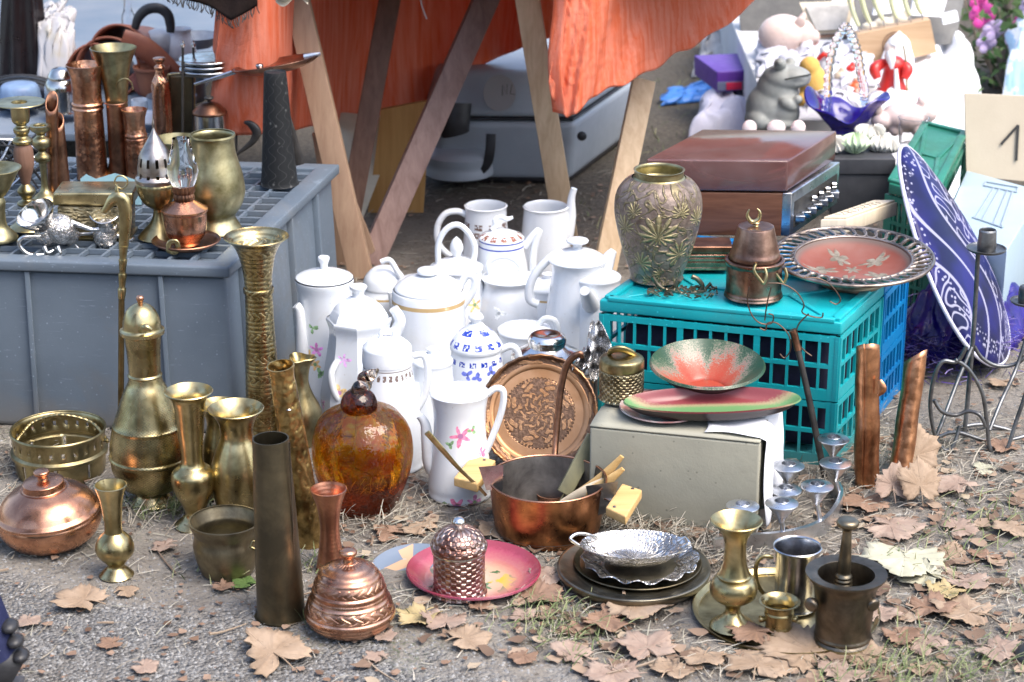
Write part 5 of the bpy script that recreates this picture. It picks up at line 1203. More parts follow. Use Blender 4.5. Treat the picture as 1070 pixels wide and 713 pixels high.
for rr, r2 in ((60.5, 1.6), (82, 2.0)):
    rg.append(tube_mesh('r', [(rr * mm_ * math.cos(a), rr * mm_ * math.sin(a), zr + (.004 if rr > 70 else 0)) for a in [i * math.pi / 24 for i in range(48)]], r2 * mm_, gb, closed=True, n=8, sm=2))
for k in range(38):
    a0 = 2 * math.pi * k / 38
    pts = []
    for j in range(10):
        b_ = 2 * math.pi * j / 10; rr = (71 + 9.5 * math.cos(b_)) * mm_; aa = a0 + .095 * math.sin(b_) + .05 * math.cos(b_)
        pts.append((rr * math.cos(aa), rr * math.sin(aa), zr + .002 + .002 * math.cos(b_)))
    rg.append(tube_mesh('r', pts, 1.7 * mm_, gb, closed=True, n=6, sm=2, flat=.8))
t.add(join('openwork_rim', rg)); t.rot = (R(4), R(-1), 0); t.done()
# scrolled wire hanging over the crate edge
t = T('wire_hanger', 'thin rusty scrolled wire hooks dangling over the turquoise crate rim', 'wire hook', 820, 338, Y=T2.y - .02)
wm = metal('rusty_wire', (.22, .15, .11), (.07, .05, .04), .5)
for pts in ([(783, 300), (781, 315), (786, 330), (795, 338), (806, 338), (808, 330), (803, 328)], [(794, 343), (800, 345), (802, 338), (812, 338), (824, 350), (826, 365), (820, 374), (815, 370)], [(803, 296), (818, 297), (832, 305), (840, 318), (838, 326), (845, 330), (858, 332), (860, 327)], [(845, 328), (834, 340), (832, 355), (840, 366), (848, 372)], [(840, 290), (855, 291), (868, 298), (878, 312), (874, 318), (867, 315)], [(806, 300), (802, 315), (799, 335)]):
    t.tube('wire', pts, .8, wm, n=6)
t.done()
# black cane leaning on the crate
t = T('walking_stick', 'thin black stick with copper ferrule leaning on the front of the turquoise crate', 'stick', 862, 500)
yb = t.b.y; dl = T2.y - .015 - yb
t.tube('shaft', [(862, 500, 0), (846, 420, dl * .5), (833, 362, dl * .92)], [3.4, 3.4, 3.0], M['black'], n=12)
t.tube('ferrule', [(834, 366, dl * .89), (830, 350, dl * .98), (828, 345, dl)], [3.8, 4, 4.2], M['copper_dark'], n=12); t.done()

# copper rolls
def copper_roll(label, pb, pt, rb, rt, slope, notch, dy=0.0):
    t = T('copper_roll', label, 'roll', pb[0], pb[1], group='rolled copper sheets standing on the ground'); q = t.pp(pt[0], pt[1], dy); L = q.length; m_ = t.m
    mat = metal('copper_sheet', (.72, .36, .19), (.28, .12, .06), .34, 'hammer', 60, .35, .5, dist=.004)
    def fn(u, v):
        a = 2 * math.pi * (u * 1.12) - 1.2; r = (rb + (rt - rb) * v) * m_ * (.9 + .14 * u) * (1 + .04 * math.sin(v * 14 + u * 5))
        return (r * math.cos(a), r * math.sin(a), v * L + (v ** 4) * slope * r * math.cos(a))
    o = grid_mesh('sheet', fn, 40, 24, mat, .0014); o.data.transform(q.to_track_quat('Z', 'Y').to_matrix().to_4x4()); t.add(o)
    if notch:
        p = q * .72 + Vector((.012, -rb * m_ * .9, 0)); t.add(tube_mesh('folded_tab', [p + Vector((.004, -.004, .02)), p + Vector((.010, -.008, .005)), p + Vector((.004, -.004, -.01))], [.004, .008, .003], mat, n=10, flat=.5))
    t.done()
copper_roll('taller roll of copper sheet with folded tab, standing upright', (906, 506), (907, 362), 13, 12, .6, True)
copper_roll('roll of copper sheet leaning away with oblique top, beside the upright one', (939, 502), (957, 372), 12, 11, -.8, False, .06)

# ------------------------------------------------------------------ record player
pFR = at(823, 249, CH); RH = zat(pFR.y, 168); RMID = zat(pFR.y, 201)
pFL = at(677, 247, CH); pRR = at(873, 214, CH)
t = T('record_player', 'old record player with wood veneer body and closed smoky pink lid', 'record player', 823, 249, CH)
u, s = pFL - pFR, pRR - pFR; D = lambda f, k, z: u * f + s * k + Vector((0, 0, z)); hm, ht = RMID - CH, RH - CH
t.add(prism_mesh('body', [D(0.05, 0, 0), D(1, 0, 0), D(1, 1, 0), D(.05, 1, 0)], .004, hm - .003, M['veneer'], .002))
pn = M['alu']; 
o = prism_mesh('control_panel', [D(-.015, .0, 0), D(.05, .0, 0), D(.05, 1, 0), D(-.015, 1, 0)], .004, hm - .002, pn, .002); t.add(o)
t.add(prism_mesh('panel_inset', [D(-.018, .06, 0), D(-.0145, .06, 0), D(-.0145, .95, 0), D(-.018, .95, 0)], .018, hm - .025, M['black'], 0))
for i in range(7):
    k = .12 + i * .12
    p = D(-.03, k, .036); t.add(beam_mesh('button', p + Vector((-.008, 0, 0)), p + Vector((.012, 0, 0)), .024, .014, M['silver'] if i % 2 else M['alu'], .001))
for i in range(4):
    p = D(-.02, .42 + i * .14, hm - .043); t.add(lathe_mesh('dial', [(0, 0), (.007, 0, 1), (.006, .009), (0, .010)], M['silver'], n=20, sm=1, rot=(0, R(90), 0), off=p))
m = NT('smoky_lid'); M['lid'] = m.set(Base_Color=m.mix(m.ramp(m.noise(9, 5), [(.35, 0), (.65, 1)]), (.40, .18, .16), (.54, .32, .30)), Roughness=m.math('MULTIPLY_ADD', m.noise(30, 4), .2, .02), Transmission_Weight=.74, IOR=1.45, Specular_IOR_Level=.7)
lid = prism_mesh('lid', [D(.02, -.01, 0), D(1.02, -.01, 0), D(1.02, 1, 0), D(.02, 1, 0)], hm + .001, ht, M['lid'], .004)
sm_ = lid.modifiers.new('shell', 'SOLIDIFY'); sm_.thickness = .003; sm_.offset = -1; t.add(lid)
tc_ = D(.5, .5, hm)
t.add(lathe_mesh('turntable', [(0, 0), (.10, 0, 1), (.102, .003), (.10, .012, 1), (.09, .013), (.0885, .011), (.03, .0125), (0, .0125)], M['black'], n=56, sm=2, off=tc_))
t.add(lathe_mesh('platter_ring', [(.098, .0122), (.100, .0142), (.092, .0145), (.0905, .0132)], M['alu'], n=56, sm=2, off=tc_))
t.add(tube_mesh('tone_arm', [D(.12, .85, hm + .02), D(.14, .5, hm + .022), D(.26, .3, hm + .018)], .003, M['alu'], n=8)); t.done()

# wooden box with lettering
t = T('wooden_case', 'narrow pale wooden case with faint dark print on its sliding lid', 'box', 884, 244, CH + .02)
qa, qb, qc = t.pp(857, 243), t.pp(884, 244), t.pp(937, 219, .13)
u, s = qb - qa, qc - qb; s.z = 0; u.z = 0; A = qa.copy(); A.z = 0
poly = [A, A + u, A + u + s, A + s]
t.add(prism_mesh('case', poly, 0, .030, M['pale_wood'], .002)); lidp = [A + u * .08 + s * .02, A + u * .92 + s * .02, A + u * .92 + s * .99, A + u * .08 + s * .99]
t.add(prism_mesh('lid', lidp, .0302, .035, M['pale_wood'], .001)); mk = []
for i in range(9):
    for j in range(2):
        p = A + u * (.35 + .3 * j) + s * (.15 + .08 * i) + Vector((0, 0, .0354)); e = Vector((random.uniform(-1, 1), random.uniform(-1, 1), 0)).normalized() * .006
        mk.append(tube_mesh('m', [p - e, p + e * .2 + Vector((.002, .001, 0)), p + e], .0007, M['black'], n=4, sm=2))
t.add(join('print', mk)); t.done()

# ------------------------------------------------------------------ blue oval platter
t = T('oval_platter', 'large cobalt blue oval platter with white swirls and pale rim, standing on edge', 'platter', 1048, 386)
Ptop, Pbot = t.pp(950, 150, .16), t.pp(1052, 378, -.03); ax = (Ptop - Pbot); ctr = (Ptop + Pbot) / 2; a_len = ax.length / 2; U = ax.normalized()
side = t.pp(1024, 244, .22) - t.pp(980, 286, -.10); side = side - U * side.dot(U); b_len = side.length / 2; V = side.normalized(); N = U.cross(V)
m = NT('cobalt_ornament')
def dotn(vec, off, k):
    d = m.n('ShaderNodeVectorMath', operation='DOT_PRODUCT'); m.l(m.obj(), d.inputs[0]); d.inputs[1].default_value = vec; return m.math('MULTIPLY', m.math('SUBTRACT', d.outputs['Value'], off), k)
pu, pv = dotn(U, ctr.dot(U), 1 / a_len), dotn(V, ctr.dot(V), 1 / b_len)
rr = m.math('SQRT', m.math('ADD', m.math('MULTIPLY', pu, pu), m.math('MULTIPLY', pv, pv)))
wav = m.math('ADD', m.math('MULTIPLY', pv, 7.0), m.math('MULTIPLY', m.math('SINE', m.math('MULTIPLY', pu, 3.6)), 2.0))
ln = m.ramp(m.math('ABSOLUTE', m.math('SINE', wav)), [(.12, 1), (.24, 0)])
sc1 = m.math('SINE', m.math('ADD', m.math('MULTIPLY', pu, 17), m.math('MULTIPLY', m.math('SINE', m.math('MULTIPLY', pv, 9)), 2.4)))
sc2 = m.math('SINE', m.math('ADD', m.math('MULTIPLY', pv, 11), m.math('MULTIPLY', m.math('SINE', m.math('MULTIPLY', pu, 14)), 1.6)))
sw = m.math('MULTIPLY', m.ramp(m.math('ABSOLUTE', m.math('ADD', m.math('MULTIPLY', sc1, sc2), -.25)), [(.10, 1), (.22, 0)]), m.ramp(m.math('SINE', m.math('MULTIPLY', wav, .5)), [(-.2, 0), (.0, 1)]))
bd = m.math('MULTIPLY', m.ramp(rr, [(.80, 0), (.82, 1), (.93, 1), (.95, 0)]), m.ramp(m.voro(95, 'F1'), [(.25, 1), (.4, 0)]))
orn = m.math('MAXIMUM', m.math('MAXIMUM', ln, sw), bd)
c = m.mix(m.math('MULTIPLY', orn, .62), m.mix(m.ramp(m.noise(8, 2), [(.4, 0), (.6, 1)]), (.007, .009, .05), (.013, .014, .13)), (.46, .46, .60))
M['cobalt'] = m.set(Base_Color=c, Roughness=.35, Specular_IOR_Level=.2)
Mx = Matrix((V, U, N)).transposed().to_4x4(); Mx.translation = ctr
def pf(u, v):
    a = 2 * math.pi * u; r = v; taper = 1 - .28 * math.sin(a)
    return Vector((b_len * r * math.cos(a) * taper, a_len * r * math.sin(a), .035 * (r ** 3) - .02))
o = grid_mesh('dish', pf, 72, 14, M['cobalt'], .006, closed_u=True); o.data.transform(Mx); t.add(o)
rim = tube_mesh('rim', [Mx @ pf(i / 60, 1.0) for i in range(60)], .0045, plain('pale_rim_glaze', (.66, .66, .74), (.5, .5, .62), .2), closed=True, n=8, sm=2); t.add(rim)
t.done()
# blue glossy wrap behind crate
t = T('plastic_bag', 'crumpled shiny violet blue plastic bag on the ground behind the turquoise crate', 'bag', 985, 385); 
def bagfn(u, v):
    p = at(930 + 130 * u, 405 - 150 * v, 0) ; p = Vector((p.x, t.b.y + .02 + .34 * v + .03 * math.sin(u * 9), 0)); q = p - t.b
    h = (.15 * math.sin(math.pi * u) ** .6 * math.sin(math.pi * min(v * 1.1 + .02, 1)) ** .7)
    q.z = max(.002, h * (1 + .5 * mn.noise(Vector((u * 6, v * 6, 1)))) + .02 * mn.noise(Vector((u * 17, v * 15, 3))))
    q.x += .02 * mn.noise(Vector((u * 9, v * 9, 7))); return q
t.add(grid_mesh('bag', bagfn, 60, 46, plain('violet_blue_plastic', (.022, .010, .24), (.010, .006, .12), .3, spec=.5), .001)); t.done()

vs, fs = [], []
for i in range(2600):
    p = at(random.gauss(985, 32), random.gauss(366, 14)); p = Vector((p.x, p.y, random.uniform(0, .06))); blade(vs, fs, p, random.uniform(0, 6.28), random.uniform(.02, .05), random.uniform(.0015, .003), random.uniform(-.02, .03))
tag(mesh_obj('tinsel', vs, fs, scatter_island_mat('purple_tinsel', [(0, (.012, .006, .06)), (.6, (.06, .03, .22)), (1, (.25, .20, .42))], .35, .5), smooth=False), 'fuzzy dark purple tinsel lying under the blue oval platter', 'tinsel', kind='stuff')
# ------------------------------------------------------------------ wrought iron candle stand
t = T('candle_stand', 'wrought iron candle stand of bent rods with a cup and drip plate', 'candle stand', 1012, 462); m_ = t.m
def rod(pts, r=2.1, part='rod', **k): return t.tube(part, pts, r, M['iron'], n=10, **k)
rod([(1022, 264, .06), (1019, 320, .06), (1016, 362, .06), (1009, 440, .05), (1006, 462, .05)], 2.4, 'stem')
t.lathe('drip_plate', [(0, 263), (17, 262), (20, 260), (20.5, 259)], M['iron'], px=1022, dy=.06, open_=True)
t.lathe('cup', [(0, 262), (9, 262), (9, 244), (8.7, 241), (7.6, 241), (7.4, 256), (0, 257)], M['iron'], px=1022, dy=.06)
rod([(1010, 362, -.05), (1000, 378, -.05), (985, 378, -.05), (976, 395, -.05), (972, 425, -.05), (977, 455, -.05), (986, 470, -.05), (996, 466, -.05), (1003, 445, -.04)], part='scroll')
rod([(998, 376, -.05), (1012, 386, -.05), (1026, 410, -.05), (1031, 440, -.05), (1034, 466, -.05), (1042, 478, -.05), (1052, 470, -.05), (1062, 440, -.04), (1072, 410, -.03), (1085, 360, 0)], part='scroll')
rod([(1016, 362, .06), (1000, 400, .02), (985, 440, -.03), (976, 462, -.05)], part='rod')
rod([(1018, 362, .06), (1026, 374, .06), (1040, 382, .06), (1056, 382, .06), (1070, 374, .06), (1085, 350, .08)], part='scroll')
rod([(976, 418, -.05), (984, 430, -.05), (998, 434, -.04), (1012, 430, -.04), (1024, 434, -.05), (1030, 446, -.05)], part='scroll')
rod([(980, 457, -.05), (1000, 452, .0), (1040, 462, .0), (1085, 452, .02)], part='rod')
rod([(1000, 448, .05), (1030, 444, .06), (1085, 458, .06)], part='rod')
rod([(1034, 450, -.05), (1046, 420, -.01), (1062, 385, .05), (1076, 340, .08), (1080, 318, .09)], part='rod')
t.lathe('drip_plate', [(0, 318), (15, 317), (18, 314)], M['iron'], px=1073, dy=.09, open_=True)
t.lathe('cup', [(0, 317), (9, 317), (9, 300), (0, 300)], M['iron'], px=1073, dy=.09)
t.done()
# ================================================================== trestle table, cloth, case underneath
t = T('trestle_table', 'wooden trestle table with crossed plank legs under the orange cloth', 'table', 480, 270)
def plank(x0, y0, x1, y1, Y0, Y1, w_, d_, mat, ground=True):
    p0 = at(x0, y0) if Y0 is None else atY(x0, y0, Y0); 
    p1 = atY(x1, y1, Y1); dirv = (p1 - p0); p1 = p0 + dirv * 1.04
    return t.add(beam_mesh('leg', p0 - t.b, p1 - t.b, w_, d_, mat, .002, up=(0, 1, .2)))
plank(378, 291, 306, -20, None, 4.95, .058, .03, M['mid_wood'])
plank(386, 276, 512, -10, None, 5.25, .062, .035, wood('mauve_brown_wood', (.21, .13, .11), (.30, .20, .17)))
plank(361, 250, 409, -10, None, 5.35, .055, .03, M['dark_wood'])
plank(593, 255, 548, -20, None, 5.0, .058, .035, M['light_wood'])
plank(630, 290, 671, 92, None, 5.06, .056, .03, M['light_wood'])
zT = .76
tl = [Vector((-.83, 4.78, 0)), Vector((.62, 4.78, 0)), Vector((.78, 5.75, 0)), Vector((-.83, 5.75, 0))]
t.add(prism_mesh('tabletop', [p - t.b for p in tl], zT, zT + .025, M['mid_wood'], .002))
t.done()
m = NT('orange_cloth'); 
wv = m.noise(380, 2); cr = m.noise(14, 5, .65, dist=.6); mp = m.n('ShaderNodeMapping'); mp.inputs['Scale'].default_value = (60, 60, 4); m.l(m.obj(), mp.inputs['Vector']); st = m.noise(1.0, 4, .6, mp.outputs[0])
c = m.mix(m.ramp(st, [(.35, 0), (.65, 1)]), (.76, .17, .075), (.82, .30, .20)); m.bump(m.math('ADD', m.math('MULTIPLY', st, 1.2), m.math('ADD', m.math('MULTIPLY', cr, 1.2), m.math('MULTIPLY', wv, .3))), .6, .006)
m.set(Base_Color=c, Roughness=.85, Specular_IOR_Level=.15)
tr = m.n('ShaderNodeBsdfTranslucent'); m.l(m.mix(0.0, c, c), tr.inputs['Color']); mx = m.n('ShaderNodeMixShader'); mx.inputs[0].default_value = .30
m.l(m.b.outputs[0], mx.inputs[1]); m.l(tr.outputs[0], mx.inputs[2]); m.l(mx.outputs[0], m.out.inputs['Surface']); M['cloth'] = m.m
def hem(pts):
    def f(u):
        for (a, ya, Ya), (b, yb_, Yb) in zip(pts, pts[1:]):
            if a <= u <= b or (b, yb_, Yb) == pts[-1]:
                k = min(max((u - a) / (b - a), 0), 1); return ya + (yb_ - ya) * k, Ya + (Yb - Ya) * k
    return f
t = T('tablecloth', 'orange red crinkled cloth hanging over the trestle table', 'tablecloth', 480, 120, Y=5.75)
# rear/side drape hanging behind the legs
hp = [atY(*p) for p in ((222, 52, 4.80), (227, 128, 4.81), (296, 139, 4.86), (350, 134, 5.45), (420, 116, 5.75), (500, 72, 5.75), (560, 42, 5.75), (640, 20, 5.75), (720, -10, 5.7))]
tp = [atY(*p) for p in ((226, -52, 4.77), (250, -52, 4.78), (296, -54, 4.82), (350, -80, 5.4), (420, -92, 5.76), (500, -92, 5.76), (560, -92, 5.76), (640, -92, 5.76), (720, -92, 5.72))]
hc, tc = [crom([tuple(p) for p in q], 10) for q in (hp, tp)]; nH = len(hc)
def drape(u, v):
    i = min(int(u * (nH - 1)), nH - 2); k = u * (nH - 1) - i
    a = Vector(tc[i]).lerp(Vector(tc[i + 1]), k); b = Vector(hc[i]).lerp(Vector(hc[i + 1]), k); a.z = zT + .03
    p = a.lerp(b, v); fold = .035 * v * math.sin(u * 21 + .8 * math.sin(v * 2)) + .014 * v * math.sin(u * 55 + v * 3) + .02 * math.sin(v * 5 + u * 8) * v
    p.y += fold; p.x += .01 * math.sin(u * 40) * v
    return p - t.b
t.add(grid_mesh('rear_drape', drape, 160, 50, M['cloth'], .0025))
# front corner flap in the light
fh = [atY(*p) for p in ((577, 60, 4.72), (574, 92, 4.70), (592, 122, 4.68), (612, 108, 4.72), (640, 92, 4.80), (690, 68, 4.95), (740, 38, 5.15), (800, -8, 5.4))]
fh2 = crom([tuple(p) for p in fh], 10); nf = len(fh2)
ft = [atY(*p) for p in ((590, -60, 4.76), (598, -60, 4.76), (610, -60, 4.76), (630, -62, 4.78), (660, -64, 4.9), (710, -66, 5.1), (760, -68, 5.3), (815, -70, 5.5))]; ft2 = crom([tuple(p) for p in ft], 10)
def flap(u, v):
    i = min(int(u * (nf - 1)), nf - 2); k = u * (nf - 1) - i
    a = Vector(ft2[i]).lerp(Vector(ft2[i + 1]), k); a.z = zT + .03; b = Vector(fh2[i]).lerp(Vector(fh2[i + 1]), k)
    p = a.lerp(b, v); p.y += .016 * math.sin(u * 24 + v * 2) * v + .006 * math.sin(u * 70 + v * 5) * v + .004 * mn.noise(Vector((u * 30, v * 30, 0))); p.z += .004 * math.sin(u * 60) * v
    return p - t.b
t.add(grid_mesh('corner_flap', flap, 120, 50, M['cloth'], .0025))
def lin(u, v): return Vector((-.86 + 1.66 * u, 4.76 + 1.02 * v, zT + .031)) - t.b
t.add(grid_mesh('top_sheet', lin, 10, 8, M['cloth'], .0025))
def edge(u, v):
    p = Vector(atY(589 - 13 * v * (1 if u > .1 else .6) + 3 * math.sin(u * 7), -40 + 160 * u, 4.695 - .012 * v + .012 * math.sin(u * 6))); p.y += .03 * v; return p - t.b
t.add(grid_mesh('folded_hem', edge, 40, 6, M['cloth'], .0025)); t.done()

# ---- cool box under the table
t = T('plastic_case', 'grey hard plastic case with black strap lying under the table', 'case', 560, 196); 
cg = plain('pale_grey_plastic', (.33, .37, .41), (.28, .32, .36), .42, 5, .05, 200, spec=.5)
def shell(part, z0, z1, e0, e1, mat, ax0=(446, 195), bx=(648, 190), dep=.55):
    A, B = at(*ax0) - t.b, at(600, 196) - t.b; A.z = B.z = 0
    C = at(662, 148) - t.b; C.z = 0
    poly = [A + Vector((.03, -.0, 0)), B, C, C + Vector((-.05, .3, 0)), A + Vector((.0, .5, 0)), A + Vector((-.01, .06, 0))]
    c = sum(poly, Vector()) / 6
    sc = lambda e: [c + (p - c) * e for p in poly]
    o = prism_mesh(part, sc(e0), z0, z1, mat, .02, sc(e1), 3); return t.add(o)
hz = zat(t.b.y, 126)
shell('lower_shell', .015, hz - .006, .93, 1.0, cg); shell('upper_shell', hz + .006, zat(t.b.y, 78), 1.0, .86, cg); shell('seam', hz - .004, hz + .004, .975, .975, M['black_plastic'])
shell('base', .0, .03, .90, .93, M['black_plastic'])
q = lambda px, py, dy: t.pp(px, py, dy)
t.add(tube_mesh('strap', [q(513, 140, -.035), q(512, 158, -.045), q(508, 172, -.045), q(495, 184, -.04)], .014, M['black_plastic'], n=10, flat=.25))
t.add(tube_mesh('bumper', [q(474, 108, -.02), q(474, 130, -.035), q(476, 140, -.035)], [.05, .045, .04], M['black_plastic'], n=14, flat=.6))
t.add(lathe_mesh('corner_wheel', [(0, 0), (.085, 0), (.095, .015), (.09, .035), (.095, .05), (.085, .07), (0, .075)], cg, n=40, sm=2, off=q(480, 186, .02) + Vector((0, 0, .01))))
t.add(lathe_mesh('latch', [(0, -.004), (.012, 0), (.012, .008), (0, .012)], M['black_plastic'], n=16, sm=2, rot=(R(90), 0, 0), off=q(608, 142, -.055)))
lb = [q(522 + 17 * math.cos(a), 96 + 19 * math.sin(a), -.004 + .0012 * math.sin(a)) for a in [i * math.pi / 12 for i in range(24)]]
lo = mesh_obj('paper_label', [p + Vector((0, .03 - .0, 0)) for p in lb], [tuple(range(24))], plain('old_label', (.30, .30, .31), None, .8)); lo.data.transform(Matrix.Translation((0, -.045, 0))); t.add(lo)
ws = []
for pts in ([(525, 100), (525, 89), (530, 99), (530, 88)], [(535, 88), (533, 98), (538, 99)]):
    ws.append(tube_mesh('w', [q(px, py, -.019) for px, py in pts], .0012, M['black'], n=5, sm=1))
t.add(join('label_writing', ws)); t.done()
t = T('board', 'cream board with notched corner leaning under the table', 'board', 420, 232)
def flat(part, pts, dep, mat, dy=0.0, lean=0.0):
    n_ = len(pts); ymin = max(p[1] for p in pts)
    A = [t.pp(p[0], p[1], dy + lean * (ymin - p[1])) for p in pts]; B = [p + Vector((0, dep, 0)) for p in A]
    o = mesh_obj(part, A + B, [tuple(range(n_))[::-1], tuple(range(n_, 2 * n_))] + [(i, (i + 1) % n_, n_ + (i + 1) % n_, n_ + i) for i in range(n_)], mat); return t.add(o)
flat('panel', [(352, 118), (398, 122), (402, 132), (414, 138), (378, 232), (340, 240)], .012, plain('cream_board', (.60, .55, .42), (.52, .47, .36), .7), 0, .0015); t.done()
t = T('board', 'amber wooden board standing upright under the table behind the plank leg', 'board', 430, 228)
flat('panel', [(398, 115), (450, 105), (442, 228), (384, 226)], .018, M['amber_wood'], .05); t.done()
t = T('board', 'brown plank leaning behind the light brown trestle leg', 'board', 352, 285)
flat('panel', [(326, 140), (344, 140), (392, 262), (352, 300)], .015, M['mid_wood'], .06); t.done()

# ================================================================== upper right: things behind the crates
wcl = plain('white_cotton', (.82, .82, .84), (.76, .77, .80), .9, 6, .4, 60, spec=.1)
grc = plain('lavender_grey_cotton', (.55, .55, .64), (.44, .44, .54), .9, 7, .4, 60, spec=.1)
def mound(name, label, cat, pts_px, h, mat, seed, nu=60, nv=44, amp=.35, thick=.002, z=0.0):
    """a heap of draped cloth over an area given by its four ground corners"""
    c = [at(*p, z) for p in pts_px]; b = sum(c, Vector()) / 4; t = T(name, label, cat, 0, 0, Y=b.y); t.b = b
    def fn(u, v):
        p = (c[0] * (1 - u) + c[1] * u) * (1 - v) + (c[3] * (1 - u) + c[2] * u) * v
        e = min(1, 5 * min(u, 1 - u, v, 1 - v)) ; s = e * (2 - e)
        n1 = mn.noise(Vector((u * 4 + seed, v * 4, seed))); n2 = mn.noise(Vector((u * 11, v * 9 + seed, 2))); n3 = abs(mn.noise(Vector((u * 7 + v * 5, v * 3, seed + 5))))
        return Vector((p.x + .05 * n2 * s, p.y + .05 * n1 * s, .004 + z + h * s * (.75 + amp * n1 + .16 * n2 - .25 * n3))) - b
    t.add(grid_mesh('cloth', fn, nu, nv, mat, thick)); return t.done()
mound('white_sheet', 'big bright white sheet heaped behind the green crate and the red figurine', 'sheet', [(880, 190), (1030, 190), (1024, 95), (850, 80)], .34, wcl, 3.0, amp=.45)
mound('cloth_bundle', 'pale lavender cloth bundle under the purple box', 'cloth', [(718, 150), (830, 150), (820, 110), (740, 110)], .14, grc, 8.0)
mound('cloth_bundle', 'white crumpled cloth between the rubbish and the pink piggy bank', 'cloth', [(752, 100), (850, 100), (850, 60), (770, 60)], .2, grc, 12.0)
mound('blue_tarpaulin', 'bright blue plastic sheet lying on the ground beside the lavender cloth', 'plastic sheet', [(690, 112), (745, 106), (750, 94), (700, 98)], .03, plain('blue_plastic_sheet', (.06, .22, .62), (.04, .16, .5), .4), 5.0, 30, 20)
mound('paper_heap', 'grey and white crumpled paper heap beyond the orange cloth', 'paper', [(722, 82), (790, 82), (800, 48), (738, 48)], .12, plain('crumpled_paper', (.5, .49, .48), (.3, .29, .28), .85, 14), 21.0, 44, 30, .7)
mound('blue_bag', 'folded pale blue patterned bag in front of the plant', 'bag', [(1045, 118), (1110, 118), (1110, 70), (1055, 70)], .30, plain('blue_white_print', (.30, .48, .68), (.68, .74, .80), .6, 12, contrast=(.47, .53)), 4.0, 40, 30)
# purple carton
t = T('carton', 'purple printed carton with a red square on its end, under the frog', 'carton', 775, 96, .12)
boxp('carton', 748, 812, 74, 95, .24, plain('purple_print', (.11, .035, .30), (.09, .03, .25), .4), .004)
boxp('end_band', 748.5, 808, 85, 94, .02, plain('slate_print', (.13, .15, .24), None, .5), .001, -.003); boxp('red_mark', 758, 775, 86, 93.5, .01, plain('red_print', (.55, .02, .07), None, .5), .0008, -.005)
t.rot = (0, 0, R(12)); t.done()
# crate / plinth under the frog etc: a low table draped in white
plz = .24
t = T('display_box', 'low white box holding up the frog and the china behind the record player', 'box', 880, 150)
pa, pb_ = at(790, 178), at(965, 178); t.add(prism_mesh('box', [p - t.b for p in (pa, pb_, pb_ + Vector((.05, 1.4, 0)), pa + Vector((.02, 1.4, 0)))], .002, plz, plain('white_board', (.62, .62, .62), (.54, .53, .53), .8, 5), .004)); t.done()
wrp = plain('crumpled_tissue', (.60, .60, .64), (.46, .46, .52), .8, 16, .4, 50)
mound('tissue_paper', 'crumpled pale tissue paper beneath the piggy bank', 'paper', [(790, 82), (850, 84), (850, 52), (790, 52)], .05, wrp, 31.0, 50, 40, .8, z=plz)
mound('tissue_paper', 'crumpled pale wrapping paper spread between the frog and the glass basket', 'paper', [(830, 128), (905, 128), (900, 92), (842, 92)], .045, wrp, 41.0, 60, 44, .9, z=plz)
mound('tissue_paper', 'white crumpled wrapping behind the glass basket, below the cream framed picture', 'paper', [(856, 92), (915, 92), (912, 62), (856, 62)], .06, wrp, 51.0, 56, 40, .8, z=plz)
mound('lace_cloth', 'white lace cloth bunched around the feet of the red figurine', 'cloth', [(900, 140), (985, 140), (985, 104), (904, 104)], .05, wcl, 61.0, 60, 44, .8, z=plz)
orm = plain('orange_red_glaze', (.56, .10, .03), (.70, .55, .45), .35, 40, contrast=(.45, .55))
for lab, px, py, r_, mt in (('orange and white patterned china ball beside the basket handle', 893, 92, 8, orm), ('red bead ornament behind the basket handle', 889, 72, 5, plain('red_bead', (.55, .03, .02), None, .3)), ('small cream ornament between the yellow toy and the candle block', 878, 80, 7, plain('cream_bead', (.6, .5, .38), None, .4))):
    u = T('ornament', lab, 'ornament', px, py + r_, plz + .03); u.blob('ball', [(px, py, 0, r_, r_, r_ * .9), (px + 2, py - r_, 0, r_ * .5, r_ * .5, r_ * .5)], mt, 1.0); u.done()
# frog
t = T('frog_statue', 'grey stone frog statue sitting upright with wide mouth', 'statue', 812, 133, plz)
fm = plain('grey_stoneware', (.36, .375, .36), (.28, .295, .28), .6, 20, .2, 120)
t.blob('body', [(805, 112, 0, 26, 24, 27), (811, 94, -2, 21, 20, 24), (818, 81, -4, 22, 20, 14), (830, 78, -6, 18, 18, 9, (0, .15, 0)), (829, 85, -6, 18, 17, 7, (0, -.1, 0)), (820, 100, -6, 15, 16, 18), (815, 67, -15, 7, 7, 6.5), (826, 65, 10, 6, 6, 5), (792, 124, -6, 14, 22, 13), (820, 118, -14, 16, 13, 15), (824, 109, -23, 11, 7, 7, (0, .5, 0)), (834, 104, -25, 5, 5, 5), (815, 130, -22, 16, 8, 5)], fm, 1.2, smooth_it=16)
for ex, ey, dy in ((815, 66, -.050), ): t.add(lathe_mesh('eye', [(0, -.010), (.008, -.005), (.0095, 0), (.008, .005), (0, .010)], fm, n=24, sm=3, off=t.pp(ex, ey, dy)))
t.tube('mouth_line', [(816, 84, -.050), (826, 82, -.064), (838, 79.5, -.060), (847, 78, -.040)], .8, plain('dark_groove', (.07, .075, .07), None, .8), n=6)
t.done()
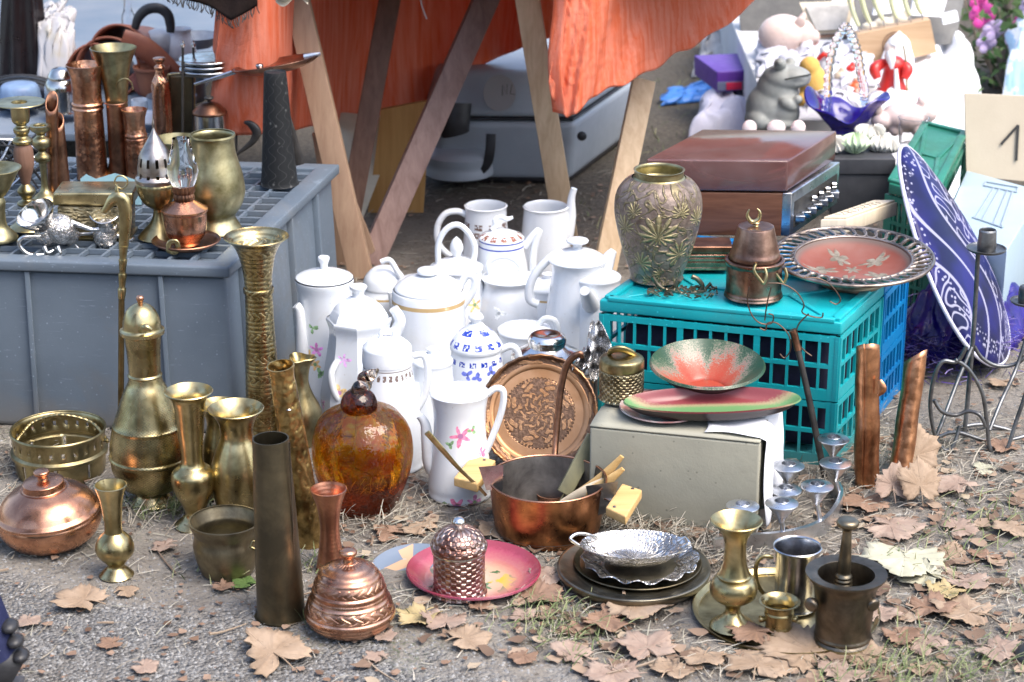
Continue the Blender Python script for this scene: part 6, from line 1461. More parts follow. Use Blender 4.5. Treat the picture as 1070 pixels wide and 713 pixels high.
# piggy bank
t = T('piggy_bank', 'pale pink piggy bank facing sideways behind the frog', 'piggy bank', 822, 62, plz)
pk = plain('pink_ceramic', (.70, .55, .48), (.66, .50, .44), .3, 10, .03, spec=.5)
t.blob('body', [(818, 36, 0, 26, 21, 21), (836, 36, 0, 16, 16, 16), (850, 39, 0, 7, 8, 8), (806, 54, -10, 6, 6, 8), (832, 54, -10, 6, 6, 8), (806, 54, 10, 6, 6, 8), (832, 54, 10, 6, 6, 8)], pk, 1.3)
t.blob('ear', [(836, 24, -12, 6, 3, 8, (.3, .3, 0))], pk, 1.0); t.blob('ear', [(838, 20, 8, 4, 3, 8, (.2, .3, 0))], pk, 1.0)
t.add(lathe_mesh('eye', [(0, -.003), (.003, 0), (0, .003)], M['black'], n=10, sm=1, off=t.pp(845, 31, -.032))); t.tube('mouth', [(849, 46, -.022), (852, 47, -.02), (855, 44, -.015)], .7, plain('dark_pink', (.3, .1, .08), None, .6), n=6); t.done()
# yellow plush, red-white bits
t = T('plush_toy', 'yellow plush toy half hidden behind the frog', 'toy', 850, 112, plz)
t.blob('body', [(850, 88, 0, 15, 14, 20), (846, 70, 0, 11, 11, 11), (842, 104, -6, 10, 9, 9)], plain('yellow_plush', (.66, .42, .12), (.58, .35, .09), .95, 20, .6, 220), 1.5); t.done()
t = T('china_figure', 'small white china figure with red trim between frog and basket', 'figurine', 862, 92, plz)
t.blob('body', [(862, 66, 0, 9, 9, 9), (865, 80, 0, 10, 10, 14), (862, 54, 0, 5, 5, 6)], M['white'], 1.2); t.tube('red_trim', [(855, 62, -.02), (861, 57, -.025), (867, 60, -.02)], 2.5, plain('red_glaze', (.58, .03, .02), None, .3)); t.done()
# blue glass basket
t = T('glass_basket', 'cobalt blue ruffled glass basket with clear twisted hoop handle', 'basket', 883, 136, plz + .004)
m = NT('cobalt_glass'); M['cobalt_glass'] = m.set(Base_Color=(.03, .02, .34), Roughness=.04, Transmission_Weight=.45, IOR=1.5)
def ruf(x, y, z, a, r):
    k = max(0, (z - .02) / .05); return (x * (1 + .16 * k * math.cos(2 * a)), y * (1 + .1 * k * math.cos(3 * a)), z + .022 * k * math.cos(2 * a + .6) * (r > .02) + .008 * k * math.sin(5 * a))
t.lathe('bowl', [(0, 138), (14, 138), (15, 135), (24, 125), (31, 115), (38, 108)], M['cobalt_glass'], open_=True, n=72, t=2.0, fn=ruf)
hp = [(862, 122, -.02), (865, 100), (866, 75), (871, 50), (879, 33), (884, 28), (890, 38), (896, 55), (899, 75), (903, 95, .02), (902, 108, .03)]
P = [tuple(t.pp(*p)) for p in hp]; q_ = crom(P, 10); t.add(tube_mesh('handle', q_, [(4.6 + .7 * math.sin(i * 1.9)) * t.m for i in range(len(q_))], M['glass'], n=12, sm=1)); t.done()
# red & white figurine
t = T('figurine', 'red robed ceramic figurine with white beard in front of the candle block', 'figurine', 931, 108, plz)
rg = plain('red_ceramic', (.60, .035, .03), (.50, .03, .025), .3, 12, .05, spec=.5)
t.lathe('robe', [(0, 108), (19, 107), (18, 100), (12, 84), (10, 72), (12, 66), (8, 60), (0, 58)], rg)
t.blob('head', [(930, 50, 0, 6, 6, 7.5), (930, 58, -3, 6, 4, 7)], plain('pale_ceramic', (.74, .66, .62), (.7, .6, .55), .35), .9)
t.tube('beard', [(930, 54, -.02), (931, 62, -.03), (932, 72, -.032)], [4, 5, 1.5], M['white']); t.lathe('hat', [(6.5, 47), (7, 45), (4, 40), (0, 37)], M['white'], px=930)
for s in (-1, 1): t.tube('sleeve', [(931 + s * 8, 66, 0), (931 + s * 17, 72, -.02), (931 + s * 14, 82, -.03)], [5, 6, 4], rg)
t.tube('white_trim', [(936, 72, -.035), (937, 88, -.045), (938, 104, -.052)], [2, 3, 3], M['white']); t.tube('staff', [(948, 106, -.02), (947, 70, -.02), (944, 48, -.02)], 1, M['brass'], n=6); t.done()
# candle block
t = T('candle_block', 'plain wooden block with round burned emblem and six thin pale candles', 'candle rack', 940, 70, Y=6.05)
flat('block', [(896, 36), (972, 21), (979, 55), (900, 74)], .05, wood('oak_block', (.50, .33, .19), (.60, .42, .26), axis=0))
em = []
for r_ in (13.5, 11): em.append(tube_mesh('e', [t.pp(936 + r_ * math.cos(a), 48 + r_ * 1.05 * math.sin(a), -.0015) for a in [i * math.pi / 10 for i in range(20)]], .0014, M['dark_wood'], closed=True, n=5, sm=2))
for a in (0, 1.05, 2.1): em.append(tube_mesh('e', [t.pp(936 + 10 * math.cos(a), 48 + 10 * math.sin(a), -.0012), t.pp(936 - 10 * math.cos(a), 48 - 10 * math.sin(a), -.0012)], .001, M['dark_wood'], n=5, sm=1))
t.add(join('emblem', em))
cw = plain('pale_green_wax', (.62, .64, .40), (.58, .60, .36), .5)
for x0, y0, x1, y1 in ((897, 34, 886, -6), (909, 31, 899, -6), (923, 28, 911, -8), (937, 26, 929, -8), (951, 23, 943, -8), (963, 21, 955, -8)):
    t.tube('candle', [(x0, y0 - 7, .02), ((x0 + x1) / 2, (y0 + y1) / 2, .02), (x1, y1, .02)], [2.2, 2.6, 2.6], cw, n=10); t.tube('spike', [(x0 + 1, y0 + 2, .02), (x0, y0 - 8, .02)], 1, M['steel'], n=6)
t.done()
# frames and dark trays behind
def leaning_frame(label, pts, mat, inner=None, Y=6.4, name='picture_frame', cat='picture frame'):
    global t
    cx_ = sum(p[0] for p in pts) / len(pts); by = max(p[1] for p in pts); t = T(name, label, cat, cx_, by, Y=Y)
    flat('frame', pts, .02, mat, 0, .002)
    if inner:
        c = (cx_, sum(p[1] for p in pts) / len(pts)); flat('picture', [((p[0] - c[0]) * .8 + c[0], (p[1] - c[1]) * .78 + c[1]) for p in pts], .01, inner, -.006, .002)
    t.done()
gp = plain('grey_print', (.34, .33, .31), (.52, .50, .47), .7, 18)
leaning_frame('dark tray with a pale rim behind the piggy bank', [(772, 0), (868, -14), (872, 30), (790, 62), (776, 62)], plain('charcoal_tray', (.05, .05, .05), (.08, .08, .075), .5), None, 6.55, 'tray', 'tray')
leaning_frame('picture in a cream frame behind the pale candles', [(836, 4), (894, 2), (886, 34), (850, 36)], M['pale_wood'], gp, 6.5)
leaning_frame('old brown frame stacked flat below the cream framed picture', [(850, 38), (905, 34), (904, 62), (856, 62)], M['dark_wood'], plain('dark_picture', (.03, .03, .03), (.1, .09, .08), .5), 6.45)
leaning_frame('grey tray leaning behind the candle block', [(890, -20), (1012, -24), (998, 46), (900, 52)], plain('grey_tray', (.10, .10, .10), (.14, .14, .135), .5), None, 6.3, 'tray', 'tray')
leaning_frame('white card with a small dark drawing clipped on the grey tray', [(955, -4), (992, -8), (984, 18), (952, 16)], M['paper'], None, 6.26, 'card', 'card')
leaning_frame('crumpled white paper scrap near the corner of the grey tray', [(984, 16), (1000, 12), (1002, 22), (986, 26)], M['paper'], None, 6.26, 'card', 'card')
leaning_frame('white card behind the middle candles', [(918, -6), (944, -10), (946, 12), (912, 16)], M['paper'], None, 6.26, 'card', 'card')
t = T('figurine', 'cream reclining figurine lying behind the candle block', 'figurine', 930, 34, Y=6.18)
t.blob('body', [(910, 28, 0, 10, 6, 5), (925, 24, 0, 12, 7, 6), (940, 20, 0, 9, 7, 7), (948, 14, 0, 5, 5, 5)], plain('cream_china', (.66, .6, .48), None, .4), 1.2); t.done()
# pink pig in front
t = T('pig_figurine', 'pale pink ceramic pig beside the blue glass basket', 'figurine', 945, 140, plz)
t.blob('body', [(945, 122, 0, 25, 18, 16), (922, 126, -4, 12, 11, 10), (968, 118, 0, 12, 11, 11), (963, 106, -4, 5, 4, 6), (935, 136, -8, 6, 6, 7), (958, 136, -8, 6, 6, 7)], plain('blush_ceramic', (.74, .60, .57), (.70, .55, .52), .3, 10, .03), 1.4)
t.blob('ear', [(918, 115, -8, 5, 3, 6)], pk, 1.0); t.done()
# dark box with shells
t = T('storage_box', 'charcoal box with closed lid holding the sea shells', 'box', 905, 212, CH - .10); dz = zat(t.b.y, 172) - t.b.z
dkb = plain('charcoal_card', (.035, .037, .042), (.05, .052, .058), .6)
boxp('box', 868, 934, 180, 226, .2, dkb, .004); boxp('lid', 866, 936, 166, 183, .21, dkb, .004, -.004); t.done()
zs = zat(t.b.y, 167.5)
sm0 = plain('white_shell', (.76, .74, .68), (.60, .58, .52), .5, 30, .3, 90); sg = plain('pale_green_shell', (.52, .66, .42), (.58, .70, .50), .5, 30, .2)
for i, (lab, sx, sy, r_, mat) in enumerate((('pale green shell on the heap above the charcoal box', 893, 151, 15, sg), ('round white shell beside the pale green one', 919, 152, 13, sm0), ('white shell behind the pale green shell, farthest from the viewer', 905, 140, 12, sm0), ('white shell between the record player and the pale green shell', 874, 152, 11, sm0), ('small white shell at the rim nearest the glass tumbler', 931, 154, 9, sm0), ('knobbly white shell crowning the heap', 915, 139, 10, sm0))):
    u = T('sea_shell', lab, 'shell', sx, sy, Y=at(905, 212, CH - .10).y + .05 + .02 * (i % 3), group='sea shells on the charcoal box'); u.b.z = max(u.b.z, zs)
    def shf(x, y, z, a, r): k = 1 + .10 * math.cos(14 * a); return (x * k, y * k, z + .004 * math.cos(14 * a))
    u.add(lathe_mesh('shell', [(0, -.6 * r_ * u.m), (.8 * r_ * u.m, -.3 * r_ * u.m), (r_ * u.m, 0), (.7 * r_ * u.m, .5 * r_ * u.m), (0, .75 * r_ * u.m)], mat, n=56, fn=shf, rot=(R(20 * (i % 3) - 20), R(15 * (i % 2)), i))); u.done()
for lab, sx in (('pink white shell tip in front of the frog, beside the lid', 783), ('largest pink white shell tip in front of the frog', 811), ('small pink white shell tip at the end nearest the basket', 834)):
    u = T('sea_shell', lab, 'shell', sx, 131, Y=atY(812, 133, 5.15).y - .28); u.blob('shell', [(sx, 134, 0, 10 if sx == 811 else 8, 6, 9)], plain('pink_shell', (.76, .60, .58), (.8, .7, .68), .4), 1.2); u.done()
# glass tumbler
simple('tumbler', 'clear cut glass tumbler near the green crate', 'glass', 953, 150, [(0, 152), (13, 152), (14, 146), (16, 128), (16.5, 123)], M['glass'], plz, open_=True)
# green crate
gz = .30
g1_, g2_, g3_ = at(958, 192, gz), at(975, 205, gz), at(1008, 140, gz)
gq = at(976, 203, gz); lattice_crate('vegetable_crate', 'green plastic lattice crate with white tag in front of the white sheet', gq + (at(930, 190, gz) - gq), gq, at(1009, 138, gz), gz, M['green'], 2, 8, 9)
t = T('paper_tag', 'white paper tag stuck along the side of the green crate', 'tag', 985, 200, Y=gq.y)
a_, b_ = at(978, 203, gz), at(999, 160, gz); off = Vector((.012, -.004, 0))
vs = [a_ + off + Vector((0, 0, -.03)), b_ + off + Vector((0, 0, -.03)), b_ + off + Vector((0, 0, -.08)), a_ + off + Vector((0, 0, -.08))]
o = mesh_obj('tag', [v - t.b for v in vs] + [v - t.b + Vector((.0015, 0, 0)) for v in vs], [(0, 1, 2, 3), (7, 6, 5, 4), (0, 1, 5, 4), (1, 2, 6, 5), (2, 3, 7, 6), (3, 0, 4, 7)], M['paper']); t.add(o); t.done()
# cardboard sheet with 1
t = T('cardboard_sign', 'pale corrugated cardboard panel with a hand drawn figure 1', 'sign', 1045, 188, .2)
flat('panel', [(1008, 98), (1100, 102), (1100, 192), (1010, 184)], .008, M['card_brown'], 0, .0006)
mk = plain('black_marker', (.03, .03, .03), None, .7)
t.add(join('figure', [tube_mesh('s', [t.pp(1046, 151, .02), t.pp(1055, 141, .026), t.pp(1064, 131, .032)], .0035, mk, n=6, sm=1, flat=.5), tube_mesh('s', [t.pp(1064, 131, .032), t.pp(1063, 148, .022), t.pp(1062, 168, .01)], .0035, mk, n=6, sm=1, flat=.5)])); t.done()
# pale blue box with line drawing
t = T('printed_box', 'pale blue carton with a line drawing of a folding table on its lid', 'carton', 1040, 290, .0)
bx = plain('pale_blue_print', (.36, .46, .52), (.32, .43, .50), .5, 6)
b0, b1, b2 = at(985, 236, .22), at(1052, 262, .22), at(1090, 200, .22); b3 = at(1010, 178, .22)
t.add(prism_mesh('box', [p - t.b for p in (b0, b1, b2, b3)], .005, .22, bx, .003)); dr = []
gl = plain('grey_ink', (.30, .36, .42), None, .6)
tp = lambda px, py: at(px, py, .2222) - t.b
for pts in ([(1030, 190), (1064, 196)], [(1028, 194), (1062, 201)], [(1030, 190), (1028, 194)], [(1064, 196), (1062, 201)], [(1038, 197), (1019, 228)], [(1044, 198), (1026, 230)], [(1058, 201), (1046, 236)], [(1052, 200), (1038, 234)], [(1016, 227), (1048, 238)]):
    dr.append(tube_mesh('d', [tp(*p) for p in pts], .0022, gl, n=5, sm=1))
t.add(join('drawing', dr)); t.done()
# plant with pink blossoms
t = T('flowering_plant', 'leafy shrub with pink blossoms and thin trunk behind the cardboard panel', 'plant', 1050, 92)
t.tube('trunk', [(1046, 92), (1047, 60), (1052, 20), (1054, -40)], [5, 5, 4.5, 4], plain('bark', (.22, .18, .15), (.16, .13, .11), .9, 20, .5, 60))
for k in range(8):
    a = random.uniform(0, 6.28); t.tube('stem', [(1046 + random.uniform(-10, 20), 95, random.uniform(-.1, .1)), (1046 + 30 * math.cos(a) + 8, 50, .1 * math.sin(a)), (1050 + 45 * math.cos(a), -10, .2 * math.sin(a))], 1, M['twig'], n=5)
vs, fs = [], []
for i in range(900):
    p = t.pp(random.gauss(1058, 30), random.uniform(-60, 105), random.gauss(.05, .15)); L = random.uniform(.02, .06); d = Vector((random.uniform(-1, 1), random.uniform(-1, 1), random.uniform(-.8, .6))).normalized(); s = d.cross(Vector((random.uniform(-1, 1), random.uniform(-1, 1), random.uniform(-1, 1)))).normalized() * L * .25
    if p.z + t.b.z < .02: continue
    b = len(vs); n_ = s.cross(d).normalized() * L * .1; vs += [p, p + d * L * .4 + s + n_, p + d * L, p + d * L * .4 - s + n_]; fs += [(b, b + 1, b + 2), (b, b + 2, b + 3)]
t.add(mesh_obj('foliage', vs, fs, scatter_island_mat('shrub_leaf', [(0, (.03, .075, .02)), (.6, (.07, .13, .04)), (1, (.14, .20, .08))], .5), smooth=False))
pkm = plain('magenta_petal', (.66, .05, .30), (.60, .09, .36), .6); lvm = plain('lilac_petal', (.50, .38, .62), (.58, .48, .68), .6)
for px, py, r_, mt in ((1026, 15, 13, pkm), (1022, 3, 9, pkm), (1068, 25, 10, pkm), (1038, 30, 11, lvm), (1030, 44, 10, lvm), (1060, 42, 10, lvm), (1074, 8, 9, lvm)):
    q = t.pp(px, py, -.10); pv, pfz = [], []
    for j in range(6):
        a = j * 1.047; c_, s_ = math.cos(a), math.sin(a); R_ = r_ * t.m; b = len(pv)
        for rr, w0 in ((.05, .1), (.5, .42), (.9, .4), (1.05, .12)):
            for sg in (-1, 1): pv.append(q + Vector((rr * R_ * c_ - sg * w0 * R_ * s_, -.01 - .02 * rr * math.sin(a * 2), rr * R_ * s_ + sg * w0 * R_ * c_)))
        pfz += [(b, b + 1, b + 3, b + 2), (b + 2, b + 3, b + 5, b + 4), (b + 4, b + 5, b + 7, b + 6)]
    o = mesh_obj('blossom', pv, pfz, mt); s2 = o.modifiers.new('t', 'SOLIDIFY'); s2.thickness = .001; t.add(o)
t.done()

# ================================================================== upper left: stall behind the lamps
t = T('dark_garment', 'dark brown glossy garment hanging at the edge of the stall', 'garment', 25, 84, .30)
def skirt(u, v):
    a = 2 * math.pi * u; r = (25 - 11 * v) * t.m * (1 + .13 * math.sin(7 * a + 2 * v) + .05 * math.sin(13 * a)); p = t.pp(24 - 2 * v, 86 - 135 * v); return p + Vector((r * math.cos(a), r * math.sin(a), 0))
t.add(grid_mesh('garment', skirt, 72, 24, plain('dark_brown_leather', (.010, .006, .007), (.006, .004, .005), .3, spec=.6), .003, closed_u=True)); t.done()
mound('white_sack', 'white and yellow printed paper sack beside the dark garment', 'sack', [(40, 98), (80, 98), (80, 66), (40, 66)], .24, plain('sack_paper', (.46, .45, .46), (.42, .37, .24), .7, 9, .3, 40, contrast=(.55, .75)), 9.0, 40, 30, .15, z=.285)
def hoop(t, part, c, rx, ry, wid, mat, tilt=0.0, a0=0.0, a1=6.283):
    def fn(u, v):
        a = a0 + (a1 - a0) * u; return t.pp(c[0] + rx * math.cos(a) * (1 - .1 * v), c[1] - ry * math.sin(a) * (1 - .1 * v), wid * v * t.m * 1.0) + Vector((tilt * v * wid * t.m, 0, 0))
    return t.add(grid_mesh(part, fn, 40, 6, mat, .006))
lea = plain('saddle_leather', (.30, .10, .055), (.20, .065, .04), .45, 12, .2, 120)
t = T('leather_belt', 'broad brown leather belt rolled into loops behind the copper vase', 'belt', 125, 100, .28)
hoop(t, 'loop', (112, 72), 33, 33, 110, lea, .25); hoop(t, 'loop', (98, 82), 30, 36, 90, lea, .2); hoop(t, 'loop', (122, 52), 27, 26, 100, lea, .3, 0, 3.6)
t.tube('strap', [(128, 40), (150, 50), (172, 68), (192, 88)], [10, 12, 11, 9], lea, flat=.35); t.done()
t = T('leather_strap', 'reddish leather strap end curling beside the copper bottle', 'strap', 150, 100, .28)
t.tube('strap', [(138, 78), (150, 92), (166, 104), (180, 112)], [8, 9, 8, 7], plain('red_brown_leather', (.34, .12, .09), (.24, .08, .06), .5), flat=.35); t.done()
t = T('black_hoop', 'black padded headband arching over grey household junk', 'headband', 160, 34, .45)
t.tube('band', [(141, 30), (145, 18), (154, 10), (166, 9), (175, 15), (178, 26), (178, 34)], [4, 5, 5.5, 5.5, 5.5, 5, 4], M['black_plastic'], flat=.6); t.done()
pal = plain('pale_blue_grey', (.115, .135, .16), (.09, .105, .13), .5, 9)
t = T('board', 'tall pale grey panelled partition closing the stall at the back', 'partition', 120, 60, .0)
wv_ = at(60, 60); 
pv = [beam_mesh('p', Vector((x, 7.9, .55)) - t.b, Vector((x + .36, 7.9, .55)) - t.b, .02, 1.1, pal, .004, up=(0, 0, 1)) for x in (-2.9, -2.52, -2.14, -1.76, -1.38)]
t.add(join('panel', pv)); t.done()
# junk: individual grey household pieces
jm = [plain('junk_grey', (.38, .42, .48), (.26, .29, .34), .4), M['steel'], plain('junk_white', (.70, .72, .75), (.58, .6, .66), .4), plain('junk_blue', (.20, .30, .46), (.14, .2, .33), .45)]
for i, (lab, px, py, prof, mat) in enumerate((
    ('pale grey ball shaped lamp shade under the black headband', 167, 60, [(0, 62), (12, 60), (17, 48), (14, 36), (6, 31), (0, 30)], jm[0]),
    ('clear greenish glass bottle standing in front of the partition', 136, 48, [(0, 50), (7, 50), (7, 20), (4, 8), (4, -10)], M['glass']),
    ('white enamel jug in the junk behind the plate rack', 190, 60, [(0, 62), (14, 61), (15, 48), (11, 36), (12, 30)], jm[2]),
    ('blue grey basin among the junk behind the plate rack', 205, 46, [(0, 50), (16, 49), (24, 40), (26, 37)], jm[0]),
    ('dented blue tin in the shade behind the silver pot', 22, 96, [(0, 112), (20, 110), (21, 98), (17, 88), (0, 86)], jm[3]),
    ('grey plastic tub beneath the leather belt', 180, 110, [(0, 118), (22, 117), (25, 104), (26, 100)], jm[0]),
    ('white saucepan lid leaning near the copper bottle', 157, 120, [(0, 128), (18, 126), (10, 118), (0, 115)], jm[2]))):
    t = T('junk_vessel', lab, 'vessel', px, py, .3 if py > 90 else .35); t.name = ('lamp_shade', 'glass_bottle', 'enamel_jug', 'basin', 'blue_tin', 'plastic_tub', 'pan_lid')[i]; t.lathe('body', prof, mat, n=40); t.done()
dkm = plain('dark_blue_clutter', (.015, .02, .04), (.04, .05, .08), .5)
for i, (nm, lab, px, py, prof, mat) in enumerate((
    ('black_bag', 'black bag slumped in front of the dark garment', 18, 104, [(0, 106), (34, 104), (38, 96), (30, 86), (12, 82), (0, 81)], dkm),
    ('dark_jar', 'dark glass jar between the silver pot and the copper vase', 84, 108, [(0, 110), (9, 109), (10, 92), (6, 86), (6, 80), (0, 80)], M['black']),
    ('terracotta_pot', 'terracotta flower pot lying behind the trumpet mouthed vase', 160, 98, [(0, 100), (12, 99), (17, 76), (19, 72), (19, 69)], plain('terracotta', (.34, .13, .07), (.26, .10, .06), .8)),
    ('grey_saucepan', 'dull grey saucepan behind the spiral fluted bottle', 196, 104, [(0, 106), (18, 105), (20, 90), (20, 84)], M['iron']),
    ('white_mug', 'white mug on the stall top beside the terracotta pot', 148, 120, [(0, 122), (9, 121), (10, 108), (10, 104)], M['white']))):
    t = T(nm, lab, 'vessel' if i else 'bag', px, py, .285); t.lathe('body', prof, mat, n=40, open_=prof[-1][0] > 0); t.done()
t = T('cable_coil', 'coil of black cable hanging over the end of the stall', 'cable', 22, 106, .285)
for k in range(6): t.tube('loop', [(22 + (30 + 3 * k) * math.cos(a), 100 - (14 + 1.5 * k) * math.sin(a), -.05 - .01 * k) for a in [j * math.pi / 8 for j in range(16)]], 1.2, M['black_plastic'] if k % 2 else pal, closed=True, n=6, sm=2)
t.done()
t = T('stall_table', 'low table with pale blue top behind the grey crate', 'table', 90, 120, .0)
tz = .28
t.add(prism_mesh('tabletop', [Vector(p) - t.b for p in ((-2.2, 5.15, 0), (-.85, 5.15, 0), (-.85, 7.6, 0), (-2.2, 7.6, 0))], tz - .02, tz, plain('pale_table_top', (.13, .17, .22), (.18, .21, .25), .6, 5), .003))
for x, y in ((-2.1, 5.25), (-.95, 5.25), (-.95, 7.5), (-2.1, 7.5)): t.add(beam_mesh('leg', Vector((x, y, 0)) - t.b, Vector((x, y, tz - .02)) - t.b, .04, .04, M['mid_wood'], .002))
t.done()
# brown fringed shawl corner hanging from above
t = T('fringed_shawl', 'dark brown shawl corner with black fringe hanging from the table edge', 'shawl', 232, 30, Y=4.72)
def sh(u, v):
    a = t.pp(168 + 100 * u, -57); b = t.pp(176 + 92 * u, -8 + 40 * (u ** 1.1) - 26 * max(0, u - .72) / .28, -.02)
    p = a.lerp(b, v); p.y += .02 * math.sin(u * 9 + v * 4); return p
dk = plain('brown_wool', (.022, .014, .012), (.014, .010, .009), .9, 30, .5, 200, spec=.1)
t.add(grid_mesh('shawl', sh, 40, 20, dk, .006)); fr = []
for i in range(46):
    u = i / 45; p = sh(u, 1.0); fr.append(tube_mesh('f', [p, p + Vector((random.uniform(-.004, .004), -.004, -.008)), p + Vector((random.uniform(-.008, .008), -.006, -.018))], .0012, M['black'], n=4, sm=2))
t.add(join('fringe', fr)); t.done()
t = T('dry_leaf', 'withered leaf caught on the trestle leg near the cloth', 'leaf', 305, 3, Y=4.70)
t.add(grid_mesh('leaf', lambda u, v: t.pp(288 + 34 * u, 2 - 8 * v + 5 * math.sin(u * 7), .01 * math.sin(v * 5)), 14, 6, plain('withered', (.5, .44, .34), None, .8), .0008)); t.done()
t = T('loose_string', 'short loose white string dangling in front of the orange cloth', 'string', 442, 15, Y=5.2)
t.tube('string', [(438, -20), (440, 2), (443, 12), (446, 20)], .9, M['white'], n=6); t.done()

# ================================================================== passer-by striding out past the grey kerb side
t = T('person', 'passer-by in dark blue socks and black strapped shoes, striding past the copper bowl', 'person', 0, 727)
skin = plain('skin', (.62, .38, .29), (.56, .33, .25), .5, 14, .05, spec=.4, Subsurface_Weight=.1)
def P_(x, y, z): return (x, y, z)
J = dict(pel=(-.42, .05, .93), sp=(-.43, .05, 1.12), ch=(-.44, .05, 1.32), nk=(-.45, .05, 1.46), hd=(-.47, .05, 1.56), ht=(-.47, .05, 1.68),
         h1=(-.42, -.05, .88), k1=(-.20, -.02, .49), a1=(-.01, 0, .10), b1=(.0, 0, .05), f1=(-.15, 0, .035),
         h2=(-.42, .15, .88), k2=(-.62, .16, .50), a2=(-.70, .16, .09), f2=(-.86, .16, .035),
         s1=(-.44, -.13, 1.40), e1=(-.36, -.20, 1.14), w1=(-.46, -.20, .90), n1=(-.49, -.2, .82), s2=(-.44, .23, 1.40), e2=(-.50, .29, 1.14), w2=(-.62, .28, .93), n2=(-.65, .28, .86))
rad = dict(pel=.15, sp=.135, ch=.155, nk=.055, hd=.085, ht=.07, h1=.085, k1=.058, a1=.04, b1=.04, f1=.035, h2=.085, k2=.058, a2=.038, f2=.035, s1=.06, e1=.042, w1=.03, n1=.035, s2=.06, e2=.042, w2=.03, n2=.035)
E = [('pel', 'sp'), ('sp', 'ch'), ('ch', 'nk'), ('nk', 'hd'), ('hd', 'ht'), ('pel', 'h1'), ('h1', 'k1'), ('k1', 'a1'), ('a1', 'b1'), ('b1', 'f1'), ('pel', 'h2'), ('h2', 'k2'), ('k2', 'a2'), ('a2', 'f2'), ('ch', 's1'), ('s1', 'e1'), ('e1', 'w1'), ('w1', 'n1'), ('ch', 's2'), ('s2', 'e2'), ('e2', 'w2'), ('w2', 'n2')]
ks = list(J); me = bpy.data.meshes.new('body'); me.from_pydata([J[k] for k in ks], [(ks.index(a), ks.index(b)) for a, b in E], []); ob = bpy.data.objects.new('body', me); COL.objects.link(ob); me.materials.append(skin)
ob.modifiers.new('skin', 'SKIN').use_smooth_shade = True; sv = me.skin_vertices[0].data
for i, k in enumerate(ks): sv[i].radius = (rad[k],) * 2
sv[0].use_root = True; sb = ob.modifiers.new('sub', 'SUBSURF'); sb.levels = sb.render_levels = 2; t.add(ob)
navy = plain('navy_knit', (.018, .022, .06), (.03, .035, .085), .9, 30, .5, 300, spec=.1)
o = lambda k, off=(0, 0, 0): Vector(J[k]) + Vector(off)
for a, k in (('a1', 'k1'), ('a2', 'k2')): 
    q0, q1 = o(a), o(k); t.add(tube_mesh('sock', [q0 - Vector((0, 0, .03)), q0 + (q1 - q0) * .1, q0 + (q1 - q0) * .27], [.046, .048, .056], navy, n=24))
for a, f in (('a1', 'f1'), ('a2', 'f2')):
    q0, q1 = o(a), o(f); sh_ = t.add(tube_mesh('shoe', [(q0.x + .040, q0.y, .042), (q0.x + .012, q0.y, .055), (q0.x - .06, q0.y, .05), (q1.x - .02, q1.y, .038), (q1.x - .08, q1.y, .03)], [.03, .044, .045, .042, .02], M['black_plastic'], n=20))
    t.sub(t.add(tube_mesh('sole', [(q0.x + .040, q0.y, .010), (q0.x - .05, q0.y, .010), (q1.x - .08, q1.y, .010)], [.04, .045, .03], plain('grey_rubber', (.09, .09, .10), None, .6), n=16, flat=.22, up=(0, 0, 1))), sh_)
t.add(blob_mesh('buckle', [((.034 - .25 * (z_ - .1), -.012, z_), (.014, .02, .010), (0, 0, 0)) for z_ in (.075, .10, .125)], M['black_plastic'], .003))
# white star on the sock
sv_, c0 = [], Vector((.005, -.062, .092))
for i in range(10):
    a = math.pi / 2 + i * math.pi / 5; r_ = .020 if i % 2 == 0 else .009; th = r_ * math.cos(a) / .048
    sv_.append((-.012 + .0495 * math.sin(th + .25), -.0495 * math.cos(th + .25), c0.z + r_ * math.sin(a)))
t.add(mesh_obj('star', sv_, [tuple(range(10))], plain('white_print', (.6, .62, .7), None, .7)))
t.add(tube_mesh('shorts', [o('h1', (.0, 0, .02)), o('h1').lerp(o('k1'), .5), o('h1').lerp(o('k1'), .8)], [.115, .098, .088], plain('grey_cotton', (.16, .17, .2), (.12, .13, .15), .9), n=24)); t.add(tube_mesh('shorts', [o('h2', (.0, 0, .02)), o('h2').lerp(o('k2'), .5), o('h2').lerp(o('k2'), .8)], [.115, .098, .088], plain('grey_cotton', (.16, .17, .2), (.12, .13, .15), .9), n=24))
t.add(tube_mesh('shirt', [o('pel', (0, 0, -.10)), o('pel'), o('sp'), o('ch'), o('nk', (0, 0, -.05))], [.165, .17, .16, .18, .075], plain('blue_shirt', (.12, .16, .26), (.1, .13, .2), .9), n=28))
t.add(blob_mesh('hair', [(o('ht', (.025, 0, -.02)), (.095, .088, .085), (0, 0, 0))], M['black'], .012))
t.done()
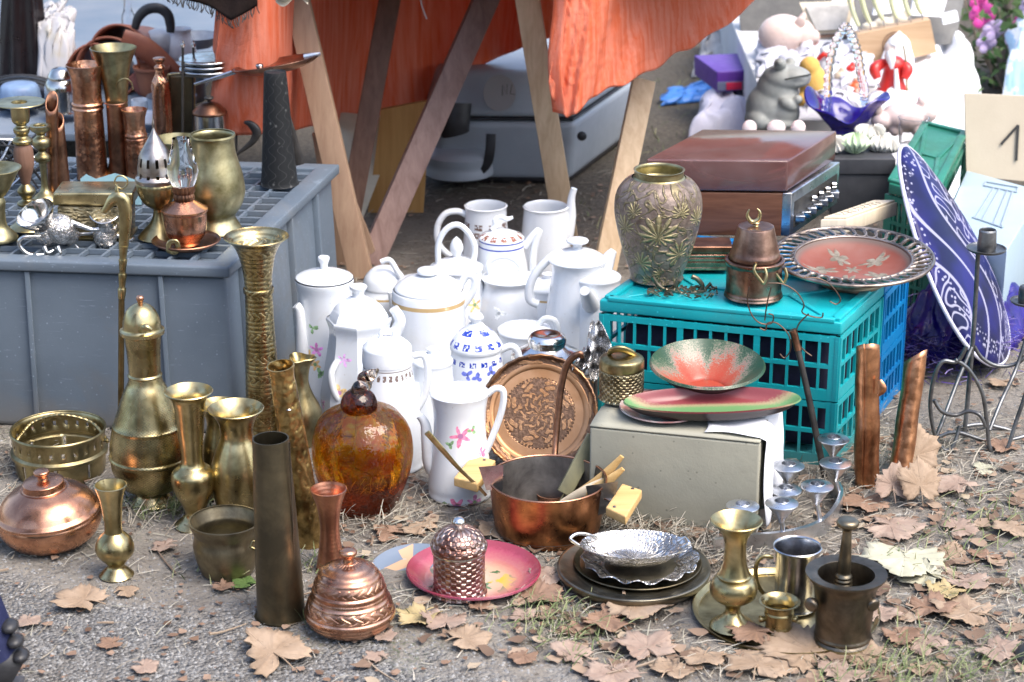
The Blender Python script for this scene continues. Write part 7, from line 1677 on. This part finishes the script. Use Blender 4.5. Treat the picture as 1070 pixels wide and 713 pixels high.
# ================================================================== fallen plane leaves
LOBES = [(0, 1.0), (.10, .90), (.20, .80), (.28, .76), (.36, .84), (.46, .93), (.52, .86), (.60, .90), (.66, .80), (.76, .70), (.88, .66), (1.0, .76), (1.08, .70), (1.18, .74), (1.28, .56), (1.40, .40), (1.52, .16)]
def leaf_mesh(name, R_, mat, curl, seed):
    rnd = random.Random(seed); vs, fs = [(0, 0, 0)], []
    half = []
    for a, r in LOBES:
        half.append((a * 2.0, r * rnd.uniform(.93, 1.06)))
        half.append((a * 2.0 + .05, r * rnd.uniform(.86, .97)))
    ring = half + [(-a, r * rnd.uniform(.93, 1.06)) for a, r in reversed(half[1:])]
    n = len(ring); c1, c2, ph = rnd.uniform(-1, 1) * curl, rnd.uniform(.3, 1.0) * curl, rnd.uniform(0, 6.28)
    for k, f in enumerate((.25, .5, .78, 1.0)):
        for a, r in ring:
            rr = r * f if f > .5 else (r * .5 + .25) * f
            x, y = rr * math.sin(a), rr * math.cos(a)
            vein = min(abs(((a * 2.2 + .5) % 1) - .5) * 2, 1)
            z = .5 * (c1 * x * x + c2 * (x * math.cos(ph) + y * math.sin(ph)) ** 2) + .10 * curl * f * f * math.sin(a * 5 + ph) - .03 * (1 - vein) * f + .05 * curl * rnd.uniform(-1, 1) * f
            vs.append((x * R_, y * R_, z * R_))
    for i in range(n): fs.append((0, 1 + i, 1 + (i + 1) % n))
    for k in range(3):
        for i in range(n): a, b = 1 + k * n + i, 1 + k * n + (i + 1) % n; fs.append((a, a + n, b + n, b))
    if rnd.random() < .5:      # torn away along one side
        ca = rnd.uniform(0, 6.28); cd = rnd.uniform(.35, .7) * R_; cx_, cy_ = math.sin(ca), math.cos(ca)
        if cy_ > -.6:
            vs = [((x - cx_ * max(0, x * cx_ + y * cy_ - cd * (1 + .18 * math.sin(90 * (x * cy_ - y * cx_) / R_ * .2)))), (y - cy_ * max(0, x * cx_ + y * cy_ - cd * (1 + .18 * math.sin(90 * (x * cy_ - y * cx_) / R_ * .2)))), z) for x, y, z in vs]
    zmin = min(v[2] for v in vs); vs = [(x, y, z - zmin + .002) for x, y, z in vs]
    o = mesh_obj(name, vs, fs, mat, ang=180); s = o.modifiers.new('t', 'SOLIDIFY'); s.thickness = .0007; return o, -zmin + .002
def leaf_mat(name, a, b):
    m = NT(name); n1 = m.noise(25, 4); n2 = m.noise(90, 3); x, y, z = m.xyz(); an = m.math('ARCTAN2', x, y)
    v = m.ramp(m.math('ABSOLUTE', m.math('SINE', m.math('MULTIPLY', an, 2.5))), [(.0, 1), (.07, 0)])
    c = m.mix(m.ramp(n1, [(.35, 0), (.65, 1)]), a, b); c = m.mix(m.math('MULTIPLY', v, .45), c, tuple(min(1, q * 1.25) for q in b)); c = m.mix(m.ramp(n2, [(.60, 0), (.72, .45)]), c, tuple(q * .45 for q in a))
    m.bump(m.math('ADD', m.math('MULTIPLY', v, .8), n2), .5, .002); return m.set(Base_Color=c, Roughness=.72, Specular_IOR_Level=.25)
LM = dict(tan=leaf_mat('tan_leaf', (.25, .175, .115), (.35, .26, .185)), pink=leaf_mat('pinkish_leaf', (.25, .175, .135), (.35, .265, .21)), brown=leaf_mat('brown_leaf', (.19, .115, .075), (.28, .18, .125)),
          pale=leaf_mat('pale_leaf', (.38, .37, .27), (.46, .44, .33)), yellow=leaf_mat('yellowish_leaf', (.33, .26, .125), (.42, .33, .18)), green=leaf_mat('green_leaf', (.09, .15, .04), (.13, .20, .06)))
leaves = [  # px, py, size px, colour, spin, curl, label
    (88, 632, 27, 'tan', 1.2, .5, 'tan plane leaf with pointed lobes alone on the asphalt below the bud vase'),
    (286, 692, 40, 'tan', .7, .5, 'largest tan leaf on the asphalt, in front of the dark tapering cylinder'),
    (174, 574, 14, 'pink', 2.0, .4, 'small tan leaf between the bud vase and the dark squat pot'),
    (116, 573, 9, 'brown', 3, .6, 'little brown leaf at the foot of the bud vase'),
    (232, 617, 11, 'brown', 4, .9, 'small brown curled leaf under the dark squat pot'),
    (258, 614, 14, 'green', 1.1, .5, 'single fresh green leaf tucked beneath the dark squat pot'),
    (222, 560, 10, 'brown', 5, .6, 'brown leaf against the wall of the dark squat pot'),
    (441, 648, 23, 'yellow', 2.4, .8, 'yellowish ribbed leaf curled up before the pink plate'),
    (466, 656, 24, 'pink', .2, .8, 'pinkish leaf overlapping the yellowish curled leaf'),
    (485, 672, 24, 'tan', 5.0, .4, 'flat tan leaf on the earth below the pinkish leaf'),
    (402, 668, 12, 'pink', 3.6, .6, 'small pinkish leaf beside the base of the chased copper pot'),
    (395, 690, 12, 'pink', 1.0, .5, 'scrap of pinkish leaf on the asphalt under the chased pot'),
    (548, 690, 15, 'brown', 2.7, .7, 'brown shrivelled leaf alone near the grass tuft below the trays'),
    (662, 640, 33, 'tan', 4.2, .7, 'broad tan leaf poking out from beneath the stacked trays'),
    (636, 652, 30, 'brown', 1.9, .8, 'brown curled leaf directly under the front of the stacked trays'),
    (676, 683, 30, 'pink', .4, .6, 'pinkish leaf on the earth below the leaf poking from the stacked trays'),
    (640, 706, 28, 'pink', 3.2, .5, 'pink tan leaf cut by the lower photo edge below the trays'),
    (700, 706, 22, 'tan', 5.6, .6, 'tan leaf beside the lower edge of the photo, below the brass tray'),
    (792, 702, 38, 'tan', 5.9, .5, 'big tan leaf in front of the brass tray, touching the largest star shaped leaf'),
    (846, 686, 44, 'tan', .5, .45, 'largest star shaped tan leaf leaning on the rim of the brass tray'),
    (790, 672, 24, 'brown', 1.3, .6, 'brown leaf lying on the brass tray by the small mortar'),
    (838, 628, 24, 'pink', 2.5, .5, 'pinkish leaf lying on the brass tray between tankard and large mortar'),
    (880, 706, 26, 'pink', 2.2, .5, 'pinkish leaf under the large mortar at the lower photo edge'),
    (944, 590, 48, 'pale', 2.9, .45, 'largest pale greenish leaf spread behind the large mortar'),
    (968, 606, 28, 'pale', .9, .6, 'smaller pale leaf overlapping the large pale greenish one'),
    (955, 494, 26, 'tan', .1, .5, 'upright tan leaf at the foot of the leaning copper roll'),
    (958, 527, 23, 'tan', 1.7, .6, 'tan leaf below the upright leaf, nearest the copper rolls'),
    (930, 556, 30, 'pink', 4.4, .5, 'pink tan leaf between the candle cups and the large pale leaf'),
    (902, 528, 24, 'brown', 3.1, .6, 'brownish leaf behind the last candle cup'),
    (1001, 515, 22, 'pink', .8, .55, 'pinkish leaf under the iron candle stand'),
    (1028, 494, 14, 'pale', 1.4, .4, 'small pale yellow green leaf under the iron candle stand'),
    (1000, 556, 20, 'pink', 5.1, .5, 'crinkled pinkish leaf on the straw half way to the iron stand'),
    (1060, 556, 22, 'tan', 2.0, .4, 'tan leaf at the photo edge below the iron candle stand'),
    (970, 640, 25, 'brown', 4.8, .7, 'curled brown leaf below the small pale leaf'),
    (990, 622, 20, 'yellow', 2.1, .8, 'rolled yellow leaf edge beside the curled brown leaf'),
    (1012, 645, 32, 'tan', 1.1, .45, 'wide tan leaf lying flat on bare earth beside the curled brown leaf'),
    (1008, 612, 22, 'pink', 3.9, .5, 'pinkish leaf above the wide flat tan leaf'),
    (920, 648, 20, 'pink', 5.5, .6, 'pinkish leaf against the large mortar side of the brass tray'),
    (968, 680, 24, 'pink', .6, .5, 'pink leaf among the grass in front of the wide tan leaf'),
    (1040, 684, 26, 'pink', 4.0, .5, 'pink tan leaf close to the black shoe tip'),
    (405, 562, 18, 'brown', 1.6, .6, 'brown leaf on the straw between the glass pumpkin and the pink plate'),
    (520, 556, 22, 'tan', 3.4, .7, 'tan leaf beneath the copper saucepan'),
    (440, 556, 18, 'tan', .9, .7, 'tan leaf at the base of the rose sprayed coffee pot'),
    (575, 606, 20, 'pink', 2.2, .6, 'pink tan leaf squeezed between the pink plate and the stacked trays'),
    (560, 628, 26, 'brown', 5.2, .6, 'dull brown leaf in front of the pink plate and the stacked trays'),
    (500, 640, 12, 'brown', .2, .9, 'small brown leaf at the front edge of the pink plate'),
    (150, 700, 14, 'pink', 4.1, .4, 'small pinkish leaf on the asphalt nearest the passer-by'),
    (30, 652, 14, 'pink', 3.0, .4, 'small pinkish leaf beside the passer-by\'s shoe'),
    (118, 676, 13, 'brown', 2.0, .5, 'brown leaf scrap on the open asphalt below the lone tan leaf'),
    (130, 622, 12, 'tan', 5.0, .5, 'leaf fragment just behind the lone tan leaf on the asphalt'),
    (735, 690, 24, 'tan', 2.6, .6, 'tan leaf lying half under the front of the brass tray, farthest from the mortar'),
    (905, 690, 26, 'tan', 1.0, .5, 'tan leaf in front of the large mortar, before the grass'),
    (940, 668, 20, 'brown', 3.3, .8, 'brown curled leaf in the grass beyond the brass tray'),
    (1030, 585, 16, 'brown', 2.2, .7, 'small brown leaf alone on bare earth at the photo edge'),
    (985, 580, 18, 'tan', 4.3, .6, 'tan leaf just beyond the tip of the large pale leaf'),
    (925, 590, 20, 'brown', .8, .6, 'dark brown leaf wedged between the large pale leaf and the mortar'),
    (930, 525, 22, 'pink', 2.0, .7, 'pinkish leaf at the foot of the upright copper roll'),
    (1050, 470, 16, 'brown', 1.5, .7, 'brown leaf beneath the rods of the iron candle stand'),
    (600, 690, 22, 'pink', 1.1, .6, 'pinkish leaf in the grass tuft below the stacked trays'),
    (600, 662, 16, 'brown', 4.0, .8, 'small shrivelled brown leaf under the rim of the bottom tray'),
    (545, 650, 14, 'pink', 5.5, .5, 'small pinkish leaf between the pink plate and the grass tuft'),
    (1048, 405, 14, 'tan', 1.0, .6, 'orange tan leaf under the blue oval platter'),
]
for i, (px, py, s, c, spin, curl, lab) in enumerate(leaves):
    p = at(px, py); mq = mpp(p); on_tray = 'on the brass tray' in lab
    lo, zc = leaf_mesh('fallen_leaf', s * mq * 1.36, LM[c], curl * .75, i * 7 + 3)
    L = s * mq; st = tube_mesh('stalk', [(0, -.02 * L, zc), (.02 * L, -.45 * L, zc + .003), (.12 * L, -.9 * L, .004)], [.0013, .0011, .0013], LM[c], n=6)
    st.parent = lo
    tilt = .9 if 'upright' in lab else random.uniform(-.12, .12)
    lo.location = (p.x, p.y, .012 if on_tray else .004); lo.rotation_euler = (tilt, random.uniform(-.1, .1), spin)
    if 'upright' in lab: lo.location.z = .035; lo.rotation_euler = (1.0, .1, .2)
    tag(lo, lab, 'leaf', 'fallen plane leaves')
t = T('shoe', 'toe of a black shoe at the photo edge beside the leaves', 'shoe', 1072, 690)
t.blob('shoe', [(1080, 690, 0, 22, 26, 16), (1110, 686, 0, 40, 28, 20)], M['black_plastic'], 2); t.done()

# unseen greenery added behind the camera, to darken reflections in the polished metal
t = T('reflection_hedge', 'dark green leafy screen added behind the camera for metal reflections', 'reflection_hedge', 0, 0, Y=4.0); t.b = Vector((0, -4.5, 0))
hb = prism_mesh('core', [(-7, -.5), (7, -.5), (7, .5), (-7, .5)], 0, 2.6, plain('hedge_green', (.025, .05, .015), (.06, .09, .03), .9, 3), .05)
vs, fs = [], []
for i in range(5000):
    q = Vector((random.uniform(-7.1, 7.1), random.choice((.5, .5, .5, -.5)) + random.gauss(0, .08), random.uniform(.02, 2.7))); d = Vector((random.uniform(-1, 1), random.uniform(-1, 1), random.uniform(-1, 1))).normalized() * .10; s2 = Vector((random.uniform(-1, 1), random.uniform(-1, 1), random.uniform(-1, 1))).normalized() * .035
    b = len(vs); vs += [q, q + d * .5 + s2, q + d, q + d * .5 - s2]; fs.append((b, b + 1, b + 2, b + 3))
t.add(hb); t.add(mesh_obj('foliage', vs, fs, scatter_island_mat('hedge_leaf', [(0, (.03, .06, .02)), (1, (.09, .14, .05))]), smooth=False)); t.done()
